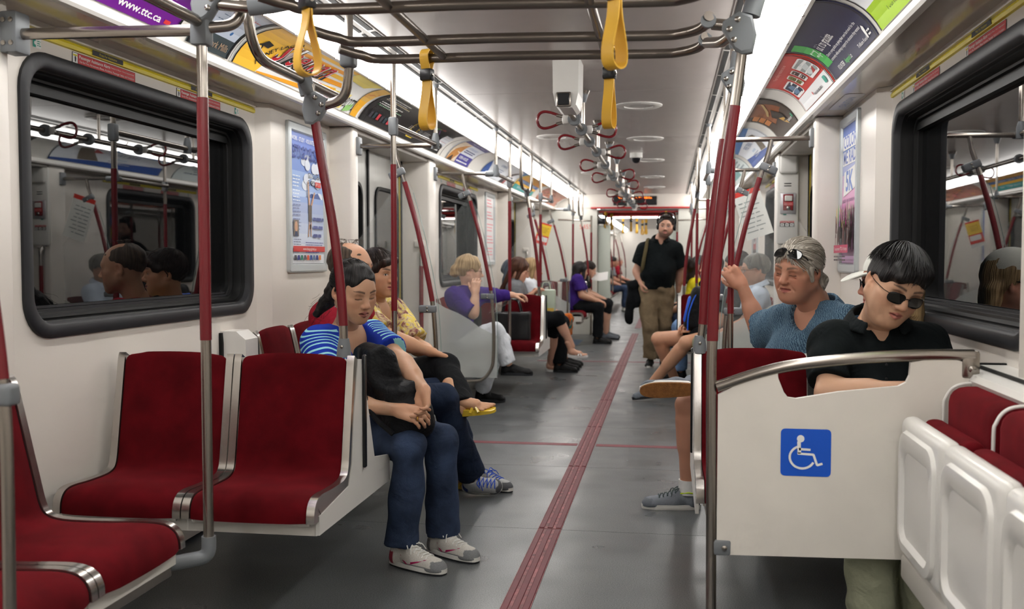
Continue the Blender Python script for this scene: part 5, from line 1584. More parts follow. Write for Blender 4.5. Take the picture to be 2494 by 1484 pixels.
class Field:
    def __init__(s, lo, hi, h):
        s.h = h; s.lo = np.array(lo, np.float32)
        n = np.ceil((np.array(hi) - np.array(lo)) / h).astype(int) + 1
        s.n = n
        s.X = (lo[0] + h * np.arange(n[0], dtype=np.float32))[:, None, None]
        s.Y = (lo[1] + h * np.arange(n[1], dtype=np.float32))[None, :, None]
        s.Z = (lo[2] + h * np.arange(n[2], dtype=np.float32))[None, None, :]
        s.D = np.full(tuple(n), .5, np.float32)
    def _sl(s, lo, hi):
        a = np.clip(np.floor((np.array(lo) - s.lo) / s.h).astype(int), 0, s.n)
        b = np.clip(np.ceil((np.array(hi) - s.lo) / s.h).astype(int) + 1, 0, s.n)
        if np.any(b - a < 1): return None
        return tuple(slice(int(i), int(j)) for i, j in zip(a, b))
    def _put(s, sl, d, k, op, cuts, xyz):
        for p, n in cuts:
            pl = (xyz[0] - p[0]) * n[0] + (xyz[1] - p[1]) * n[1] + (xyz[2] - p[2]) * n[2]
            d = np.maximum(d, pl)
        if op == 'u': s.D[sl] = smin(s.D[sl], d, k)
        elif op == 's': s.D[sl] = -smin(-s.D[sl], d, k)
    def cap(s, a, b, ra, rb=None, k=.02, flat=None, cuts=(), op='u'):
        rb = ra if rb is None else rb
        a = np.array(a, np.float32); b = np.array(b, np.float32)
        m = max(ra, rb) + k + 3 * s.h
        sl = s._sl(np.minimum(a, b) - m, np.maximum(a, b) + m)
        if sl is None: return s
        X, Y, Z = s.X[sl[0]], s.Y[:, sl[1]], s.Z[:, :, sl[2]]
        x, y, z = X - a[0], Y - a[1], Z - a[2]
        u = b - a
        if flat:
            w, sc = np.array(flat[0], np.float32), flat[1]
            w = w / np.linalg.norm(w)
            dw = (x * w[0] + y * w[1] + z * w[2]) * (sc - 1)
            x, y, z = x + w[0] * dw, y + w[1] * dw, z + w[2] * dw
            u = u + w * (u @ w) * (sc - 1)
        t = np.clip((x * u[0] + y * u[1] + z * u[2]) / max(1e-9, float(u @ u)), 0, 1)
        d = np.sqrt((x - t * u[0]) ** 2 + (y - t * u[1]) ** 2 + (z - t * u[2]) ** 2) - (ra + (rb - ra) * t)
        s._put(sl, d, k, op, cuts, (X, Y, Z))
        return s
    def ell(s, c, r, R=None, k=.02, op='u', cuts=()):
        c = np.array(c, np.float32); r = np.array(r, np.float32)
        m = float(r.max()) + k + 3 * s.h
        sl = s._sl(c - m, c + m)
        if sl is None: return s
        X, Y, Z = s.X[sl[0]], s.Y[:, sl[1]], s.Z[:, :, sl[2]]
        x, y, z = X - c[0], Y - c[1], Z - c[2]
        if R is not None:
            x, y, z = (x * R[0][0] + y * R[1][0] + z * R[2][0], x * R[0][1] + y * R[1][1] + z * R[2][1], x * R[0][2] + y * R[1][2] + z * R[2][2])
        k0 = np.sqrt((x / r[0]) ** 2 + (y / r[1]) ** 2 + (z / r[2]) ** 2)
        k1 = np.sqrt((x / r[0] ** 2) ** 2 + (y / r[1] ** 2) ** 2 + (z / r[2] ** 2) ** 2) + 1e-6
        s._put(sl, k0 * (k0 - 1) / k1, k, op, cuts, (X, Y, Z))
        return s
    def box(s, c, half, R=None, rad=.01, k=.01, op='u', cuts=()):
        c = np.array(c, np.float32)
        m = float(np.linalg.norm(half)) + k + 3 * s.h
        sl = s._sl(c - m, c + m)
        if sl is None: return s
        X, Y, Z = s.X[sl[0]], s.Y[:, sl[1]], s.Z[:, :, sl[2]]
        x, y, z = X - c[0], Y - c[1], Z - c[2]
        if R is not None:
            x, y, z = (x * R[0][0] + y * R[1][0] + z * R[2][0], x * R[0][1] + y * R[1][1] + z * R[2][1], x * R[0][2] + y * R[1][2] + z * R[2][2])
        qx, qy, qz = np.abs(x) - half[0] + rad, np.abs(y) - half[1] + rad, np.abs(z) - half[2] + rad
        d = np.sqrt(np.maximum(qx, 0) ** 2 + np.maximum(qy, 0) ** 2 + np.maximum(qz, 0) ** 2) + np.minimum(np.maximum(np.maximum(qx, qy), qz), 0) - rad
        s._put(sl, d, k, op, cuts, (X, Y, Z))
        return s
    def cut(s, p, n):
        s.D = np.maximum(s.D, (s.X - p[0]) * n[0] + (s.Y - p[1]) * n[1] + (s.Z - p[2]) * n[2]); return s
    def folds(s, amp, freq, seed=0, aniso=(1, 1, 1), n=5):
        rr = np.random.RandomState(seed)
        acc = 0
        for i in range(n):
            v = rr.normal(size=3) * np.array(aniso); v = v / np.linalg.norm(v) * freq * (0.6 + rr.rand())
            w = rr.normal(size=3); w = w / np.linalg.norm(w) * freq * .4
            ph = rr.rand() * 6.28
            acc = acc + np.sin(s.X * v[0] + s.Y * v[1] + s.Z * v[2] + ph + 1.3 * np.sin(s.X * w[0] + s.Y * w[1] + s.Z * w[2]))
        s.D = s.D + (amp / n ** .5) * acc.astype(np.float32)
        return s
    def mesh(s):
        D = s.D; S = D < 0
        nx, ny, nz = s.n
        c = [S[i:nx - 1 + i, j:ny - 1 + j, k:nz - 1 + k] for i in (0, 1) for j in (0, 1) for k in (0, 1)]
        cnt = np.zeros(c[0].shape, np.int8)
        for q in c: cnt += q
        act = (cnt > 0) & (cnt < 8)
        idx = np.argwhere(act)
        if len(idx) == 0: return np.zeros((0, 3)), np.zeros((0, 4), int)
        I, J, K = idx.T
        offs = [(i, j, k) for i in (0, 1) for j in (0, 1) for k in (0, 1)]
        V = np.stack([D[I + i, J + j, K + k] for i, j, k in offs], 1)
        acc = np.zeros((len(idx), 3)); num = np.zeros(len(idx))
        for a in range(8):
            for b in range(a + 1, 8):
                da = np.array(offs[b]) - np.array(offs[a])
                if np.abs(da).sum() != 1: continue
                va, vb = V[:, a], V[:, b]
                mk = (va < 0) != (vb < 0)
                t = np.where(mk, va / np.where(mk, va - vb, 1), 0)
                p = np.array(offs[a])[None, :] + t[:, None] * da[None, :]
                acc += p * mk[:, None]; num += mk
        verts = (idx + acc / num[:, None]) * s.h + s.lo[None, :]
        ids = np.full(act.shape, -1, np.int32); ids[I, J, K] = np.arange(len(idx))
        faces = []
        A = S[:-1, 1:-1, 1:-1] != S[1:, 1:-1, 1:-1]
        e = np.argwhere(A); i, j, k = e[:, 0], e[:, 1] + 1, e[:, 2] + 1
        f = np.stack([ids[i, j - 1, k - 1], ids[i, j, k - 1], ids[i, j, k], ids[i, j - 1, k]], 1)
        fl = S[i, j, k]; f[~fl] = f[~fl][:, ::-1]; faces.append(f)
        A = S[1:-1, :-1, 1:-1] != S[1:-1, 1:, 1:-1]
        e = np.argwhere(A); i, j, k = e[:, 0] + 1, e[:, 1], e[:, 2] + 1
        f = np.stack([ids[i - 1, j, k - 1], ids[i - 1, j, k], ids[i, j, k], ids[i, j, k - 1]], 1)
        fl = S[i, j, k]; f[~fl] = f[~fl][:, ::-1]; faces.append(f)
        A = S[1:-1, 1:-1, :-1] != S[1:-1, 1:-1, 1:]
        e = np.argwhere(A); i, j, k = e[:, 0] + 1, e[:, 1] + 1, e[:, 2]
        f = np.stack([ids[i - 1, j - 1, k], ids[i, j - 1, k], ids[i, j, k], ids[i - 1, j, k]], 1)
        fl = S[i, j, k]; f[~fl] = f[~fl][:, ::-1]; faces.append(f)
        F = np.concatenate(faces)
        F = F[(F >= 0).all(1)]
        return verts, F

def relax(v, f, n=1, lam=.5):
    """light smoothing of a quad mesh"""
    for _ in range(n):
        acc = np.zeros_like(v); c = np.zeros(len(v))
        for a in range(4):
            i, j = f[:, a], f[:, (a + 1) % 4]
            np.add.at(acc, i, v[j]); np.add.at(c, i, 1)
            np.add.at(acc, j, v[i]); np.add.at(c, j, 1)
        v = v + lam * (acc / np.maximum(c, 1)[:, None] - v)
    return v

def surf(name, parts, m, parent=None, attrs=None):
    """parts = [(verts, faces, color or None)] -> one mesh object"""
    vs = np.concatenate([p[0] for p in parts]); off = 0; fs = []
    for p in parts:
        fs.append(p[1] + off); off += len(p[0])
    F = np.concatenate(fs)
    me = bpy.data.meshes.new(name)
    me.vertices.add(len(vs)); me.vertices.foreach_set('co', vs.astype(np.float32).ravel())
    me.loops.add(len(F) * 4); me.loops.foreach_set('vertex_index', F.astype(np.int32).ravel())
    me.polygons.add(len(F)); me.polygons.foreach_set('loop_start', np.arange(0, len(F) * 4, 4, dtype=np.int32))
    me.polygons.foreach_set('loop_total', np.full(len(F), 4, np.int32))
    me.polygons.foreach_set('use_smooth', np.ones(len(F), bool))
    me.update(calc_edges=True); me.validate()
    if parts[0][2] is not None:
        c = np.concatenate([p[2] for p in parts])
        at = me.attributes.new('Col', 'FLOAT_COLOR', 'POINT')
        at.data.foreach_set('color', np.concatenate([c, np.ones((len(c), 1))], 1).astype(np.float32).ravel())
    if attrs is not None:
        for nm, arr in attrs.items():
            at = me.attributes.new(nm, 'FLOAT_VECTOR', 'POINT')
            at.data.foreach_set('vector', arr.astype(np.float32).ravel())
    me.materials.append(m)
    o = bpy.data.objects.new(name, me); COL.objects.link(o)
    if parent is not None: o.parent = parent
    return o

M_SKIN = mat('skin', (.5, .3, .2), .48, spec=.35, attr='Col', bump=.08, bscale=350, sss=.10)

def hair_mat(name, dark, light, rough=.38):
    if name in MATS: return MATS[name]
    m = bpy.data.materials.new(name); m.use_nodes = True; nt = m.node_tree; b = nt.nodes['Principled BSDF']
    at = nt.nodes.new('ShaderNodeAttribute'); at.attribute_name = 'flow'
    n = nt.nodes.new('ShaderNodeTexNoise'); n.inputs['Scale'].default_value = 1.0; n.inputs['Detail'].default_value = 4
    nt.links.new(at.outputs['Vector'], n.inputs['Vector'])
    r = nt.nodes.new('ShaderNodeValToRGB')
    r.color_ramp.elements[0].position = .36; r.color_ramp.elements[0].color = dark
    r.color_ramp.elements[1].position = .66; r.color_ramp.elements[1].color = light
    nt.links.new(n.outputs['Fac'], r.inputs['Fac']); nt.links.new(r.outputs['Color'], b.inputs['Base Color'])
    bp = nt.nodes.new('ShaderNodeBump'); bp.inputs['Strength'].default_value = .75; bp.inputs['Distance'].default_value = .006
    nt.links.new(n.outputs['Fac'], bp.inputs['Height']); nt.links.new(bp.outputs['Normal'], b.inputs['Normal'])
    b.inputs['Roughness'].default_value = rough + .08; b.inputs['Specular IOR Level'].default_value = .28
    MATS[name] = m
    return m
M_HBLACK = hair_mat('black_hair', srgb(9, 8, 9), srgb(32, 28, 28))
M_HDARK = hair_mat('dark_brown_hair', srgb(18, 13, 11), srgb(50, 36, 30))
M_HBROWN = hair_mat('auburn_brown_hair', srgb(44, 24, 16), srgb(98, 60, 42))
M_HGREY = hair_mat('silver_grey_hair', srgb(120, 112, 100), srgb(214, 206, 194))
M_HSALT = hair_mat('salt_grey_hair', srgb(62, 60, 56), srgb(140, 136, 128))
M_HBLOND = hair_mat('blond_hair', srgb(120, 92, 60), srgb(206, 176, 130))
M_HTHIN = hair_mat('thinning_brown_hair', srgb(40, 32, 26), srgb(92, 76, 62))

def euler_R(yaw, pitch, roll):
    """head axes: local y = face direction, x = the figure's left... yaw turns about z (0 = facing +y), pitch>0 looks down, roll>0 tilts to its right"""
    Rz = Matrix.Rotation(math.radians(yaw), 3, 'Z')
    Rx = Matrix.Rotation(math.radians(-pitch), 3, 'X')
    Ry = Matrix.Rotation(math.radians(roll), 3, 'Y')
    return np.array(Rz @ Rx @ Ry)

def head(h, p):
    """head and neck in local coordinates -> verts, faces, colours"""
    g = p.get
    w, jw, nz, ns = g('w', 1.0), g('jaw', 1.0), g('nose', 1.0), g('nosew', 1.0)
    F = Field((-.105, -.135, -.205), (.105, .135, .14), h)
    F.ell((0, -.014, .030), (.0745 * w, .094, .088))
    F.ell((0, .020, .010), (.066 * w, .074, .086), k=.03)
    F.ell((0, .026, -.046), (.056 * jw * w, .058, .062), k=.03)
    for s in (-1, 1):
        F.cap((s * .053 * jw * w, -.006, -.050), (s * .020 * jw, .064, -.094), .020, .017, k=.03)
        F.ell((s * .043 * w, .055, -.022), (.024, .021, .019), k=.03)
        F.ell((s * .036 * w, .052, -.058), (.024, .024, .026), k=.03)
    F.ell((0, .071, -.098), (.021 * jw, .017, .016), k=.025)
    F.cap((-.036 * w, .073, .021), (.036 * w, .073, .021), .0145 * g('brow', 1.0), k=.022)
    for s in (-1, 1):                         # eye sockets, then lids
        F.ell((s * .0315, .094, .002), (.0175, .0125, .0105), k=.012, op='s')
        F.ell((s * .0315, .0725, .0005), (.0160, .0140, .0125), k=.006)
        if g('eyes') == 'closed' or g('eyes') == 'down':
            F.cap((s * .020, .0862, -.0050), (s * .043, .0820, -.0050), .0016, k=.003, op='s')
    # nose
    F.cap((0, .083, .014), (0, .083 + .024 * nz, -.026), .0085 * ns, .0115 * ns, k=.012)
    F.ell((0, .086 + .024 * nz, -.0305), (.0118 * ns, .0115, .0100), k=.008)
    for s in (-1, 1):
        F.ell((s * .0125 * ns, .0905 + .008 * nz, -.0345), (.0085, .0105, .0078), k=.007)
        F.ell((s * .0065 * ns, .0985 + .012 * nz, -.0425), (.0036, .0050, .0036), k=.003, op='s')
    # mouth
    lp = g('lips', 1.0)
    F.ell((0, .076, -.064), (.030, .020, .020), k=.02)
    for s in (-1, 1):
        F.cap((0, .0945, -.0590), (s * .0225, .0845, -.0635), .0052 * lp, .0028, k=.006)
        F.cap((0, .0945, -.0712), (s * .0205, .0845, -.0665), .0062 * lp, .0030, k=.006)
    F.cap((-.021, .0925, -.0652), (.021, .0925, -.0652), .0026 if not g('mouth_open') else .0052, k=.004, op='s', flat=((0, 1, 0), .45))
    F.cap((-.004, .099, -.052), (.004, .099, -.052), .003, k=.006, op='s')
    if g('folds'):
        for s in (-1, 1):
            F.cap((s * .019, .099, -.036), (s * .036, .083, -.066), .0036, k=.007, op='s')
            F.cap((s * .019, .090, -.014), (s * .043, .080, -.016), .003, k=.006, op='s')
        for zz in (.048, .058, .067):
            F.cap((-.034, .0885 - (zz - .048) * .5, zz), (.034, .0885 - (zz - .048) * .5, zz), .0022, k=.004, op='s')
    # ears
    for s in (-1, 1):
        R = np.array(Matrix.Rotation(math.radians(-14), 3, 'X') @ Matrix.Rotation(math.radians(s * 18), 3, 'Z'))
        F.ell((s * .0745 * w, -.014, -.006), (.0085, .0185, .031), R, k=.006)
        F.ell((s * .0800 * w, -.010, -.002), (.0060, .0095, .018), R, k=.005, op='s')
        F.ell((s * .0735 * w, -.004, -.030), (.0060, .0090, .0100), k=.006)
    nr = g('neck_r', .052)
    nk = g('neck_to', (0, -.045, -.20))
    F.cap((0, -.022, -.045), nk, nr, nr * 1.08, k=.035)
    if g('chin2'):
        F.ell((0, .030, -.104), (.045, .045, .030), k=.04)
    v, f = F.mesh()
    v = relax(v, f, 1, .4)
    # colours
    x, y, z = v.T
    ax = np.abs(x)
    base = np.array(srgb(*g('skin', (196, 150, 122)))[:3])
    col = np.tile(base, (len(v), 1))
    def mix(mask, c, amt=1.0):
        nonlocal col
        mk = (np.clip(mask, 0, 1) * amt)[:, None]
        col = col * (1 - mk) + np.array(c)[None, :] * mk
    gs = lambda cx, cy, cz, r: np.exp(-(((ax - cx) ** 2 + (y - cy) ** 2 + (z - cz) ** 2) / r ** 2))
    red = base * np.array([1.10, .72, .68])
    mix(gs(.042, .068, -.030, .026), red, g('flush', .35)); mix(gs(0, .106, -.030, .016), red, g('flush', .35)); mix(gs(.078, -.012, 0, .03), red, .4)
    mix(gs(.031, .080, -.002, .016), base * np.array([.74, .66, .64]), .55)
    lipc = np.array(srgb(*g('lipc', (168, 96, 90)))[:3])
    lipz = np.where(z > -.0652, (z + .0652) / (.0105 * lp), (-.0652 - z) / (.0125 * lp)) + (ax / .0255) ** 2
    mix(np.clip((1.05 - lipz) * 6, 0, 1) * (y > .075), lipc, .85)
    mix(np.clip(1 - np.abs(z + .0652) / .0022, 0, 1) * (ax < .022) * (y > .078), lipc * .35, .9)
    bc = np.array(srgb(*g('browc', (40, 30, 26)))[:3])
    bz = .0235 + .0055 * np.sin((ax - .012) / .042 * PI * .75)
    bt = .0048 * np.clip((.056 - ax) / .02, .25, 1) * g('browt', 1.0)
    mix(np.clip(1.3 - np.abs(z - bz) / bt, 0, 1) * (ax > .011) * (ax < .054) * (y > .04), bc, g('browa', .85))
    ex = (ax - .0315) / .0150
    fr = (y > .06)
    lash = np.array(srgb(24, 18, 16)[:3])
    if g('eyes') in ('closed', 'down'):
        ez = -.0050 - .0022 * (1 - ex ** 2) + .001
        mix(np.clip(1.3 - np.abs(z - ez) / .0022, 0, 1) * (np.abs(ex) < 1) * fr, lash, .9)
    elif g('eyes') == 'open':
        up = .0052 * (1 - ex ** 2); dn = -.0046 * (1 - ex ** 2)
        zz = z + .0005
        inside = (np.abs(ex) < 1) & (zz < up) & (zz > dn) & fr
        mix(inside.astype(float), np.array(srgb(206, 200, 196)[:3]))
        mix((inside & ((ax - .0315 - g('gaze', 0) * np.sign(x)) ** 2 + (zz - .0006) ** 2 < .0055 ** 2)).astype(float), np.array(srgb(34, 24, 20)[:3]))
        mix(np.clip(1.3 - np.abs(zz - up) / .0020, 0, 1) * (np.abs(ex) < 1.05) * fr, lash, .9)
    if g('stubble'):
        sm = np.clip((-.030 - z) / .02, 0, 1) * np.clip((y + .01) / .03, 0, 1) * np.clip((z + .14) / .03, 0, 1)
        keep = np.clip(1 - gs(.048, .070, -.035, .030) * 1.2, 0, 1)
        mix(sm * keep * (lipz > 1.1), bc, g('stubble'))
    return v, f, col

def hand(p0, d, n, s, curl, h, sc=1.0, thumb=(.6, .5, .35), spread=1.0, tcurl=.5, curls=None, fore=None):
    """hand from wrist p0: d = to the fingers, n = palm side, s = thumb side; curl in degrees per joint"""
    d, n, s = [Vector(q).normalized() for q in (d, n, s)]
    n = (n - d * n.dot(d)).normalized(); s = (s - d * s.dot(d) - n * s.dot(n)).normalized()
    p0 = Vector(p0)
    L = lambda a, b, c: p0 + (d * a + s * b + n * c) * sc
    F = Field(p0 - Vector((.21,) * 3) * sc, p0 + Vector((.21,) * 3) * sc, h)
    nn = tuple(n)
    fa = Vector(fore).normalized() if fore is not None else -d
    F.cap(p0 + fa * .06 * sc, p0, .0285 * sc, .0262 * sc, k=.012)
    F.cap(p0, L(.014, 0, 0), .0262 * sc, .026 * sc, k=.012, flat=(nn, 1.2))
    F.cap(L(.02, .014, 0), L(.080, .024, 0), .0235 * sc, .0185 * sc, k=.012, flat=(nn, 1.45))
    F.cap(L(.02, -.012, 0), L(.076, -.022, 0), .0235 * sc, .0185 * sc, k=.014, flat=(nn, 1.45))
    F.cap(L(.015, .020, .010), L(.05, .030, .010), .017 * sc, .013 * sc, k=.012)
    lens = (.078, .086, .080, .062); offs = (.029, .0095, -.0095, -.028); rad = (.0088, .0092, .0088, .0078)
    for i in range(4):
        base = L(.082 - .004 * abs(i - 1), offs[i] * spread, -.002)
        ang = 0; q = base; dirv = d + s * (.10 * (1.5 - i) / 1.5 * spread)
        segs = (.46, .31, .23)
        c_ = (curls[i] if curls else curl)
        for j in range(3):
            ang += math.radians(c_ * (0.85, 1.15, .75)[j])
            v = (dirv * math.cos(ang) + n * math.sin(ang)).normalized()
            q2 = q + v * lens[i] * segs[j] * sc
            F.cap(q, q2, rad[i] * (1, .93, .86)[j] * sc, rad[i] * (.93, .86, .72)[j] * sc, k=.005)
            q = q2
    q = L(.022, .030, .008)
    t = (d * thumb[0] + s * thumb[1] + n * thumb[2]).normalized()
    for j, (ln, r0, r1) in enumerate(((.042, .0135, .0105), (.032, .0105, .0098), (.026, .0098, .0080))):
        q2 = q + t * ln * sc
        F.cap(q, q2, r0 * sc, r1 * sc, k=.006)
        q = q2
        t = (t + (d * .35 - s * .55 + n * .25) * tcurl * .5).normalized()
    v, f = F.mesh()
    # keep the part from just above the wrist to the finger tips
    return v, f

class Person:
    """one figure: body (skin), clothes, hair as children of an Empty at its base"""
    def __init__(s, label, base, skin, h=.010, k=1.0, group=None):
        s.e = empty('person', label, 'person', group, loc=base)
        s.base = Vector(base); s.skin = skin; s.h = h; s.k = k
        s.parts = []
    def local(s, v): return v - np.array(s.base)[None, :]
    def child(s, name, parts, m, attrs=None, parent=None):
        q = [(s.local(p[0]), p[1], p[2]) for p in parts]
        return surf(name, q, m, parent or s.e, attrs)
    def skel(s, **J):
        s.J = {k: np.array(v, float) if not isinstance(v, (int, float, str)) else v for k, v in J.items()}
        f = np.array(J['face'], float); f[2] = 0; s.f = f / np.linalg.norm(f)
        return s
    def field(s, names, h=None, pad=.16):
        P = np.array([s.J[n] for n in names if n in s.J])
        return Field(P.min(0) - pad, P.max(0) + pad, h or s.h)
    def torso(s, F, inf=0.0, k=.04, belly=0.0, bust=0.0, low=True, wide=1.0):
        J, q = s.J, s.k
        f = tuple(s.f); pel, nk = J['pelvis'], J['neck']
        mid = pel * .55 + nk * .45; chest = pel * .25 + nk * .75
        side = np.cross(s.f, (0, 0, 1.0))
        for sg in (-1, 1):
            if low: F.cap(pel + side * sg * .055 * q, pel + side * sg * .055 * q + (nk - pel) * .15, (.098 + inf) * q, (.098 + inf) * q, k=k, flat=(f, 1.05))
            F.cap(mid + side * sg * .045 * q * wide, chest + side * sg * .062 * q * wide, (.088 + inf) * q, (.090 + inf) * q, k=k, flat=(f, 1.12))
            F.cap(pel + side * sg * .045 * q, mid + side * sg * .045 * q * wide, (.094 + inf) * q, (.088 + inf) * q, k=k, flat=(f, 1.10))
            if bust: F.ell(chest - (nk - pel) * .03 + side * sg * .070 + s.f * .080, (.056 + inf,) * 3, k=.04)
        if belly: F.ell(mid + s.f * (.030 + belly * .6) - (nk - pel) * .06, (.145 + inf, .095 + belly + inf, .18 + inf), np.stack([side, s.f, np.array((0, 0, 1.0))], 1), k=.06)
        for n in ('shL', 'shR'):
            F.cap(nk - (nk - pel) * .08, J[n], (.058 + inf) * q, (.054 + inf) * q, k=k)
            F.cap(chest, J[n] - (nk - pel) * .10, (.075 + inf) * q, (.050 + inf) * q, k=k)
        return F
    def arm(s, F, side, inf=0.0, frac=1.0, fore=True, k=.025, flare=0.0):
        J, q = s.J, s.k
        a, b, c = J['sh' + side], J['el' + side], J.get('wr' + side)
        if frac < 1:
            e = a + (b - a) * frac; n = (b - a) / np.linalg.norm(b - a)
            F.cap(a, b, (.050 + inf) * q, (.044 + inf + flare) * q, k=k, cuts=[(e, n)])
            return F
        F.cap(a, b, (.049 + inf) * q, (.040 + inf) * q, k=k)
        if fore and c is not None:
            n = (c - b) / np.linalg.norm(c - b)
            F.cap(b, c, (.040 + inf) * q, (.0265 + inf) * q, k=k)
            F.cap(b + n * .04, b + (c - b) * .5, (.041 + inf) * q, (.036 + inf) * q, k=.03)
        return F
    def forearm_cloth(s, F, side, inf, frac=1.0, k=.02):
        J, q = s.J, s.k
        b, c = J['el' + side], J['wr' + side]
        e = b + (c - b) * frac; n = (c - b) / np.linalg.norm(c - b)
        F.cap(b, c, (.042 + inf) * q, (.030 + inf) * q, k=k, cuts=[(e, n)]); return F
    def leg(s, F, side, inf=0.0, upto=1.0, k=.016, flare=0.0, thigh=1.0):
        """upto: 1 = to the ankle, <1 fraction of hip->knee->ankle (0.5 = knee)"""
        J, q = s.J, s.k
        a, b, c = J['hip' + side], J['kn' + side], J['an' + side]
        if upto <= .5:
            e = a + (b - a) * upto * 2; n = (b - a) / np.linalg.norm(b - a)
            F.cap(a, b, (.086 * thigh + inf) * q, (.058 + inf + flare) * q, k=k, cuts=[(e, n)]); return F
        F.cap(a, b, (.086 * thigh + inf) * q, (.057 + inf) * q, k=k)
        e = b + (c - b) * (upto - .5) * 2; n = (c - b) / np.linalg.norm(c - b)
        F.cap(b, c, (.053 + inf) * q, (.036 + inf + flare) * q, k=k, cuts=[(e, n)] if (upto < 1 or inf) else [])
        if not inf: F.cap(b + (c - b) * .18 - s.f * 0, b + (c - b) * .48, .050 * q, .044 * q, k=.03)
        return F
    def skin_body(s, arms=('L', 'R'), legs=('L', 'R'), foot=False, h=None):
        names = ['pelvis', 'neck', 'shL', 'shR'] + ['el' + a for a in arms] + ['wr' + a for a in arms] + [n + l for l in legs for n in ('hip', 'kn', 'an')]
        F = s.field(names, h, .13)
        s.torso(F, 0)
        for a in arms: s.arm(F, a)
        for l in legs: s.leg(F, l)
        nk = s.J['neck']
        F.cap(nk - (nk - s.J['pelvis']) * .06, nk + np.array((0, 0, .04)), .058 * s.k, .052 * s.k, k=.04)
        v, f = F.mesh()
        base = np.array(srgb(*s.skin)[:3])
        s.parts.append((v, f, np.tile(base, (len(v), 1))))
        return s
    def add_head(s, c, R, p, h=.0032, scale=1.0):
        p = dict(p); p.setdefault('skin', s.skin)
        # neck axis towards the body
        d = (np.array(s.J['neck']) - np.array(c)) / scale
        lo = R.T @ d
        p.setdefault('neck_to', tuple(lo * 1.02))
        v, f, col = head(h, p)
        s.hc, s.hR, s.hs = np.array(c, float), R, scale
        s.parts.append((s.hw(v), f, col))
        return s
    def hw(s, v):
        return (v * s.hs) @ s.hR.T + s.hc[None, :]
    def hp(s, x, y, z):
        return Vector((s.hR @ (np.array((x, y, z)) * s.hs)) + s.hc)
    def add_hand(s, side, d, n, sd, curl=25, h=.0045, sc=1.0, **kw):
        v, f = hand(s.J['wr' + side], d, n, sd, curl, h, sc, fore=s.J['el' + side] - s.J['wr' + side], **kw)
        base = np.array(srgb(*s.skin)[:3]) * np.array([1.0, .95, .93])
        s.parts.append((v, f, np.tile(base, (len(v), 1))))
        return s
    def finish_body(s):
        o = s.child('body', s.parts, M_SKIN); return o
    def hair(s, fn, m, h=.004, name='hair', flow=None):
        F = Field((-.20, -.26, -.36), (.20, .16, .16), h)
        fn(F)
        v, f = F.mesh()
        v = relax(v, f, 1, .5)
        x, y, z = v.T
        if flow: fl = flow(x, y, z)
        else: fl = np.stack([np.arctan2(x, y + .03) * 24, z * 9 + np.hypot(x, y) * 9, x * 0], 1)
        return s.child(name, [(s.hw(v), f, None)], m, {'flow': fl})
    def mb(s, m, name, mt, parent=None, local=True):
        """place an MB given in head-local coordinates"""
        m.v = [tuple(s.hp(*p) - s.base) for p in m.v]
        return m.build(name, mt, parent or s.e)

def strands(P, n, m, vol=.006, seed=1, tilt=-24, th0=(8, 50), th1=(72, 100), front=(55, 80), r=.0013, lift=.004, parent=None, flow=None, name='hair_strands', gap=None):
    """fine locks lying on the hair shell, from the crown outwards"""
    rr = random.Random(seed)
    T = Matrix.Rotation(math.radians(tilt), 3, 'X')
    mb = MB()
    for i in range(n):
        ph = rr.uniform(-PI, PI)
        fr = max(0.0, math.cos(ph)) ** 1.5
        a = math.radians(rr.uniform(*th0)); e1 = rr.uniform(*th1) * (1 - fr) + rr.uniform(*front) * fr
        b = math.radians(e1)
        if b < a + .25: a = b - .35
        tw = rr.uniform(-.22, .22); pts = []; lf = rr.uniform(-.2, 1.0) * lift
        for k in range(6):
            t = k / 5; th = a + (b - a) * t; pp = ph + tw * t * t
            d = T @ Vector((math.sin(th) * math.sin(pp), math.sin(th) * math.cos(pp), math.cos(th)))
            off = vol + .001 + lf * (t * 1.2 if k == 5 else t)
            pts.append((d.x * (.083 + off), -.016 + d.y * (.104 + off), .036 + d.z * (.091 + off)))
        mb.tube(pts, r, 4, cap=False, rs=[r * .6, r, r * 1.1, r, r * .75, r * .25])
    o = P.mb(mb, name, m, parent)
    me = o.data
    fl = np.random.RandomState(seed).rand(len(me.vertices) // 24 + 1)
    arr = np.repeat(fl, 24)[:len(me.vertices)] * 9
    at = me.attributes.new('flow', 'FLOAT_VECTOR', 'POINT'); at.data.foreach_set('vector', np.stack([arr, arr * .3, arr * 0], 1).astype(np.float32).ravel())
    o['kind'] = 'stuff'
    return o

def cap_hair(F, vol=0.0, hl=0.0, nape=-.078, slope=.62, side=0.0, temple=0.0):
    """short hair shell with a natural hairline"""
    F.ell((0, -.016, .036), (.083 + vol, .104 + vol, .091 + vol))
    F.ell((0, .122, -.028 + hl), (.070 + temple, .072, .112), k=.012, op='s')
    F.cut((0, -.085, nape), (0, slope * .85, -1.0))
    for s_ in (-1, 1):
        F.ell((s_ * .086, .012, -.028), (.030, .034, .046), k=.008, op='s')

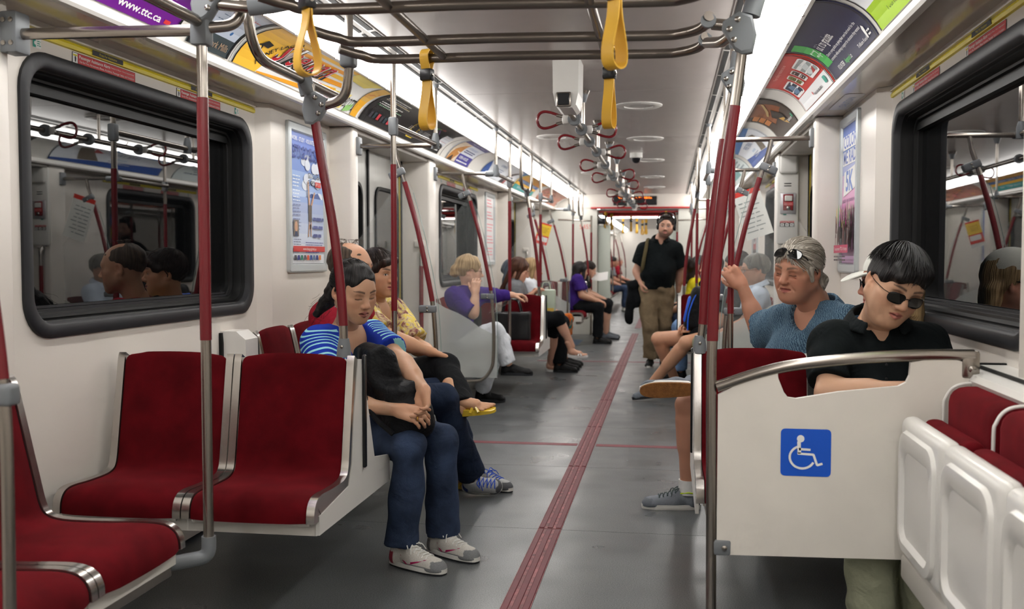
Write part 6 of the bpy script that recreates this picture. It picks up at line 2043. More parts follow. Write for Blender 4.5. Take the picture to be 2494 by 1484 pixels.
def glasses(P, dark=True, z=0.002, y=.098, up=0.0, lens=(.024, .017), m=None, thin=False, name='sunglasses', tilt=0.0, droop=.4):
    """spectacles on the face (or pushed up with 'up' degrees about the ear axis)"""
    M = Matrix.Rotation(math.radians(up), 4, 'X')
    T = lambda p: tuple(M @ Vector(p))
    e = empty(name, None); e.parent = P.e
    ml = m or (mat('dark_lens', srgb(12, 12, 13), .06, ior=1.6) if dark else mat('clear_lens', srgb(200, 205, 205), .05, alpha=.15))
    mf = mat('black_frame', srgb(16, 16, 18), .22)
    for s_ in (-1, 1):
        lp = []
        for k in range(20):
            a = 2 * PI * k / 20
            dx = lens[0] * math.copysign(abs(math.cos(a)) ** .75, math.cos(a)); dz = lens[1] * math.copysign(abs(math.sin(a)) ** .8, math.sin(a))
            xx = s_ * .0335 + dx
            lp.append((xx, y - .9 * max(0, abs(xx) - .03) ** 1.0 * .45, z - .002 + dz - droop * .1 * (abs(xx) - .03)))
        if dark or True:
            mm = MB(); mm.add([T(p) for p in lp], [tuple(range(20))], False); P.mb(mm, 'lens', ml, e)
        mm = MB(); mm.tube([T(p) for p in lp + lp[:1]], .0009 if thin else .0018, 6); P.mb(mm, 'rim', mf, e)
        mm = MB(); mm.tube([T(p) for p in ((s_ * .0575, y - .014, z + .004), (s_ * .072, y - .03, z + .004), (s_ * .079, .02, z + .002), (s_ * .080, -.012, z + .004), (s_ * .078, -.03, z - .012))], .0012 if thin else .0026, 6); P.mb(mm, 'temple_arm', mf, e)
    mm = MB(); mm.tube([T(p) for p in ((-.011, y + .001, z + .003), (0, y + .003, z + .006), (.011, y + .001, z + .003))], .0012 if thin else .0020, 6); P.mb(mm, 'bridge', mf, e)
    return e

def shoe(P, heel, toe, up, m_up, m_sole, m_tr=None, L=None, lace=None, w=.041, hgt=.075, h=.005, name='shoe', swoosh=None, mids=None, cols=None):
    """trainer from heel point to toe point (on the sole plane), up = sole normal; cols = (upper, toe cap, heel) colours"""
    heel, toe = Vector(heel), Vector(toe); up = Vector(up).normalized()
    x = (toe - heel); L = L or x.length; x.normalize(); up = (up - x * up.dot(x)).normalized(); y = up.cross(x)
    T = Matrix(((x.x, y.x, up.x, heel.x), (x.y, y.y, up.y, heel.y), (x.z, y.z, up.z, heel.z), (0, 0, 0, 1)))
    A = np.array(T)
    def W(v):
        return v @ A[:3, :3].T + A[:3, 3][None, :]
    F = Field((-.03, -.07, -.01), (L + .03, .07, .16), h)
    F.cap((.036, 0, .034), (.042, 0, hgt + .012), .032, .031, k=.015)
    F.cap((.045, 0, .034), (L * .40, 0, .050), .034, .034, k=.02)
    F.cap((L * .40, 0, .050), (L - .045, 0, .024), .035, .031, k=.02)
    F.cap((L * .45, 0, .026), (L - .050, 0, .020), .036, .037, k=.02, flat=((0, 0, 1), 1.2))
    F.ell((L - .042, 0, .018), (.043, .038, .032), k=.015)
    F.ell((.042, 0, hgt + .045), (.028, .022, .035), k=.008, op='s')
    F.cut((0, 0, .012), (0, 0, -1))
    v, f = F.mesh()
    D = F.D
    def top_z(px_, py_):
        i = int(round((px_ - F.lo[0]) / h)); j = int(round((py_ - F.lo[1]) / h))
        k = np.where(D[i, j] < 0)[0]
        return F.lo[2] + h * (k.max() + .6) if len(k) else .02
    def side_y(px_, pz_, sg):
        i = int(round((px_ - F.lo[0]) / h)); k = int(round((pz_ - F.lo[2]) / h))
        j = np.where(D[i, :, k] < 0)[0]
        if not len(j): return .04 * sg
        return F.lo[1] + h * ((j.max() + .75) if sg > 0 else (j.min() - .75))
    if cols:
        c = np.tile(np.array(srgb(*cols[0])[:3]), (len(v), 1))
        lx, lz = v[:, 0] / L, v[:, 2]
        tc = (lx > .86 - (lz - .02) * 1.2) & (lz < .050); c[tc] = srgb(*cols[1])[:3]
        hc = (lx < .16) & (lz < .060); c[hc] = srgb(*cols[2])[:3]
        lw = (lz < .026) & (lx > .3); c[lw] = srgb(*cols[1])[:3]
        o = P.child(name, [(W(v), f, c)], mat('mesh_trainer', (.5, .5, .5), .6, attr='Col', noise=.12, nscale=260, bump=.5, bscale=700))
    else:
        o = P.child(name, [(W(v), f, None)], m_up)
    def ring(z0, z1, gro, nm, mt):
        pts = []
        for k in range(28):
            a = 2 * PI * k / 28
            cx = math.cos(a); px_ = L / 2 + (L / 2 + gro) * math.copysign(abs(cx) ** .75, cx)
            ww = (w * (.80 + .26 * (px_ / L) - .36 * max(0, px_ / L - .75)) + gro) * math.copysign(abs(math.sin(a)) ** .7, math.sin(a))
            pts.append((px_, ww))
        m = MB(); m.prism(pts, 'z', z0, z1)
        m.v = [tuple((T @ Vector(p)) - P.base) for p in m.v]
        return m.build(nm, mt, o)
    ring(0, .007, .0, 'outsole', m_sole)
    ring(.007, .023, .002, 'midsole', mids or m_tr or m_sole)
    if lace:
        m = MB()
        for k in range(5):
            xx = L * .44 + .019 * k
            m.tube([(xx + (.006 if q else 0) * 0, yy, top_z(xx, yy) + .001) for q, yy in enumerate((-.026, -.013, 0, .013, .026))], .0027, 6)
            if k < 4: m.tube([(xx, -.02, top_z(xx, -.02) + .002), (xx + .010, 0, top_z(xx + .01, 0) + .003), (xx + .019, .02, top_z(xx + .019, .02) + .002)], .0022, 6)
        zz = top_z(L * .42, 0)
        for sg in (-1, 1):
            m.tube(bez([(L * .42, 0, zz + .004), (L * .38, sg * .024, zz + .014), (L * .45, sg * .040, zz - .004)], 5), .0024, 6)
            m.tube(bez([(L * .42, 0, zz + .004), (L * .48, sg * .030, zz + .004), (L * .52, sg * .046, zz - .020)], 5), .0020, 6)
        m.v = [tuple((T @ Vector(p)) - P.base) for p in m.v]
        m.build('laces', lace, o)['kind'] = 'stuff'
    if swoosh:
        up_ = [(.30, .058), (.34, .040), (.40, .034), (.48, .036), (.60, .044), (.74, .054)]
        dn_ = [(.295, .056), (.33, .034), (.40, .026), (.50, .028), (.62, .040), (.745, .053)]
        for sgn in (-1, 1):
            m = MB(); vs = []
            for (a, b), (c_, d_) in zip(up_, dn_):
                vs.append((L * a, side_y(L * a, b, sgn), b)); vs.append((L * c_, side_y(L * c_, d_, sgn), d_))
            m.add(vs, [(2 * i, 2 * i + 1, 2 * i + 3, 2 * i + 2) for i in range(5)], False)
            m.v = [tuple((T @ Vector(p)) - P.base) for p in m.v]
            m.build('curved_stripe', swoosh, o)
    return o
# ------------------------------------------------------------------ clothes
def cloth(name, rgb, rough=.85, noise=.12, ns=40, bump=.3, bs=260, sheen=0.0, wr=.35, ws=11):
    return mat(name, srgb(*rgb), rough, spec=.2, noise=noise, nscale=ns, bump=bump, bscale=bs, sheen=sheen, wr=wr, wscale=ws)
M_JEAN = cloth('blue_denim', (50, 63, 88), .8, .45, 9, .6, 420)
M_JEAN2 = cloth('dark_blue_denim', (32, 43, 64), .8, .40, 9, .6, 420)
M_BLACKC = cloth('black_cloth', (17, 19, 22), .85, .15, 30, .35, 400)
M_BLACKP2 = cloth('black_polo_cotton', (15, 21, 23), .85, .12, 30, .4, 600)
M_BAG = cloth('black_nylon', (18, 19, 22), .55, .25, 20, .8, 60)
M_KHAKI = cloth('khaki_twill', (142, 124, 98), .85, .10, 20, .3, 300)
M_SAGE = cloth('sage_trousers', (138, 140, 118), .8, .10, 14, .3, 200)
M_WHITEC = cloth('white_cotton', (226, 230, 236), .8, .04, 20, .2, 200)
M_PALEBLUE = cloth('pale_blue_shirt', (200, 214, 232), .8, .05, 20, .2, 200)
M_PURPLE = cloth('purple_knit', (62, 38, 120), .85, .10, 30, .3, 400)
M_REDSH = cloth('red_jersey', (150, 26, 44), .8, .08, 20, .2, 200)
M_GREYT = cloth('grey_tshirt', (120, 122, 126), .85, .10, 30, .2, 300)
M_YELT = cloth('yellow_top', (226, 210, 40), .8, .06, 20, .2, 200)
M_SHOEG = cloth('grey_canvas', (112, 118, 126), .7, .10, 60, .3, 900)
M_SHOEW = cloth('silver_mesh', (196, 196, 190), .55, .10, 300, .5, 900)
M_SHOEB = cloth('black_shoe', (20, 20, 21), .5, .10, 60, .2, 300)
M_SOLEW = mat('white_sole', srgb(222, 220, 214), .5)
M_SOLED = mat('dark_sole', srgb(34, 36, 40), .6)
M_SOLEO = mat('gum_sole', srgb(150, 100, 52), .6, bump=1.0, bscale=160, noise=.2, nscale=60)
M_MAG = mat('magenta_trim', srgb(168, 22, 84), .4)
M_LBLUE = mat('blue_laces', srgb(24, 78, 196), .5)
M_LWHITE = mat('white_laces', srgb(222, 222, 216), .6)
M_LGREY = mat('green_grey_laces', srgb(60, 74, 74), .6)
M_LIME = mat('lime_lining', srgb(196, 222, 40), .6)
M_SOCK = cloth('white_sock', (222, 222, 220), .9, .05, 60, .3, 600)
M_YSAND = mat('yellow_patent', srgb(224, 190, 60), .22, coat=.4)
M_WSAND = mat('white_patent', srgb(224, 222, 220), .3)

def stripe_mat():
    m = bpy.data.materials.new('blue_striped_jersey'); m.use_nodes = True; nt = m.node_tree; b = nt.nodes['Principled BSDF']
    at = nt.nodes.new('ShaderNodeAttribute'); at.attribute_name = 'stripe'
    sp = nt.nodes.new('ShaderNodeSeparateXYZ'); nt.links.new(at.outputs['Vector'], sp.inputs[0])
    mu = nt.nodes.new('ShaderNodeMath'); mu.operation = 'MULTIPLY'; mu.inputs[1].default_value = 1 / .0255; nt.links.new(sp.outputs['X'], mu.inputs[0])
    fr = nt.nodes.new('ShaderNodeMath'); fr.operation = 'FRACT'; nt.links.new(mu.outputs[0], fr.inputs[0])
    gt = nt.nodes.new('ShaderNodeMath'); gt.operation = 'GREATER_THAN'; gt.inputs[1].default_value = .66; nt.links.new(fr.outputs[0], gt.inputs[0])
    le = nt.nodes.new('ShaderNodeMath'); le.operation = 'LESS_THAN'; le.inputs[1].default_value = .5; nt.links.new(sp.outputs['Y'], le.inputs[0])
    ml = nt.nodes.new('ShaderNodeMath'); ml.operation = 'MULTIPLY'; nt.links.new(gt.outputs[0], ml.inputs[0]); nt.links.new(le.outputs[0], ml.inputs[1])
    mx = nt.nodes.new('ShaderNodeMix'); mx.data_type = 'RGBA'; mx.inputs['A'].default_value = srgb(24, 52, 160); mx.inputs['B'].default_value = srgb(150, 214, 222)
    nt.links.new(ml.outputs[0], mx.inputs['Factor']); nt.links.new(mx.outputs['Result'], b.inputs['Base Color'])
    b.inputs['Roughness'].default_value = .85; b.inputs['Specular IOR Level'].default_value = .2
    MATS['blue_striped_jersey'] = m
    return m

def wave_shirt_mat():
    m = bpy.data.materials.new('slate_blue_wave_shirt'); m.use_nodes = True; nt = m.node_tree; b = nt.nodes['Principled BSDF']
    tc = nt.nodes.new('ShaderNodeTexCoord'); mp = nt.nodes.new('ShaderNodeMapping'); mp.inputs['Rotation'].default_value = (.4, .2, .9)
    nt.links.new(tc.outputs['Object'], mp.inputs['Vector'])
    w = nt.nodes.new('ShaderNodeTexWave'); w.inputs['Scale'].default_value = 42; w.inputs['Distortion'].default_value = 6; w.inputs['Detail'].default_value = 2; w.inputs['Detail Scale'].default_value = 2.2
    nt.links.new(mp.outputs['Vector'], w.inputs['Vector'])
    r = nt.nodes.new('ShaderNodeValToRGB'); r.color_ramp.elements[0].color = srgb(52, 76, 98); r.color_ramp.elements[1].color = srgb(96, 124, 142); r.color_ramp.elements[0].position = .3; r.color_ramp.elements[1].position = .8
    nt.links.new(w.outputs['Fac'], r.inputs['Fac']); nt.links.new(r.outputs['Color'], b.inputs['Base Color'])
    bp = nt.nodes.new('ShaderNodeBump'); bp.inputs['Strength'].default_value = .5; bp.inputs['Distance'].default_value = .003
    nt.links.new(w.outputs['Fac'], bp.inputs['Height']); nt.links.new(bp.outputs['Normal'], b.inputs['Normal'])
    b.inputs['Roughness'].default_value = .8; b.inputs['Specular IOR Level'].default_value = .25
    MATS['slate_blue_wave_shirt'] = m
    return m

def patch_mat(name, cols, scale=14):
    m = bpy.data.materials.new(name); m.use_nodes = True; nt = m.node_tree; b = nt.nodes['Principled BSDF']
    tc = nt.nodes.new('ShaderNodeTexCoord'); n = nt.nodes.new('ShaderNodeTexNoise'); n.inputs['Scale'].default_value = scale; n.inputs['Detail'].default_value = 2; n.inputs['Distortion'].default_value = 1.2
    nt.links.new(tc.outputs['Object'], n.inputs['Vector'])
    r = nt.nodes.new('ShaderNodeValToRGB'); cr = r.color_ramp
    cr.elements[0].position = .30; cr.elements[0].color = srgb(*cols[0]); cr.elements[1].position = .70; cr.elements[1].color = srgb(*cols[-1])
    for i, c in enumerate(cols[1:-1]):
        e_ = cr.elements.new(.30 + .40 * (i + 1) / (len(cols) - 1)); e_.color = srgb(*c)
    nt.links.new(n.outputs['Fac'], r.inputs['Fac']); nt.links.new(r.outputs['Color'], b.inputs['Base Color'])
    b.inputs['Roughness'].default_value = .85; b.inputs['Specular IOR Level'].default_value = .2
    MATS[name] = m
    return m

def top(P, m, sleeve=.62, inf=.014, neck='crew', folds=.004, seed=1, h=None, long=(), belly=0.0, bust=0.0, hem=-.07, name='top', flare=.012, stripes=False, vdeep=.14, wide=1.0, arms=('L', 'R')):
    J = P.J
    names = ['pelvis', 'neck', 'shL', 'shR'] + ['el' + a for a in arms] + ['wr' + a for a in long]
    F = P.field(names, h, .17 + belly * 2.2 + (.06 if belly else 0))
    P.torso(F, inf, belly=belly, bust=bust, wide=wide)
    for a in arms:
        if a in long:
            P.arm(F, a, inf + .003, fore=False); P.forearm_cloth(F, a, inf, .93)
        else: P.arm(F, a, inf + .006, sleeve, flare=flare)
    if folds: F.folds(folds * 1.35, 22, seed, (1, 1, .7)); F.folds(folds * .7, 52, seed + 40, (1, 1, .8))
    nk, pel = J['neck'], J['pelvis']
    side = np.cross(P.f, (0, 0, 1.0)); R = np.stack([side, P.f, np.array((0, 0, 1.0))], 1)
    if neck == 'v':
        F.ell(nk + P.f * .085 + np.array((0, 0, .015)), (.066, .11, vdeep), R, k=.01, op='s')
        F.ell(nk + np.array((0, 0, .075)), (.088, .085, .07), R, k=.01, op='s')
    elif neck == 'polo':
        F.ell(nk + P.f * .080 + np.array((0, 0, .02)), (.024, .08, .060), R, k=.008, op='s')
        F.ell(nk + np.array((0, 0, .07)), (.064, .066, .06), R, k=.008, op='s')
    else:
        F.ell(nk + P.f * .03 + np.array((0, 0, .065)), (.070, .075, .06), R, k=.01, op='s')
    F.cut(pel + np.array((0, 0, hem)), (0, 0, -1.0))
    v, f = F.mesh()
    at = None
    if stripes:
        ax = (nk - pel) / np.linalg.norm(nk - pel)
        s_ = (v - pel) @ ax
        lo_ = np.zeros(len(v))
        for a in arms:
            u = J['el' + a] - J['sh' + a]; u = u / np.linalg.norm(u)
            t = (v - J['sh' + a]) @ u
            rad = np.linalg.norm(v - J['sh' + a] - t[:, None] * u, axis=1)
            w_ = np.clip((t + .03) / .09, 0, 1) * np.clip((.10 - rad) / .03, 0, 1); w_ = w_ * w_ * (3 - 2 * w_)
            s_ = s_ * (1 - w_) + w_ * (((J['sh' + a] - pel) @ ax) - t)
        # plain band along the V neck
        q = (v - (nk + P.f * .085 + np.array((0, 0, .015)))) @ R / np.array((.066, .11, vdeep))
        d = np.linalg.norm(q, axis=1)
        at = {'stripe': np.stack([s_, (d < 1.30).astype(float), lo_], 1)}
    o = P.child(name, [(v, f, None)], m, at)
    if neck == 'polo':
        C = Field(nk - .16, nk + .18, min(P.h, .007))
        pts = []
        for k in range(-8, 9):
            a = math.radians(k * 18)
            z = .055 * math.cos(a) * .6 + .018
            pts.append(nk - P.f * (.078 * math.cos(a)) + side * (.078 * math.sin(a)) + np.array((0, 0, z + .026)) + P.f * (.016 if abs(k) > 6 else 0))
        for i in range(len(pts) - 1):
            out = (pts[i] - nk); out[2] = 0; out = out / max(1e-6, np.linalg.norm(out))
            C.cap(pts[i] + out * .004, pts[i + 1] + out * .004, .007, k=.003)
            for q in (.25, .5, .75): C.cap(pts[i] + out * (.004 + .022 * q) - np.array((0, 0, .03 * q)), pts[i + 1] + out * (.004 + .022 * q) - np.array((0, 0, .03 * q)), .0075, k=.003)
            C.cap(pts[i] + out * .026 - np.array((0, 0, .030)), pts[i + 1] + out * .026 - np.array((0, 0, .030)), .0075, k=.003)
        vv, ff = C.mesh(); vv = relax(vv, ff, 3, .5)
        P.child('collar', [(vv, ff, None)], m)
    return o

def pants(P, m, upto=1.0, inf=.016, flare=.012, folds=.004, seed=2, h=None, legs=('L', 'R'), waist=.10, thigh=1.0, name='trousers'):
    J = P.J
    F = P.field(['pelvis'] + [n + l for l in legs for n in ('hip', 'kn', 'an')], h, .16)
    side = np.cross(P.f, (0, 0, 1.0))
    for sg in (-1, 1):
        F.cap(J['pelvis'] + side * sg * .055 * P.k, J['pelvis'] + side * sg * .05 * P.k + (J['neck'] - J['pelvis']) * .12, (.100 + inf) * P.k, (.096 + inf) * P.k, k=.03, cuts=[(J['pelvis'] + np.array((0, 0, waist)), (0, 0, 1.0))])
    for l in legs: P.leg(F, l, inf, upto if not isinstance(upto, dict) else upto[l], flare=flare, thigh=thigh)
    if folds: F.folds(folds * 1.2, 24, seed, (1, 1, .6)); F.folds(folds * .7, 60, seed + 40, (.8, .8, 1))
    v, f = F.mesh()
    return P.child(name, [(v, f, None)], m)

def sandal_foot(P, heel, toe, up, m, name='sandal', wedge=.03, shin=None):
    """bare foot in an open sandal"""
    heel, toe = Vector(heel), Vector(toe); up = Vector(up).normalized(); x = (toe - heel); L = x.length; x.normalize(); up = (up - x * up.dot(x)).normalized(); y = up.cross(x)
    A = np.array(((x.x, y.x, up.x), (x.y, y.y, up.y), (x.z, y.z, up.z))); O = np.array(heel)
    W = lambda v: v @ A.T + O[None, :]
    F = Field((-.13, -.13, -.01), (L + .03, .13, .17), .006)
    sv = np.array((.1, 0, 1.0)) if shin is None else np.array(shin, float) @ A
    sv = sv / np.linalg.norm(sv) * .085
    F.cap((.040, 0, .040 + wedge), tuple(np.array((.040, 0, .050 + wedge)) + sv), .031, .034, k=.02)
    F.cap((.035, 0, .030 + wedge), (L * .62, .0, .022 + wedge * .3), .028, .026, k=.03, flat=((0, 1, 0), .8))
    for i in range(5):
        yy = .030 - .015 * i
        F.cap((L * .60, yy * .8, .018 + wedge * .3), (L * (.97 - .045 * i), yy, .012), .011 - .0008 * i, .008 - .0004 * i, k=.008)
    v, f = F.mesh()
    base = np.array(srgb(*P.skin)[:3])
    P.parts.append((W(v), f, np.tile(base, (len(v), 1))))
    m2 = MB()
    pts = []
    for k in range(20):
        a = 2 * PI * k / 20; cx = math.cos(a)
        pts.append((L / 2 + (L / 2 + .006) * math.copysign(abs(cx) ** .7, cx), .040 * math.copysign(abs(math.sin(a)) ** .7, math.sin(a))))
    zt = lambda q: max(.004, wedge * (1 - q / L) + .002)
    n = len(pts)
    vs = [(a, b, -.010) for a, b in pts] + [(a, b, zt(a)) for a, b in pts]
    m2.add(vs, [tuple(range(n)), tuple(reversed(range(n, 2 * n)))] + [(i, i + n, (i + 1) % n + n, (i + 1) % n) for i in range(n)], False)
    for x0, x1 in ((.52, .70), (.70, .52)):
        m2.tube(bez([(L * x0, -.042, .006), (L * (x0 + x1) / 2, -.014, .040), (L * (x0 + x1) / 2, .014, .040), (L * x1, .042, .006)], 6), .008, 8)
    m2.v = [tuple(W(np.array([q]))[0] - np.array(P.base)) for q in m2.v]
    return m2.build(name, m, P.e)

# ================================================================== 1 woman in the striped top
P = Person('woman asleep in blue striped top and jeans hugging a black bag', (-.70, 3.9, 0), (190, 148, 120), h=.0085, k=.93)
P.skel(face=(.80, -.60, 0), pelvis=(-.86, 4.06, .53), neck=(-.812, 3.985, .895), shR=(-.900, 3.868, .862), shL=(-.728, 4.098, .870), elR=(-.79, 3.725, .640), wrR=(-.505, 3.655, .622), elL=(-.560, 3.93, .775), wrL=(-.415, 3.715, .690),
       hipR=(-.815, 3.945, .495), hipL=(-.735, 4.10, .495), knR=(-.470, 3.70, .475), knL=(-.378, 3.845, .480), anR=(-.508, 3.725, .085), anL=(-.388, 3.905, .085))
P.skin_body()
P.add_head((-.748, 3.88, 1.066), euler_R(232, 17, 2), dict(eyes='closed', w=1.02, nose=.82, nosew=1.06, lips=1.15, lipc=(140, 78, 74), browc=(38, 28, 26), neck_r=.045, jaw=.96, brow=.9), h=.0030)
P.add_hand('R', (.95, -.18, -.18), (.25, .62, -.75), (.2, .30, .9), 32, .0036, .92, thumb=(.75, .4, .2))
P.add_hand('L', (.12, -.55, -.75), (-.55, -.55, .3), (-.75, -.2, .2), 30, .0036, .92, thumb=(.55, .65, .1))
P.finish_body()
top(P, stripe_mat(), .62, .013, 'v', .0032, 3, bust=1, stripes=True, vdeep=.165)
pants(P, M_JEAN, 1.0, .014, .022, .0035, 4)
def hair_w1(F):
    cap_hair(F, .002, .012, nape=-.085, slope=.50)
    F.cap((-.012, .060, .124), (0, .02, .132), .006, .004, k=.01, op='s')
    F.cap((0, -.10, -.01), (0, -.135, -.05), .045, .038, k=.03)
    for a, b, r in (((0, -.13, -.04), (.015, -.185, -.12), .034), ((0, -.13, -.04), (-.02, -.19, -.10), .030), ((.0, -.17, -.10), (.02, -.215, -.17), .026), ((-.01, -.17, -.09), (-.035, -.225, -.14), .022)):
        F.cap(a, b, r, r * .65, k=.02)
    F.folds(.0022, 120, 5)
hw1 = P.hair(hair_w1, M_HBLACK, .0042)
strands(P, 240, M_HBLACK, .0025, 3, tilt=96, th0=(22, 50), th1=(85, 108), front=(96, 118), r=.0012, lift=.001, parent=hw1)
for i in range(40):          # loose strands of the pony tail
    rr = random.Random(i)
    m = MB(); a = Vector((rr.uniform(-.03, .03), -.18 + rr.uniform(-.02, .02), -.10 + rr.uniform(-.05, .05)))
    b = a + Vector((rr.uniform(-.03, .03), -.025 - rr.random() * .025, -.03 - rr.random() * .04)); c = b + Vector((rr.uniform(-.02, .02), -.01, -.02 + rr.uniform(-.02, .02)))
    m.tube(bez([a, b, c], 4), .0005, 4); P.mb(m, 'hair_strand', M_HBLACK, hw1)['kind'] = 'stuff'
m = MB(); m.tube([(.0745, -.004, -.044), (.076, -.003, -.060)], .0011, 6); m.lathe([(.001, .004), (.0028, 0), (.001, -.004)], (.076, -.003, -.062), 'z', 8); P.mb(m, 'earring', M_CHROME)
m = MB(); q = Vector((-.418, 3.626, .596)) - P.base; m.lathe([(.0085, -.0018), (.0098, 0), (.0085, .0018)], q, 'x', 14); m.build('ring', mat('gold', srgb(214, 176, 90), .25, metal=1.0), P.e)
shoe(P, (-.560, 3.745, .001), (-.316, 3.630, .001), (0, 0, 1), M_SHOEW, M_SOLED, M_SOLEW, lace=M_LWHITE, swoosh=M_MAG, mids=M_SOLEW, hgt=.07, h=.0042, cols=((206, 202, 194), (126, 128, 130), (150, 40, 60)))
shoe(P, (-.452, 3.930, .001), (-.222, 3.795, .001), (0, 0, 1), M_SHOEW, M_SOLED, M_SOLEW, lace=M_LWHITE, swoosh=M_MAG, hgt=.07, h=.0042, cols=((206, 202, 194), (126, 128, 130), (120, 120, 122)))
# her black bag
bag = empty('shoulder_bag', 'black nylon bag held on the lap of the woman in stripes', 'bag', loc=(-.60, 3.80, .55))
F = Field((-.85, 3.55, .45), (-.30, 4.05, .95), .0075)
Rb = np.stack([np.array((.66, -.75, 0)), np.array((.73, .64, .22)), np.array((-.17, -.14, .97))], 1)
Rb, _ = np.linalg.qr(Rb); Rb *= np.sign(np.diag(np.array([[.66, -.75, 0], [.73, .64, .22], [-.17, -.14, .97]]) @ Rb))[None, :]
F.box((-.545, 3.800, .615), (.135, .085, .110), Rb, .05, .03)
F.box((-.625, 3.795, .730), (.095, .062, .110), Rb, .035, .05)
F.box((-.650, 3.770, .832), (.085, .040, .022), Rb, .018, .02)
F.box((-.470, 3.745, .585), (.075, .06, .075), Rb, .05, .05)
F.folds(.009, 26, 11); F.folds(.004, 60, 12)
v, f = F.mesh()
surf('bag_body', [(v - np.array(bag.location)[None, :], f, None)], M_BAG, bag)
m = MB(); m.tube(bez([Vector(q) - bag.location for q in ((-.69, 3.76, .845), (-.66, 3.69, .72), (-.60, 3.655, .60), (-.52, 3.645, .53))], 6), .010, 8); m.build('strap', M_BAG, bag)

# ================================================================== 2 balding man beside her
P = Person('balding man in red shirt and jeans seated behind the woman in stripes', (-1.0, 4.62, 0), (192, 146, 118), h=.011)
P.skel(face=(1, -.1, 0), pelvis=(-1.10, 4.66, .54), neck=(-1.045, 4.60, .965), shR=(-1.06, 4.42, .925), shL=(-1.02, 4.79, .925), elR=(-1.0, 4.36, .70), wrR=(-.86, 4.50, .62), elL=(-.98, 4.86, .70), wrL=(-.86, 4.72, .62),
       hipR=(-1.02, 4.56, .51), hipL=(-1.02, 4.74, .51), knR=(-.545, 4.60, .535), knL=(-.56, 4.78, .53), anR=(-.46, 4.86, .12), anL=(-.52, 4.99, .10))
P.skin_body()
P.add_head((-.985, 4.57, 1.150), euler_R(262, 4, 0), dict(eyes='open', w=1.04, jaw=1.08, browc=(60, 46, 40), stubble=.15), h=.0036, scale=1.03)
P.add_hand('R', (.9, .3, -.2), (0, .2, -1), (0, 1, 0), 30, .006); P.add_hand('L', (.9, -.3, -.2), (0, -.2, -1), (0, -1, 0), 30, .006)
P.finish_body()
top(P, M_REDSH, .7, .016, 'crew', .004, 5, belly=.04)
pants(P, M_JEAN2, 1.0, .016, .016, .004, 6)
def hair_bald(F):
    cap_hair(F, -.002, .0, nape=-.08)
    F.ell((0, .045, .115), (.062, .085, .045), k=.015, op='s')
    F.ell((0, -.01, .135), (.05, .06, .018), k=.01, op='s')
    F.folds(.002, 140, 8)
P.hair(hair_bald, M_HTHIN, .0045)
for i in range(22):
    rr = random.Random(i + 50); m = MB(); x_, y_ = rr.uniform(-.045, .045), rr.uniform(-.06, .03)
    m.tube(bez([(x_, y_, .115), (x_ + rr.uniform(-.01, .01), y_ + rr.uniform(-.02, .02), .128 + rr.random() * .008), (x_ + rr.uniform(-.03, .03), y_ + rr.uniform(-.03, .03), .130 + rr.random() * .006)], 3), .0008, 4); P.mb(m, 'wisp', M_HTHIN)['kind'] = 'stuff'
shoe(P, (-.515, 4.90, .035), (-.315, 4.935, .035), (.2, -.78, .6), M_SHOEW, M_SOLED, M_SOLEW, lace=M_LBLUE, cols=((180, 182, 182), (80, 82, 86), (40, 60, 120)))
shoe(P, (-.50, 5.12, .001), (-.275, 4.985, .001), (0, 0, 1), M_SHOEW, M_SOLED, M_SOLEW, lace=M_LBLUE, cols=((180, 182, 182), (80, 82, 86), (40, 60, 120)))

# ================================================================== 3 woman in the flowered blouse
P = Person('woman in flowered blouse with sunglasses on her head and yellow sandals', (-1.0, 5.05, 0), (196, 150, 118), h=.011)
P.skel(face=(.96, -.28, 0), pelvis=(-1.07, 5.10, .53), neck=(-1.005, 5.03, .950), shR=(-1.03, 4.88, .905), shL=(-.95, 5.17, .905), elR=(-.86, 4.80, .80), wrR=(-.66, 4.82, .735), elL=(-.80, 5.10, .73), wrL=(-.66, 4.90, .72),
       hipR=(-.98, 5.00, .52), hipL=(-.98, 5.18, .51), knR=(-.60, 4.87, .655), knL=(-.60, 5.10, .52), anR=(-.475, 4.66, .475), anL=(-.62, 5.06, .10))
P.skin_body()
P.add_head((-.975, 5.00, 1.118), euler_R(240, 2, 0), dict(eyes='open', w=1.03, nose=.85, nosew=1.1, lips=1.1, lipc=(170, 96, 92), jaw=1.05, gaze=.0015, browc=(52, 38, 34)), h=.0034)
P.add_hand('R', (.8, .5, -.3), (0, .1, -1), (0, 1, 0), 28, .005)
sandal_foot(P, (-.535, 4.685, .452), (-.305, 4.66, .478), (-.05, -.25, 1), M_YSAND, wedge=.032, shin=P.J['knR'] - P.J['anR'])
sandal_foot(P, (-.66, 5.08, .012), (-.44, 5.02, .012), (0, 0, 1), M_YSAND, wedge=.03)
P.finish_body()
top(P, patch_mat('flowered_blouse', ((70, 40, 60), (150, 100, 90), (206, 190, 150), (220, 196, 70), (232, 224, 206)), 22), .85, .020, 'v', .005, 7, flare=.02, vdeep=.12)
pants(P, M_BLACKC, 1.0, .018, .022, .004, 8)
def hair_w3(F):
    cap_hair(F, .010, .004, nape=-.085, slope=.35)
    F.cap((-.05, .075, .075), (.045, .088, .060), .018, .022, k=.02)
    F.folds(.0025, 110, 9)
P.hair(hair_w3, M_HDARK, .0045)
strands(P, 220, M_HDARK, .011, 5, tilt=24, th0=(5, 40), th1=(80, 105), front=(84, 104), r=.0013, lift=.003)
glasses(P, True, z=.004, y=.104, up=58, lens=(.026, .019))

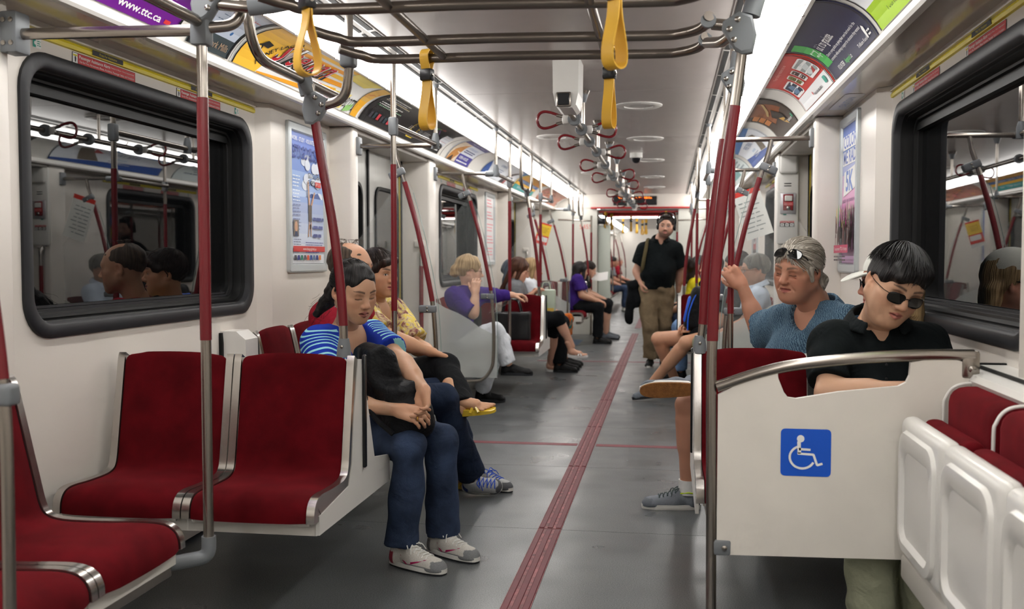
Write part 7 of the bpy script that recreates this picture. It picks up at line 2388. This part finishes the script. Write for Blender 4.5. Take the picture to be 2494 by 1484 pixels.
# ================================================================== 4 grey haired man on the right
P = Person('grey haired man in blue wave shirt holding the right grab pole', (.95, 4.55, 0), (188, 136, 112), h=.009, k=1.04)
P.skel(face=(-.80, -.60, 0), pelvis=(1.13, 4.56, .55), neck=(1.135, 4.42, .985), shR=(1.03, 4.53, .928), shL=(1.235, 4.255, .935), elR=(.938, 4.705, .850), wrR=(.846, 4.705, 1.075), elL=(1.19, 4.14, .68), wrL=(.98, 4.24, .60),
       hipR=(1.04, 4.66, .52), hipL=(1.08, 4.46, .52), knR=(.605, 4.75, .505), knL=(.86, 4.24, .60), anR=(.612, 4.80, .11), anL=(.66, 4.63, .63))
P.skin_body()
P.add_head((1.052, 4.345, 1.150), euler_R(139, 10, -7), dict(eyes='down', w=1.06, jaw=1.14, nose=1.05, nosew=1.22, lips=.95, lipc=(176, 104, 96), browc=(96, 78, 66), browt=1.2, folds=1, flush=.6, mouth_open=1, neck_r=.060, chin2=1, brow=1.2), h=.0032, scale=1.03)
P.add_hand('R', (-.60, .10, .75), (-.10, .98, .05), (-.75, -.05, -.6), 58, .0040, 1.0, thumb=(.55, .35, .75), tcurl=.9)
P.finish_body()
ws = wave_shirt_mat()
top(P, ws, .80, .020, 'v', .006, 12, flare=.030, belly=.06, vdeep=.11, name='shirt')
pants(P, M_KHAKI, .42, .016, .02, .004, 13, name='shorts')
C = Field(P.J['neck'] - .18, P.J['neck'] + .16, .007)
side_ = np.cross(P.f, (0, 0, 1.0)); nk = P.J['neck']
pts = [nk - P.f * (.080 * math.cos(math.radians(k * 17))) + side_ * (.086 * math.sin(math.radians(k * 17))) + np.array((0, 0, .05 * math.cos(math.radians(k * 19)) * .7 + .024)) for k in range(-8, 9)]
for i in range(16):
    o_ = pts[i] - nk; o_[2] = 0; o_ /= np.linalg.norm(o_)
    
    for q in (0, .25, .5, .75, 1): C.cap(pts[i] + o_ * (.004 + .030 * q) - np.array((0, 0, .034 * q)), pts[i + 1] + o_ * (.004 + .030 * q) - np.array((0, 0, .034 * q)), .008, k=.003)
vv, ff = C.mesh(); vv = relax(vv, ff, 3, .5); P.child('collar', [(vv, ff, None)], ws)
def hair_old(F):
    cap_hair(F, .006, .016, nape=-.115, slope=.32, temple=.004)
    for s_ in (-1, 1):
        F.cap((s_ * .076, .030, .020), (s_ * .079, .020, -.030), .013, .008, k=.015)
        F.cap((s_ * .055, -.085, -.05), (s_ * .040, -.085, -.125), .030, .014, k=.03)
    F.folds(.0014, 90, 13)
P.hair(hair_old, M_HGREY, .0042, flow=lambda x, y, z: np.stack([x * 150, (y + z) * 14, z * 10], 1))
strands(P, 260, M_HGREY, .0075, 6, tilt=-52, th0=(14, 40), th1=(85, 150), front=(12, 20), r=.0015, lift=.004)
glasses(P, True, z=.004, y=.118, up=46, lens=(.029, .021))
m = MB(); m.tube([(.612, 4.80, .07), (.612, 4.80, .14)], .047, 16); m.v = [tuple(Vector(q) - P.base) for q in m.v]; m.build('sock', M_SOCK, P.e)
shoe(P, (.672, 4.80, .001), (.392, 4.775, .001), (0, 0, 1), M_SHOEG, M_SOLEW, M_SOLEW, lace=M_LGREY, hgt=.072, h=.0045, cols=((122, 128, 136), (104, 110, 118), (96, 102, 110)))
m = MB(); m.tube([(.655, 4.765, .080), (.612, 4.752, .086), (.575, 4.768, .078)], .0035, 8); m.v = [tuple(Vector(q) - P.base) for q in m.v]; m.build('lime_lining', M_LIME, P.e)
shoe(P, (.665, 4.605, .600), (.385, 4.585, .590), (.02, .93, .35), M_SHOEG, M_SOLEO, M_SOLEW, hgt=.072, h=.0045)

# ================================================================== 5 man in black polo and sunglasses
P = Person('man in black polo and dark sunglasses with folded arms behind the screen panel', (1.2, 3.3, 0), (202, 160, 132), h=.0085, k=1.02)
P.skel(face=(.0, -1, 0), pelvis=(1.20, 3.52, .55), neck=(1.195, 3.43, .970), shR=(1.055, 3.425, .922), shL=(1.345, 3.445, .910), elR=(1.022, 3.30, .765), wrR=(1.235, 3.165, .800), elL=(1.400, 3.30, .76), wrL=(1.17, 3.195, .76),
       hipR=(1.10, 3.42, .52), hipL=(1.29, 3.42, .52), knR=(1.09, 3.03, .50), knL=(1.26, 3.06, .50), anR=(1.125, 3.02, .09), anL=(1.27, 3.02, .09))
P.skin_body()
P.add_head((1.225, 3.325, 1.118), euler_R(191, 27, -17), dict(eyes='closed', w=1.06, jaw=1.10, nose=.85, nosew=1.12, lips=1.05, lipc=(176, 104, 98), browc=(30, 24, 24), neck_r=.056, chin2=1), h=.0030, scale=.99)
P.finish_body()
top(P, M_BLACKP2, .78, .013, 'polo', .006, 14, flare=.010, belly=.03, name='polo_shirt')
pants(P, M_SAGE, 1.0, .020, .022, .005, 15)
def hair_sun(F):
    cap_hair(F, .007, .002, nape=-.08, slope=.50)
    F.cap((-.050, .055, .078), (.050, .066, .068), .022, .024, k=.025)
    F.cap((-.03, .085, .080), (.05, .088, .058), .014, .016, k=.02)
    F.folds(.003, 90, 16)
P.hair(hair_sun, M_HBLACK, .0042, flow=lambda x, y, z: np.stack([np.arctan2(x + .02, y + .06) * 26, (z - y) * 9, x * 3], 1))
strands(P, 420, M_HBLACK, .0085, 7, tilt=28, th0=(4, 70), th1=(62, 84), front=(92, 116), r=.0015, lift=.009)
glasses(P, True, z=-.004, y=.104, lens=(.0275, .0185), thin=True)
for i in (0, 1):
    m = MB(); m.lathe([(.0042, 0), (.0042, -.002), (.001, -.003)], Vector((1.197, 3.295 - .0 * i, .862 - .045 * i)) - P.base, 'y', 10); m.build('shirt_button', M_BLACKP, P.e)
shoe(P, (1.14, 3.09, .001), (1.12, 2.83, .001), (0, 0, 1), M_SHOEB, M_SOLED, M_SOLED, h=.007)
shoe(P, (1.28, 3.09, .001), (1.29, 2.83, .001), (0, 0, 1), M_SHOEB, M_SOLED, M_SOLED, h=.007)

# ================================================================== 6 woman in the white cap
P = Person('person in pale cap and sunglasses hidden behind the man in black polo', (1.25, 4.0, 0), (206, 150, 128), h=.012)
P.skel(face=(-1, 0, 0), pelvis=(1.20, 4.00, .53), neck=(1.36, 4.00, .955), shR=(1.34, 4.14, .905), shL=(1.34, 3.85, .905), elR=(1.20, 4.18, .68), wrR=(1.0, 4.12, .58), elL=(1.20, 3.84, .68), wrL=(1.0, 3.90, .58),
       hipR=(1.16, 4.08, .51), hipL=(1.16, 3.92, .51), knR=(.90, 4.08, .52), knL=(.90, 3.93, .52), anR=(.92, 4.08, .1), anL=(.92, 3.95, .1))
P.skin_body()
P.add_head((1.345, 3.99, 1.105), euler_R(96, 3, 0), dict(eyes='closed', w=.98, nose=.9), h=.0045)
P.finish_body()
top(P, M_GREYT, .7, .016); pants(P, M_JEAN2, 1.0)
def hair_cap(F):
    cap_hair(F, .004, .0, nape=-.10, slope=.3)
    for s_ in (-1, 0, 1): F.cap((s_ * .05, -.08, -.03), (s_ * .055, -.085, -.16), .036, .022, k=.03)
    F.folds(.003, 90, 4)
P.hair(hair_cap, M_HBLOND, .006)
m = MB()
lo = []
for k in range(9):
    a = k / 8 * PI / 2
    lo.append([(.088 * math.cos(a) * math.cos(t), -.012 + .106 * math.cos(a) * math.sin(t), .052 + .085 * math.sin(a)) for t in [2 * PI * j / 24 for j in range(24)]])
loft(m, lo)
capo = P.mb(m, 'cap', mat('pale_grey_cap', srgb(222, 222, 214), .8, bump=.3, bscale=300))
m = MB()
br = [(.085 * math.sin(t), .055 + .125 * math.cos(t) * (1 if math.cos(t) > 0 else 0), .050 - .10 * max(0, math.cos(t)) ** 2 * .35) for t in [math.radians(q) for q in range(-90, 91, 15)]]
m.add(br + [(a, b, c - .004) for a, b, c in br], [tuple(range(13)), tuple(reversed(range(13, 26)))] + [(i, i + 1, i + 14, i + 13) for i in range(12)], False)
P.mb(m, 'brim', MATS['pale_grey_cap'], capo)
glasses(P, True, z=.004, y=.102)

# ================================================================== middle distance
def seated(label, sx, y, skin, shirt, trousers, hairfn, hairm, x=1.07, hx=None, hz=1.11, yaw=None, pitch=5, eyes='open', h=.015, hh=.0055, sleeve=.7, long=(), knees=((.60, 0), (.60, 0)), an=None, neck='crew', face_p=None, arms=None, group=None, k=1.0, upto=1.0, shoes=M_SHOEB, lean=.03, feet=True):
    """figure on a wall seat facing the aisle; sx = side of the car"""
    P = Person(label, (sx * (x - .1), y, 0), skin, h=h, k=k, group=group)
    d = -sx
    hx = x - .06 - lean if hx is None else hx
    J = dict(face=(d, 0, 0), pelvis=(sx * x, y, .535), neck=(sx * (x - .03 - lean), y, .955))
    # right hand side of a figure facing d along x
    r = -1 if d > 0 else 1
    J.update(shR=(sx * (x - .03 - lean), y + r * .165, .905), shL=(sx * (x - .03 - lean), y - r * .165, .905))
    J.update(elR=(sx * (x - .12), y + r * .20, .68), wrR=(sx * (x - .34), y + r * .10, .60), elL=(sx * (x - .12), y - r * .20, .68), wrL=(sx * (x - .34), y - r * .10, .60))
    if arms: J.update(arms)
    J.update(hipR=(sx * (x - .06), y + r * .085, .51), hipL=(sx * (x - .06), y - r * .085, .51))
    J.update(knR=(sx * (knees[0][0]), y + r * .10 + knees[0][1], .52), knL=(sx * knees[1][0], y - r * .10 + knees[1][1], .52))
    J.update(anR=(sx * (knees[0][0] + .02), y + r * .10 + knees[0][1], .095), anL=(sx * (knees[1][0] + .02), y - r * .10 + knees[1][1], .095))
    if an: J.update(an)
    P.skel(**J)
    P.skin_body()
    yw = (270 if d > 0 else 90) if yaw is None else yaw
    P.add_head((sx * hx, y, hz), euler_R(yw, pitch, 0), dict(face_p or {}, eyes=eyes), h=hh)
    P.add_hand('R', np.array(J['wrR']) - np.array(J['elR']), (0, 0, -1), (0, -r, 0), 30, max(.006, hh)); P.add_hand('L', np.array(J['wrL']) - np.array(J['elL']), (0, 0, -1), (0, r, 0), 30, max(.006, hh))
    P.done = lambda: P.finish_body()
    P.r = r; P.d = d
    top(P, shirt, sleeve, .016, neck, .004, int(y * 7) % 90, long=long)
    pants(P, trousers, upto, .017, .014, .004, int(y * 5) % 90)
    if feet:
        for s_ in ('R', 'L'):
            a = Vector(J['an' + s_]); shoe(P, (a.x - d * .06, a.y, a.z - .094), (a.x + d * .20, a.y, a.z - .094), (0, 0, 1), shoes, M_SOLED, M_SOLED, h=.009)
    if hairfn: P.hair(hairfn, hairm, max(.005, hh))
    return P
def hair_short(F): cap_hair(F, .006, .004); F.folds(.0025, 100, 3)
def hair_bun(F):
    cap_hair(F, .010, .006, nape=-.085, slope=.45); F.ell((0, -.118, -.010), (.050, .042, .055), k=.02); F.folds(.003, 90, 6)
def hair_long(F):
    cap_hair(F, .008, .004, nape=-.12, slope=.2)
    for s_ in (-1, -.4, .4, 1): F.cap((s_ * .062, -.055, .02), (s_ * .075, -.085, -.27), .034, .022, k=.03)
    for s_ in (-1, 1): F.cap((s_ * .074, .02, .03), (s_ * .088, .015, -.22), .022, .016, k=.03)
    F.folds(.003, 80, 7)
def hair_curly(F):
    cap_hair(F, .020, .006, nape=-.14, slope=.2)
    for s_ in (-1, 0, 1): F.cap((s_ * .06, -.05, -.02), (s_ * .085, -.07, -.15), .05, .035, k=.03)
    F.folds(.008, 70, 8)

# man in pale shirt behind the right glass screen
P = seated('man in pale blue shirt and glasses behind the right glass screen', 1, 7.95, (186, 140, 116), M_PALEBLUE, M_SAGE, hair_short, M_HSALT, x=1.24, hx=1.175, hz=1.108, yaw=98, face_p=dict(browc=(90, 84, 80), w=1.02, jaw=1.05), h=.012, hh=.0045, knees=((.78, 0), (.78, 0)), neck='polo')
P.done(); glasses(P, False, z=.002, y=.100, lens=(.022, .014), thin=True, name='spectacles')
# woman in purple
P = seated('woman in purple top with hand at her chin and white trousers', -1, 7.9, (214, 170, 144), M_PURPLE, M_WHITEC, hair_bun, M_HBLOND, x=1.14, hx=1.078, hz=1.095, yaw=288, eyes='open', h=.012, hh=.0045, neck='v', long=('L',), sleeve=1.0 - .04,
           arms=dict(elR=(-1.00, 7.66, .765), wrR=(-.995, 7.71, .925), elL=(-.91, 8.10, .895), wrL=(-.775, 8.15, .895), shR=(-1.165, 7.745, .895), shL=(-1.05, 8.06, .90)), knees=((.70, 0), (.70, 0)), an=dict(knR=(-.84, 7.80, .62), anR=(-.75, 7.82, .36), knL=(-.84, 8.00, .53), anL=(-1.02, 8.12, .10)))
P.done(); glasses(P, False, z=.002, y=.100, lens=(.021, .012), thin=True, name='spectacles')
m = MB(); m.bbox(-1.13, -.99, 7.80, 8.0, .46, .82, .04, 3); m.v = [tuple(Vector(q) - P.base) for q in m.v]; m.build('dark_apron', M_BLACKC, P.e)
tote = empty('tote_bag', 'large black leather tote bag on the second row of red seats', 'bag', loc=(-.87, 8.80, .46))
F = Field((-.24, -.14, -.06), (.24, .14, .40), .009)
F.box((0, 0, .13), (.165, .075, .135), None, .03, .02); F.box((0, 0, .27), (.15, .055, .012), None, .01, .02, op='s'); F.folds(.004, 34, 3)
v, f = F.mesh(); surf('bag_body', [(v, f, None)], mat('black_leather', srgb(22, 23, 25), .42, bump=.3, bscale=120), tote)
for s_ in (-1, 1):
    m = MB(); m.tube(bez([(-.09, s_ * .05, .24), (-.05, s_ * .04, .36), (.05, s_ * .04, .36), (.09, s_ * .05, .24)], 6), .007, 8); m.build('handle', M_BLACKP, tote)
paper = empty('newspaper', 'folded newspaper held above the black tote bag', 'newspaper', loc=(-.86, 8.62, .76))
m = MB()
for k in range(3):
    m.add([(-.20, -.03 + .004 * k, -.05 + .012 * k), (.02, -.05, .06 + .01 * k), (.14, .02, .13 + .006 * k), (-.06, .06, .02 + .012 * k)], [(0, 1, 2, 3)], False)
m.build('page', pm(214, 212, 206), paper)['kind'] = 'stuff'
m = MB(); m.add([(-.10, -.032, .034), (.0, -.042, .085), (.06, -.01, .115), (-.03, .02, .065)], [(0, 1, 2, 3)], False); m.build('printed_photo', pm(150, 110, 100), paper)

# woman with long brown hair
P = seated('woman with long auburn hair looking down at her hands', -1, 10.15, (212, 164, 140), M_GREYT, M_BLACKC, hair_long, M_HBROWN, x=1.10, hx=1.01, hz=1.075, yaw=272, pitch=22, eyes='down', h=.013, hh=.005, upto=.62, neck='crew', feet=False,
           arms=dict(elR=(-1.0, 10.0, .72), wrR=(-.87, 10.03, .83), elL=(-.98, 10.3, .72), wrL=(-.86, 10.16, .84)), an=dict(knR=(-.60, 10.05, .60), anR=(-.46, 10.12, .30), knL=(-.66, 10.22, .50), anL=(-.70, 10.4, .09)))
sandal_foot(P, (-.50, 10.12, .20), (-.30, 10.13, .20), (0, -.1, 1), M_WSAND, wedge=.015, shin=P.J['knR'] - P.J['anR'])
sandal_foot(P, (-.76, 10.42, .012), (-.56, 10.40, .012), (0, 0, 1), M_WSAND, wedge=.015)
P.done()
# blond woman with patterned skirt and green bag
P = seated('blond woman with orange and teal skirt and green shopping bag', -1, 10.95, (206, 160, 134), M_WHITEC, patch_mat('orange_teal_skirt', ((20, 90, 90), (20, 110, 110), (206, 110, 30), (150, 60, 24)), 9), hair_long, M_HBLOND, x=1.06, hx=.98, hz=1.07, yaw=265, h=.016, hh=.007, upto=.70, shoes=M_SHOEB)
P.done()
e = empty('shopping_bag', 'pale green and yellow shopping bag on the lap of the blond woman', 'bag', loc=(-.80, 10.75, .62))
m = MB(); m.bbox(-.10, .10, -.06, .06, -.08, .24, .015, 2); m.build('bag_body', pm(188, 200, 180), e)
m = MB(); m.box(-.06, .02, -.064, -.061, .02, .10); m.build('lime_square', pm(170, 214, 60), e)
m = MB(); m.box(.02, .09, -.064, -.061, -.06, .04); m.build('amber_square', pm(226, 190, 90), e)
m = MB(); m.tube(bez([(-.05, 0, .23), (-.03, 0, .31), (.03, 0, .31), (.05, 0, .23)], 5), .006, 6); m.build('handle', pm(188, 200, 180), e)
P = seated('person in dark bluish headscarf beside the blond woman', -1, 10.48, (150, 110, 90), M_JEAN2, M_BLACKC, hair_curly, hair_mat('blue_grey_scarf', srgb(50, 58, 70), srgb(110, 122, 136)), x=1.20, hz=1.05, h=.018, hh=.008)
P.done()
# far left end
P = seated('woman with long straight black hair seen from behind far left', -1, 14.0, (196, 150, 124), M_PURPLE, M_BLACKC, hair_long, M_HBLACK, x=.80, hx=.715, hz=1.02, yaw=300, h=.018, hh=.008, knees=((.45, 0), (.45, 0)))
P.done()
P = seated('person reading a white book in black capris far left', -1, 14.9, (206, 160, 136), M_BLACKC, M_BLACKC, hair_short, M_HDARK, x=.80, hx=.66, hz=1.03, pitch=20, h=.018, hh=.009, upto=.66, knees=((.38, -.1), (.38, 0)), shoes=M_SHOEG)
P.done()
e = empty('open_book', 'open white book held by the far left reader', 'book', loc=(-.50, 14.85, .86))
m = MB(); m.add([(-.12, 0, .02), (0, -.02, 0), (0, .1, .12), (-.12, .12, .14), (.12, 0, .02), (.12, .12, .14)], [(0, 1, 2, 3), (1, 4, 5, 2)], False); m.build('pages', pm(226, 226, 224), e)

# standing man with headphones
P = Person('bearded man standing in the aisle in black polo with headphones and backpack', (.37, 11.05, 0), (206, 160, 138), h=.012, k=1.06)
P.skel(face=(.06, -1, 0), pelvis=(.385, 11.00, .92), neck=(.425, 10.96, 1.385), shR=(.252, 10.97, 1.300), shL=(.585, 10.99, 1.290), elR=(.165, 11.02, 1.06), wrR=(.215, 10.93, .93), elL=(.64, 11.08, 1.06), wrL=(.62, 11.14, .84),
       hipR=(.29, 11.00, .86), hipL=(.47, 11.02, .86), knR=(.315, 10.98, .47), knL=(.46, 11.10, .47), anR=(.325, 11.12, .10), anL=(.455, 11.30, .10))
P.skin_body()
P.add_head((.483, 10.90, 1.545), euler_R(176, 4, -4), dict(eyes='open', stubble=.75, browc=(46, 32, 26), browt=1.25, w=1.02, jaw=1.06, lipc=(196, 120, 116)), h=.0042)
P.add_hand('R', (.25, -.2, -1), (1, 0, .2), (0, -1, 0), 35, .006)
P.finish_body()
top(P, M_BLACKP2, .72, .022, 'polo', .005, 21, belly=.03, hem=-.06, flare=.016, name='polo_shirt')
pants(P, M_KHAKI, 1.0, .026, .016, .006, 22)
def hair_st(F): cap_hair(F, .004, .012); F.cap((-.03, .07, .105), (.03, .07, .108), .014, k=.02); F.folds(.002, 100, 3)
P.hair(hair_st, M_HDARK, .005)
strands(P, 160, M_HDARK, .005, 8, tilt=24, th1=(70, 98), front=(78, 90), r=.0015, lift=.005)
hp_ = empty('headphones', None); hp_.parent = P.e
m = MB(); m.tube(bez([(-.092, -.01, .0), (-.098, -.015, .07), (-.06, -.02, .128), (0, -.02, .142), (.06, -.02, .128), (.098, -.015, .07), (.092, -.01, .0)], 6), .0075, 8); P.mb(m, 'band', M_BLACKP, hp_)
for s_ in (-1, 1):
    m = MB(); m.lathe([(.012, -.018), (.036, -.014), (.038, .006), (.02, .014)], (s_ * .090, -.008, -.008), 'x', 16); P.mb(m, 'ear_cup', M_BLACKP, hp_)
F = Field((.02, 10.95, .85), (.75, 11.40, 1.45), .012)
F.box((.40, 11.22, 1.13), (.16, .10, .22), None, .07, .04); F.ell((.205, 11.10, 1.02), (.07, .09, .14), k=.05); F.folds(.006, 30, 2)
v, f = F.mesh(); P.child('backpack', [(v, f, None)], M_BAG)
m = MB(); m.tube(bez([(.30, 11.08, 1.40), (.285, 10.98, 1.395), (.275, 10.875, 1.33), (.255, 10.850, 1.22), (.235, 10.87, 1.10), (.225, 10.95, 1.02)], 6), .020, 10); m.v = [tuple(Vector(q) - P.base) for q in m.v]
m.build('shoulder_strap', cloth('olive_strap', (98, 88, 62)), P.e)
F = Field((-.05, 10.75, .38), (.30, 11.20, 1.08), .012)
F.box((.135, 10.97, .80), (.075, .05, .16), None, .04, .03); F.cap((.10, 10.97, .70), (.085, 10.97, .52), .05, .045, k=.03); F.folds(.012, 30, 9)
v, f = F.mesh()
jk = empty('jacket', 'black jacket carried over the arm of the standing man', 'jacket', loc=(.1, 10.97, .8)); surf('cloth', [(v - np.array(jk.location)[None, :], f, None)], M_BLACKC, jk)
shoe(P, (.325, 11.20, .001), (.300, 10.92, .001), (0, 0, 1), M_SHOEB, M_SOLEW, M_SOLEW, h=.008)
shoe(P, (.460, 11.38, .001), (.465, 11.10, .001), (0, 0, 1), M_SHOEB, M_SOLEW, M_SOLEW, h=.008)

# man in shorts with the blue backpack on his lap
P = Person('man in shorts with clasped hands and blue backpack on the right', (.95, 8.5, 0), (206, 156, 126), h=.012, k=1.05)
P.skel(face=(-1, -.1, 0), pelvis=(1.06, 8.60, .54), neck=(1.10, 8.58, .96), shR=(1.08, 8.76, .90), shL=(1.08, 8.40, .90), elR=(.92, 8.76, .68), wrR=(.71, 8.55, .615), elL=(.92, 8.38, .66), wrL=(.72, 8.44, .605),
       hipR=(.90, 8.68, .52), hipL=(.90, 8.50, .52), knR=(.43, 8.52, .515), knL=(.66, 8.22, .51), anR=(.58, 8.75, .13), anL=(.36, 8.42, .12))
P.skin_body(h=.011)
P.add_head((1.08, 8.55, 1.13), euler_R(90, 15, 0), dict(eyes='down'), h=.007)
P.add_hand('R', (-1, -.25, 0), (0, -.5, -.8), (0, .3, .9), 40, .006, 1.0)
P.add_hand('L', (-1, .35, -.05), (0, .6, -.7), (0, -.3, .9), 40, .006, 1.0)
P.finish_body()
top(P, M_BLACKC, .7, .018); pants(P, M_BLACKC, .30, .02, .03, .004, 5, name='shorts')
P.hair(hair_short, M_HDARK, .007)
shoe(P, (.62, 8.82, .001), (.42, 8.66, .001), (0, 0, 1), M_SHOEB, M_SOLED, M_SOLED, h=.009)
shoe(P, (.42, 8.42, .03), (.22, 8.36, .012), (-.1, 0, 1), M_SHOEG, M_SOLED, M_SOLED, h=.008)
bp_ = empty('backpack', 'black backpack with bright blue pockets on the lap of the man in shorts', 'bag', loc=(.73, 8.50, .62))
F = Field((-.16, -.16, -.06), (.22, .20, .44), .009)
F.box((.04, 0, .15), (.10, .13, .19), np.array(Matrix.Rotation(.22, 3, 'Y')), .06, .03); F.folds(.003, 40, 3)
v, f = F.mesh(); surf('bag_body', [(v, f, None)], M_BAG, bp_)
MBL = mat('bright_blue_nylon', srgb(28, 92, 214), .5)
m = MB(); m.bbox(-.105, -.045, -.10, .09, .02, .25, .025, 3, Matrix.Rotation(.22, 4, 'Y')); m.build('blue_pocket', MBL, bp_)
m = MB(); m.tube(bez([(-.06, -.128, -.02), (-.05, -.135, .12), (.0, -.125, .26), (.06, -.10, .33)], 6), .006, 8); m.build('blue_piping', MBL, bp_)
m = MB(); m.tube(bez([(.06, 0, .33), (.04, .0, .37), (.09, 0, .40), (.12, 0, .36)], 6), .009, 8); m.build('top_loop', M_BAG, bp_)

# woman in yellow and others on the far right
P = seated('person with dark curly hair in bright yellow top on the far right', 1, 11.3, (196, 150, 120), M_YELT, M_JEAN2, hair_curly, M_HDARK, x=.86, hx=.685, hz=1.08, yaw=40, h=.016, hh=.007, knees=((.62, 0), (.62, -.1)))
P.done()
P = seated('person in dark blue on the right wall seats beyond the second door', 1, 13.6, (190, 146, 120), M_JEAN2, M_BLACKC, hair_short, M_HBLACK, x=1.0, h=.02, hh=.009); P.done()
P = seated('person in jeans on the right wall seats beside the backpack', 1, 10.0, (190, 140, 116), M_JEAN, cloth('pale_denim', (110, 140, 180)), hair_short, M_HDARK, x=1.02, h=.018, hh=.009, knees=((.62, -.1), (.62, 0))); P.done()
# people in the car beyond
for i, (sx, y, sh, hm, sk, lb) in enumerate(((-1, 22.5, M_BLACKC, M_HDARK, (190, 140, 118), 'man in black shirt just beyond the gangway, left'), (-1, 24.6, M_GREYT, M_HBLACK, (180, 130, 106), 'person in grey top farther along beyond the gangway, left'), (-1, 27.5, M_REDSH, M_HGREY, (206, 150, 130), 'person in red top far down the next car, left'), (1, 23.4, M_WHITEC, M_HBLACK, (190, 146, 120), 'person in white beyond the gangway, right'), (1, 26.0, M_JEAN, M_HDARK, (190, 146, 120), 'person in blue far down the next car, right'))):
    P = seated(lb, sx, y, sk, sh, M_JEAN if i == 0 else M_BLACKC, hair_short, hm, x=.92, h=.022, hh=.010, knees=((.42, 0), (.45, 0)), group='passengers in the next car', shoes=M_SHOEW)
    P.done()
for sx in (-1, 1):
    long_seats(sx, [22.0, 22.6, 23.2, 23.8, 24.4, 25.0, 25.6], 1.28, .70, 'red wall seat in the car beyond the gangway, %s side, ' % ('left' if sx < 0 else 'right') + '%s along', 'red seats in the next car')
long_seats(-1, [13.5, 14.0], 1.10, .62, 'red wall seat under the far woman with black hair', G_L)
long_seats(-1, [14.66, 15.1], 1.10, .62, 'red wall seat under the far reader with the book', G_L)
long_seats(1, [13.35, 13.85], 1.25, .78, 'red wall seat under the far person in dark blue, right', G_L)
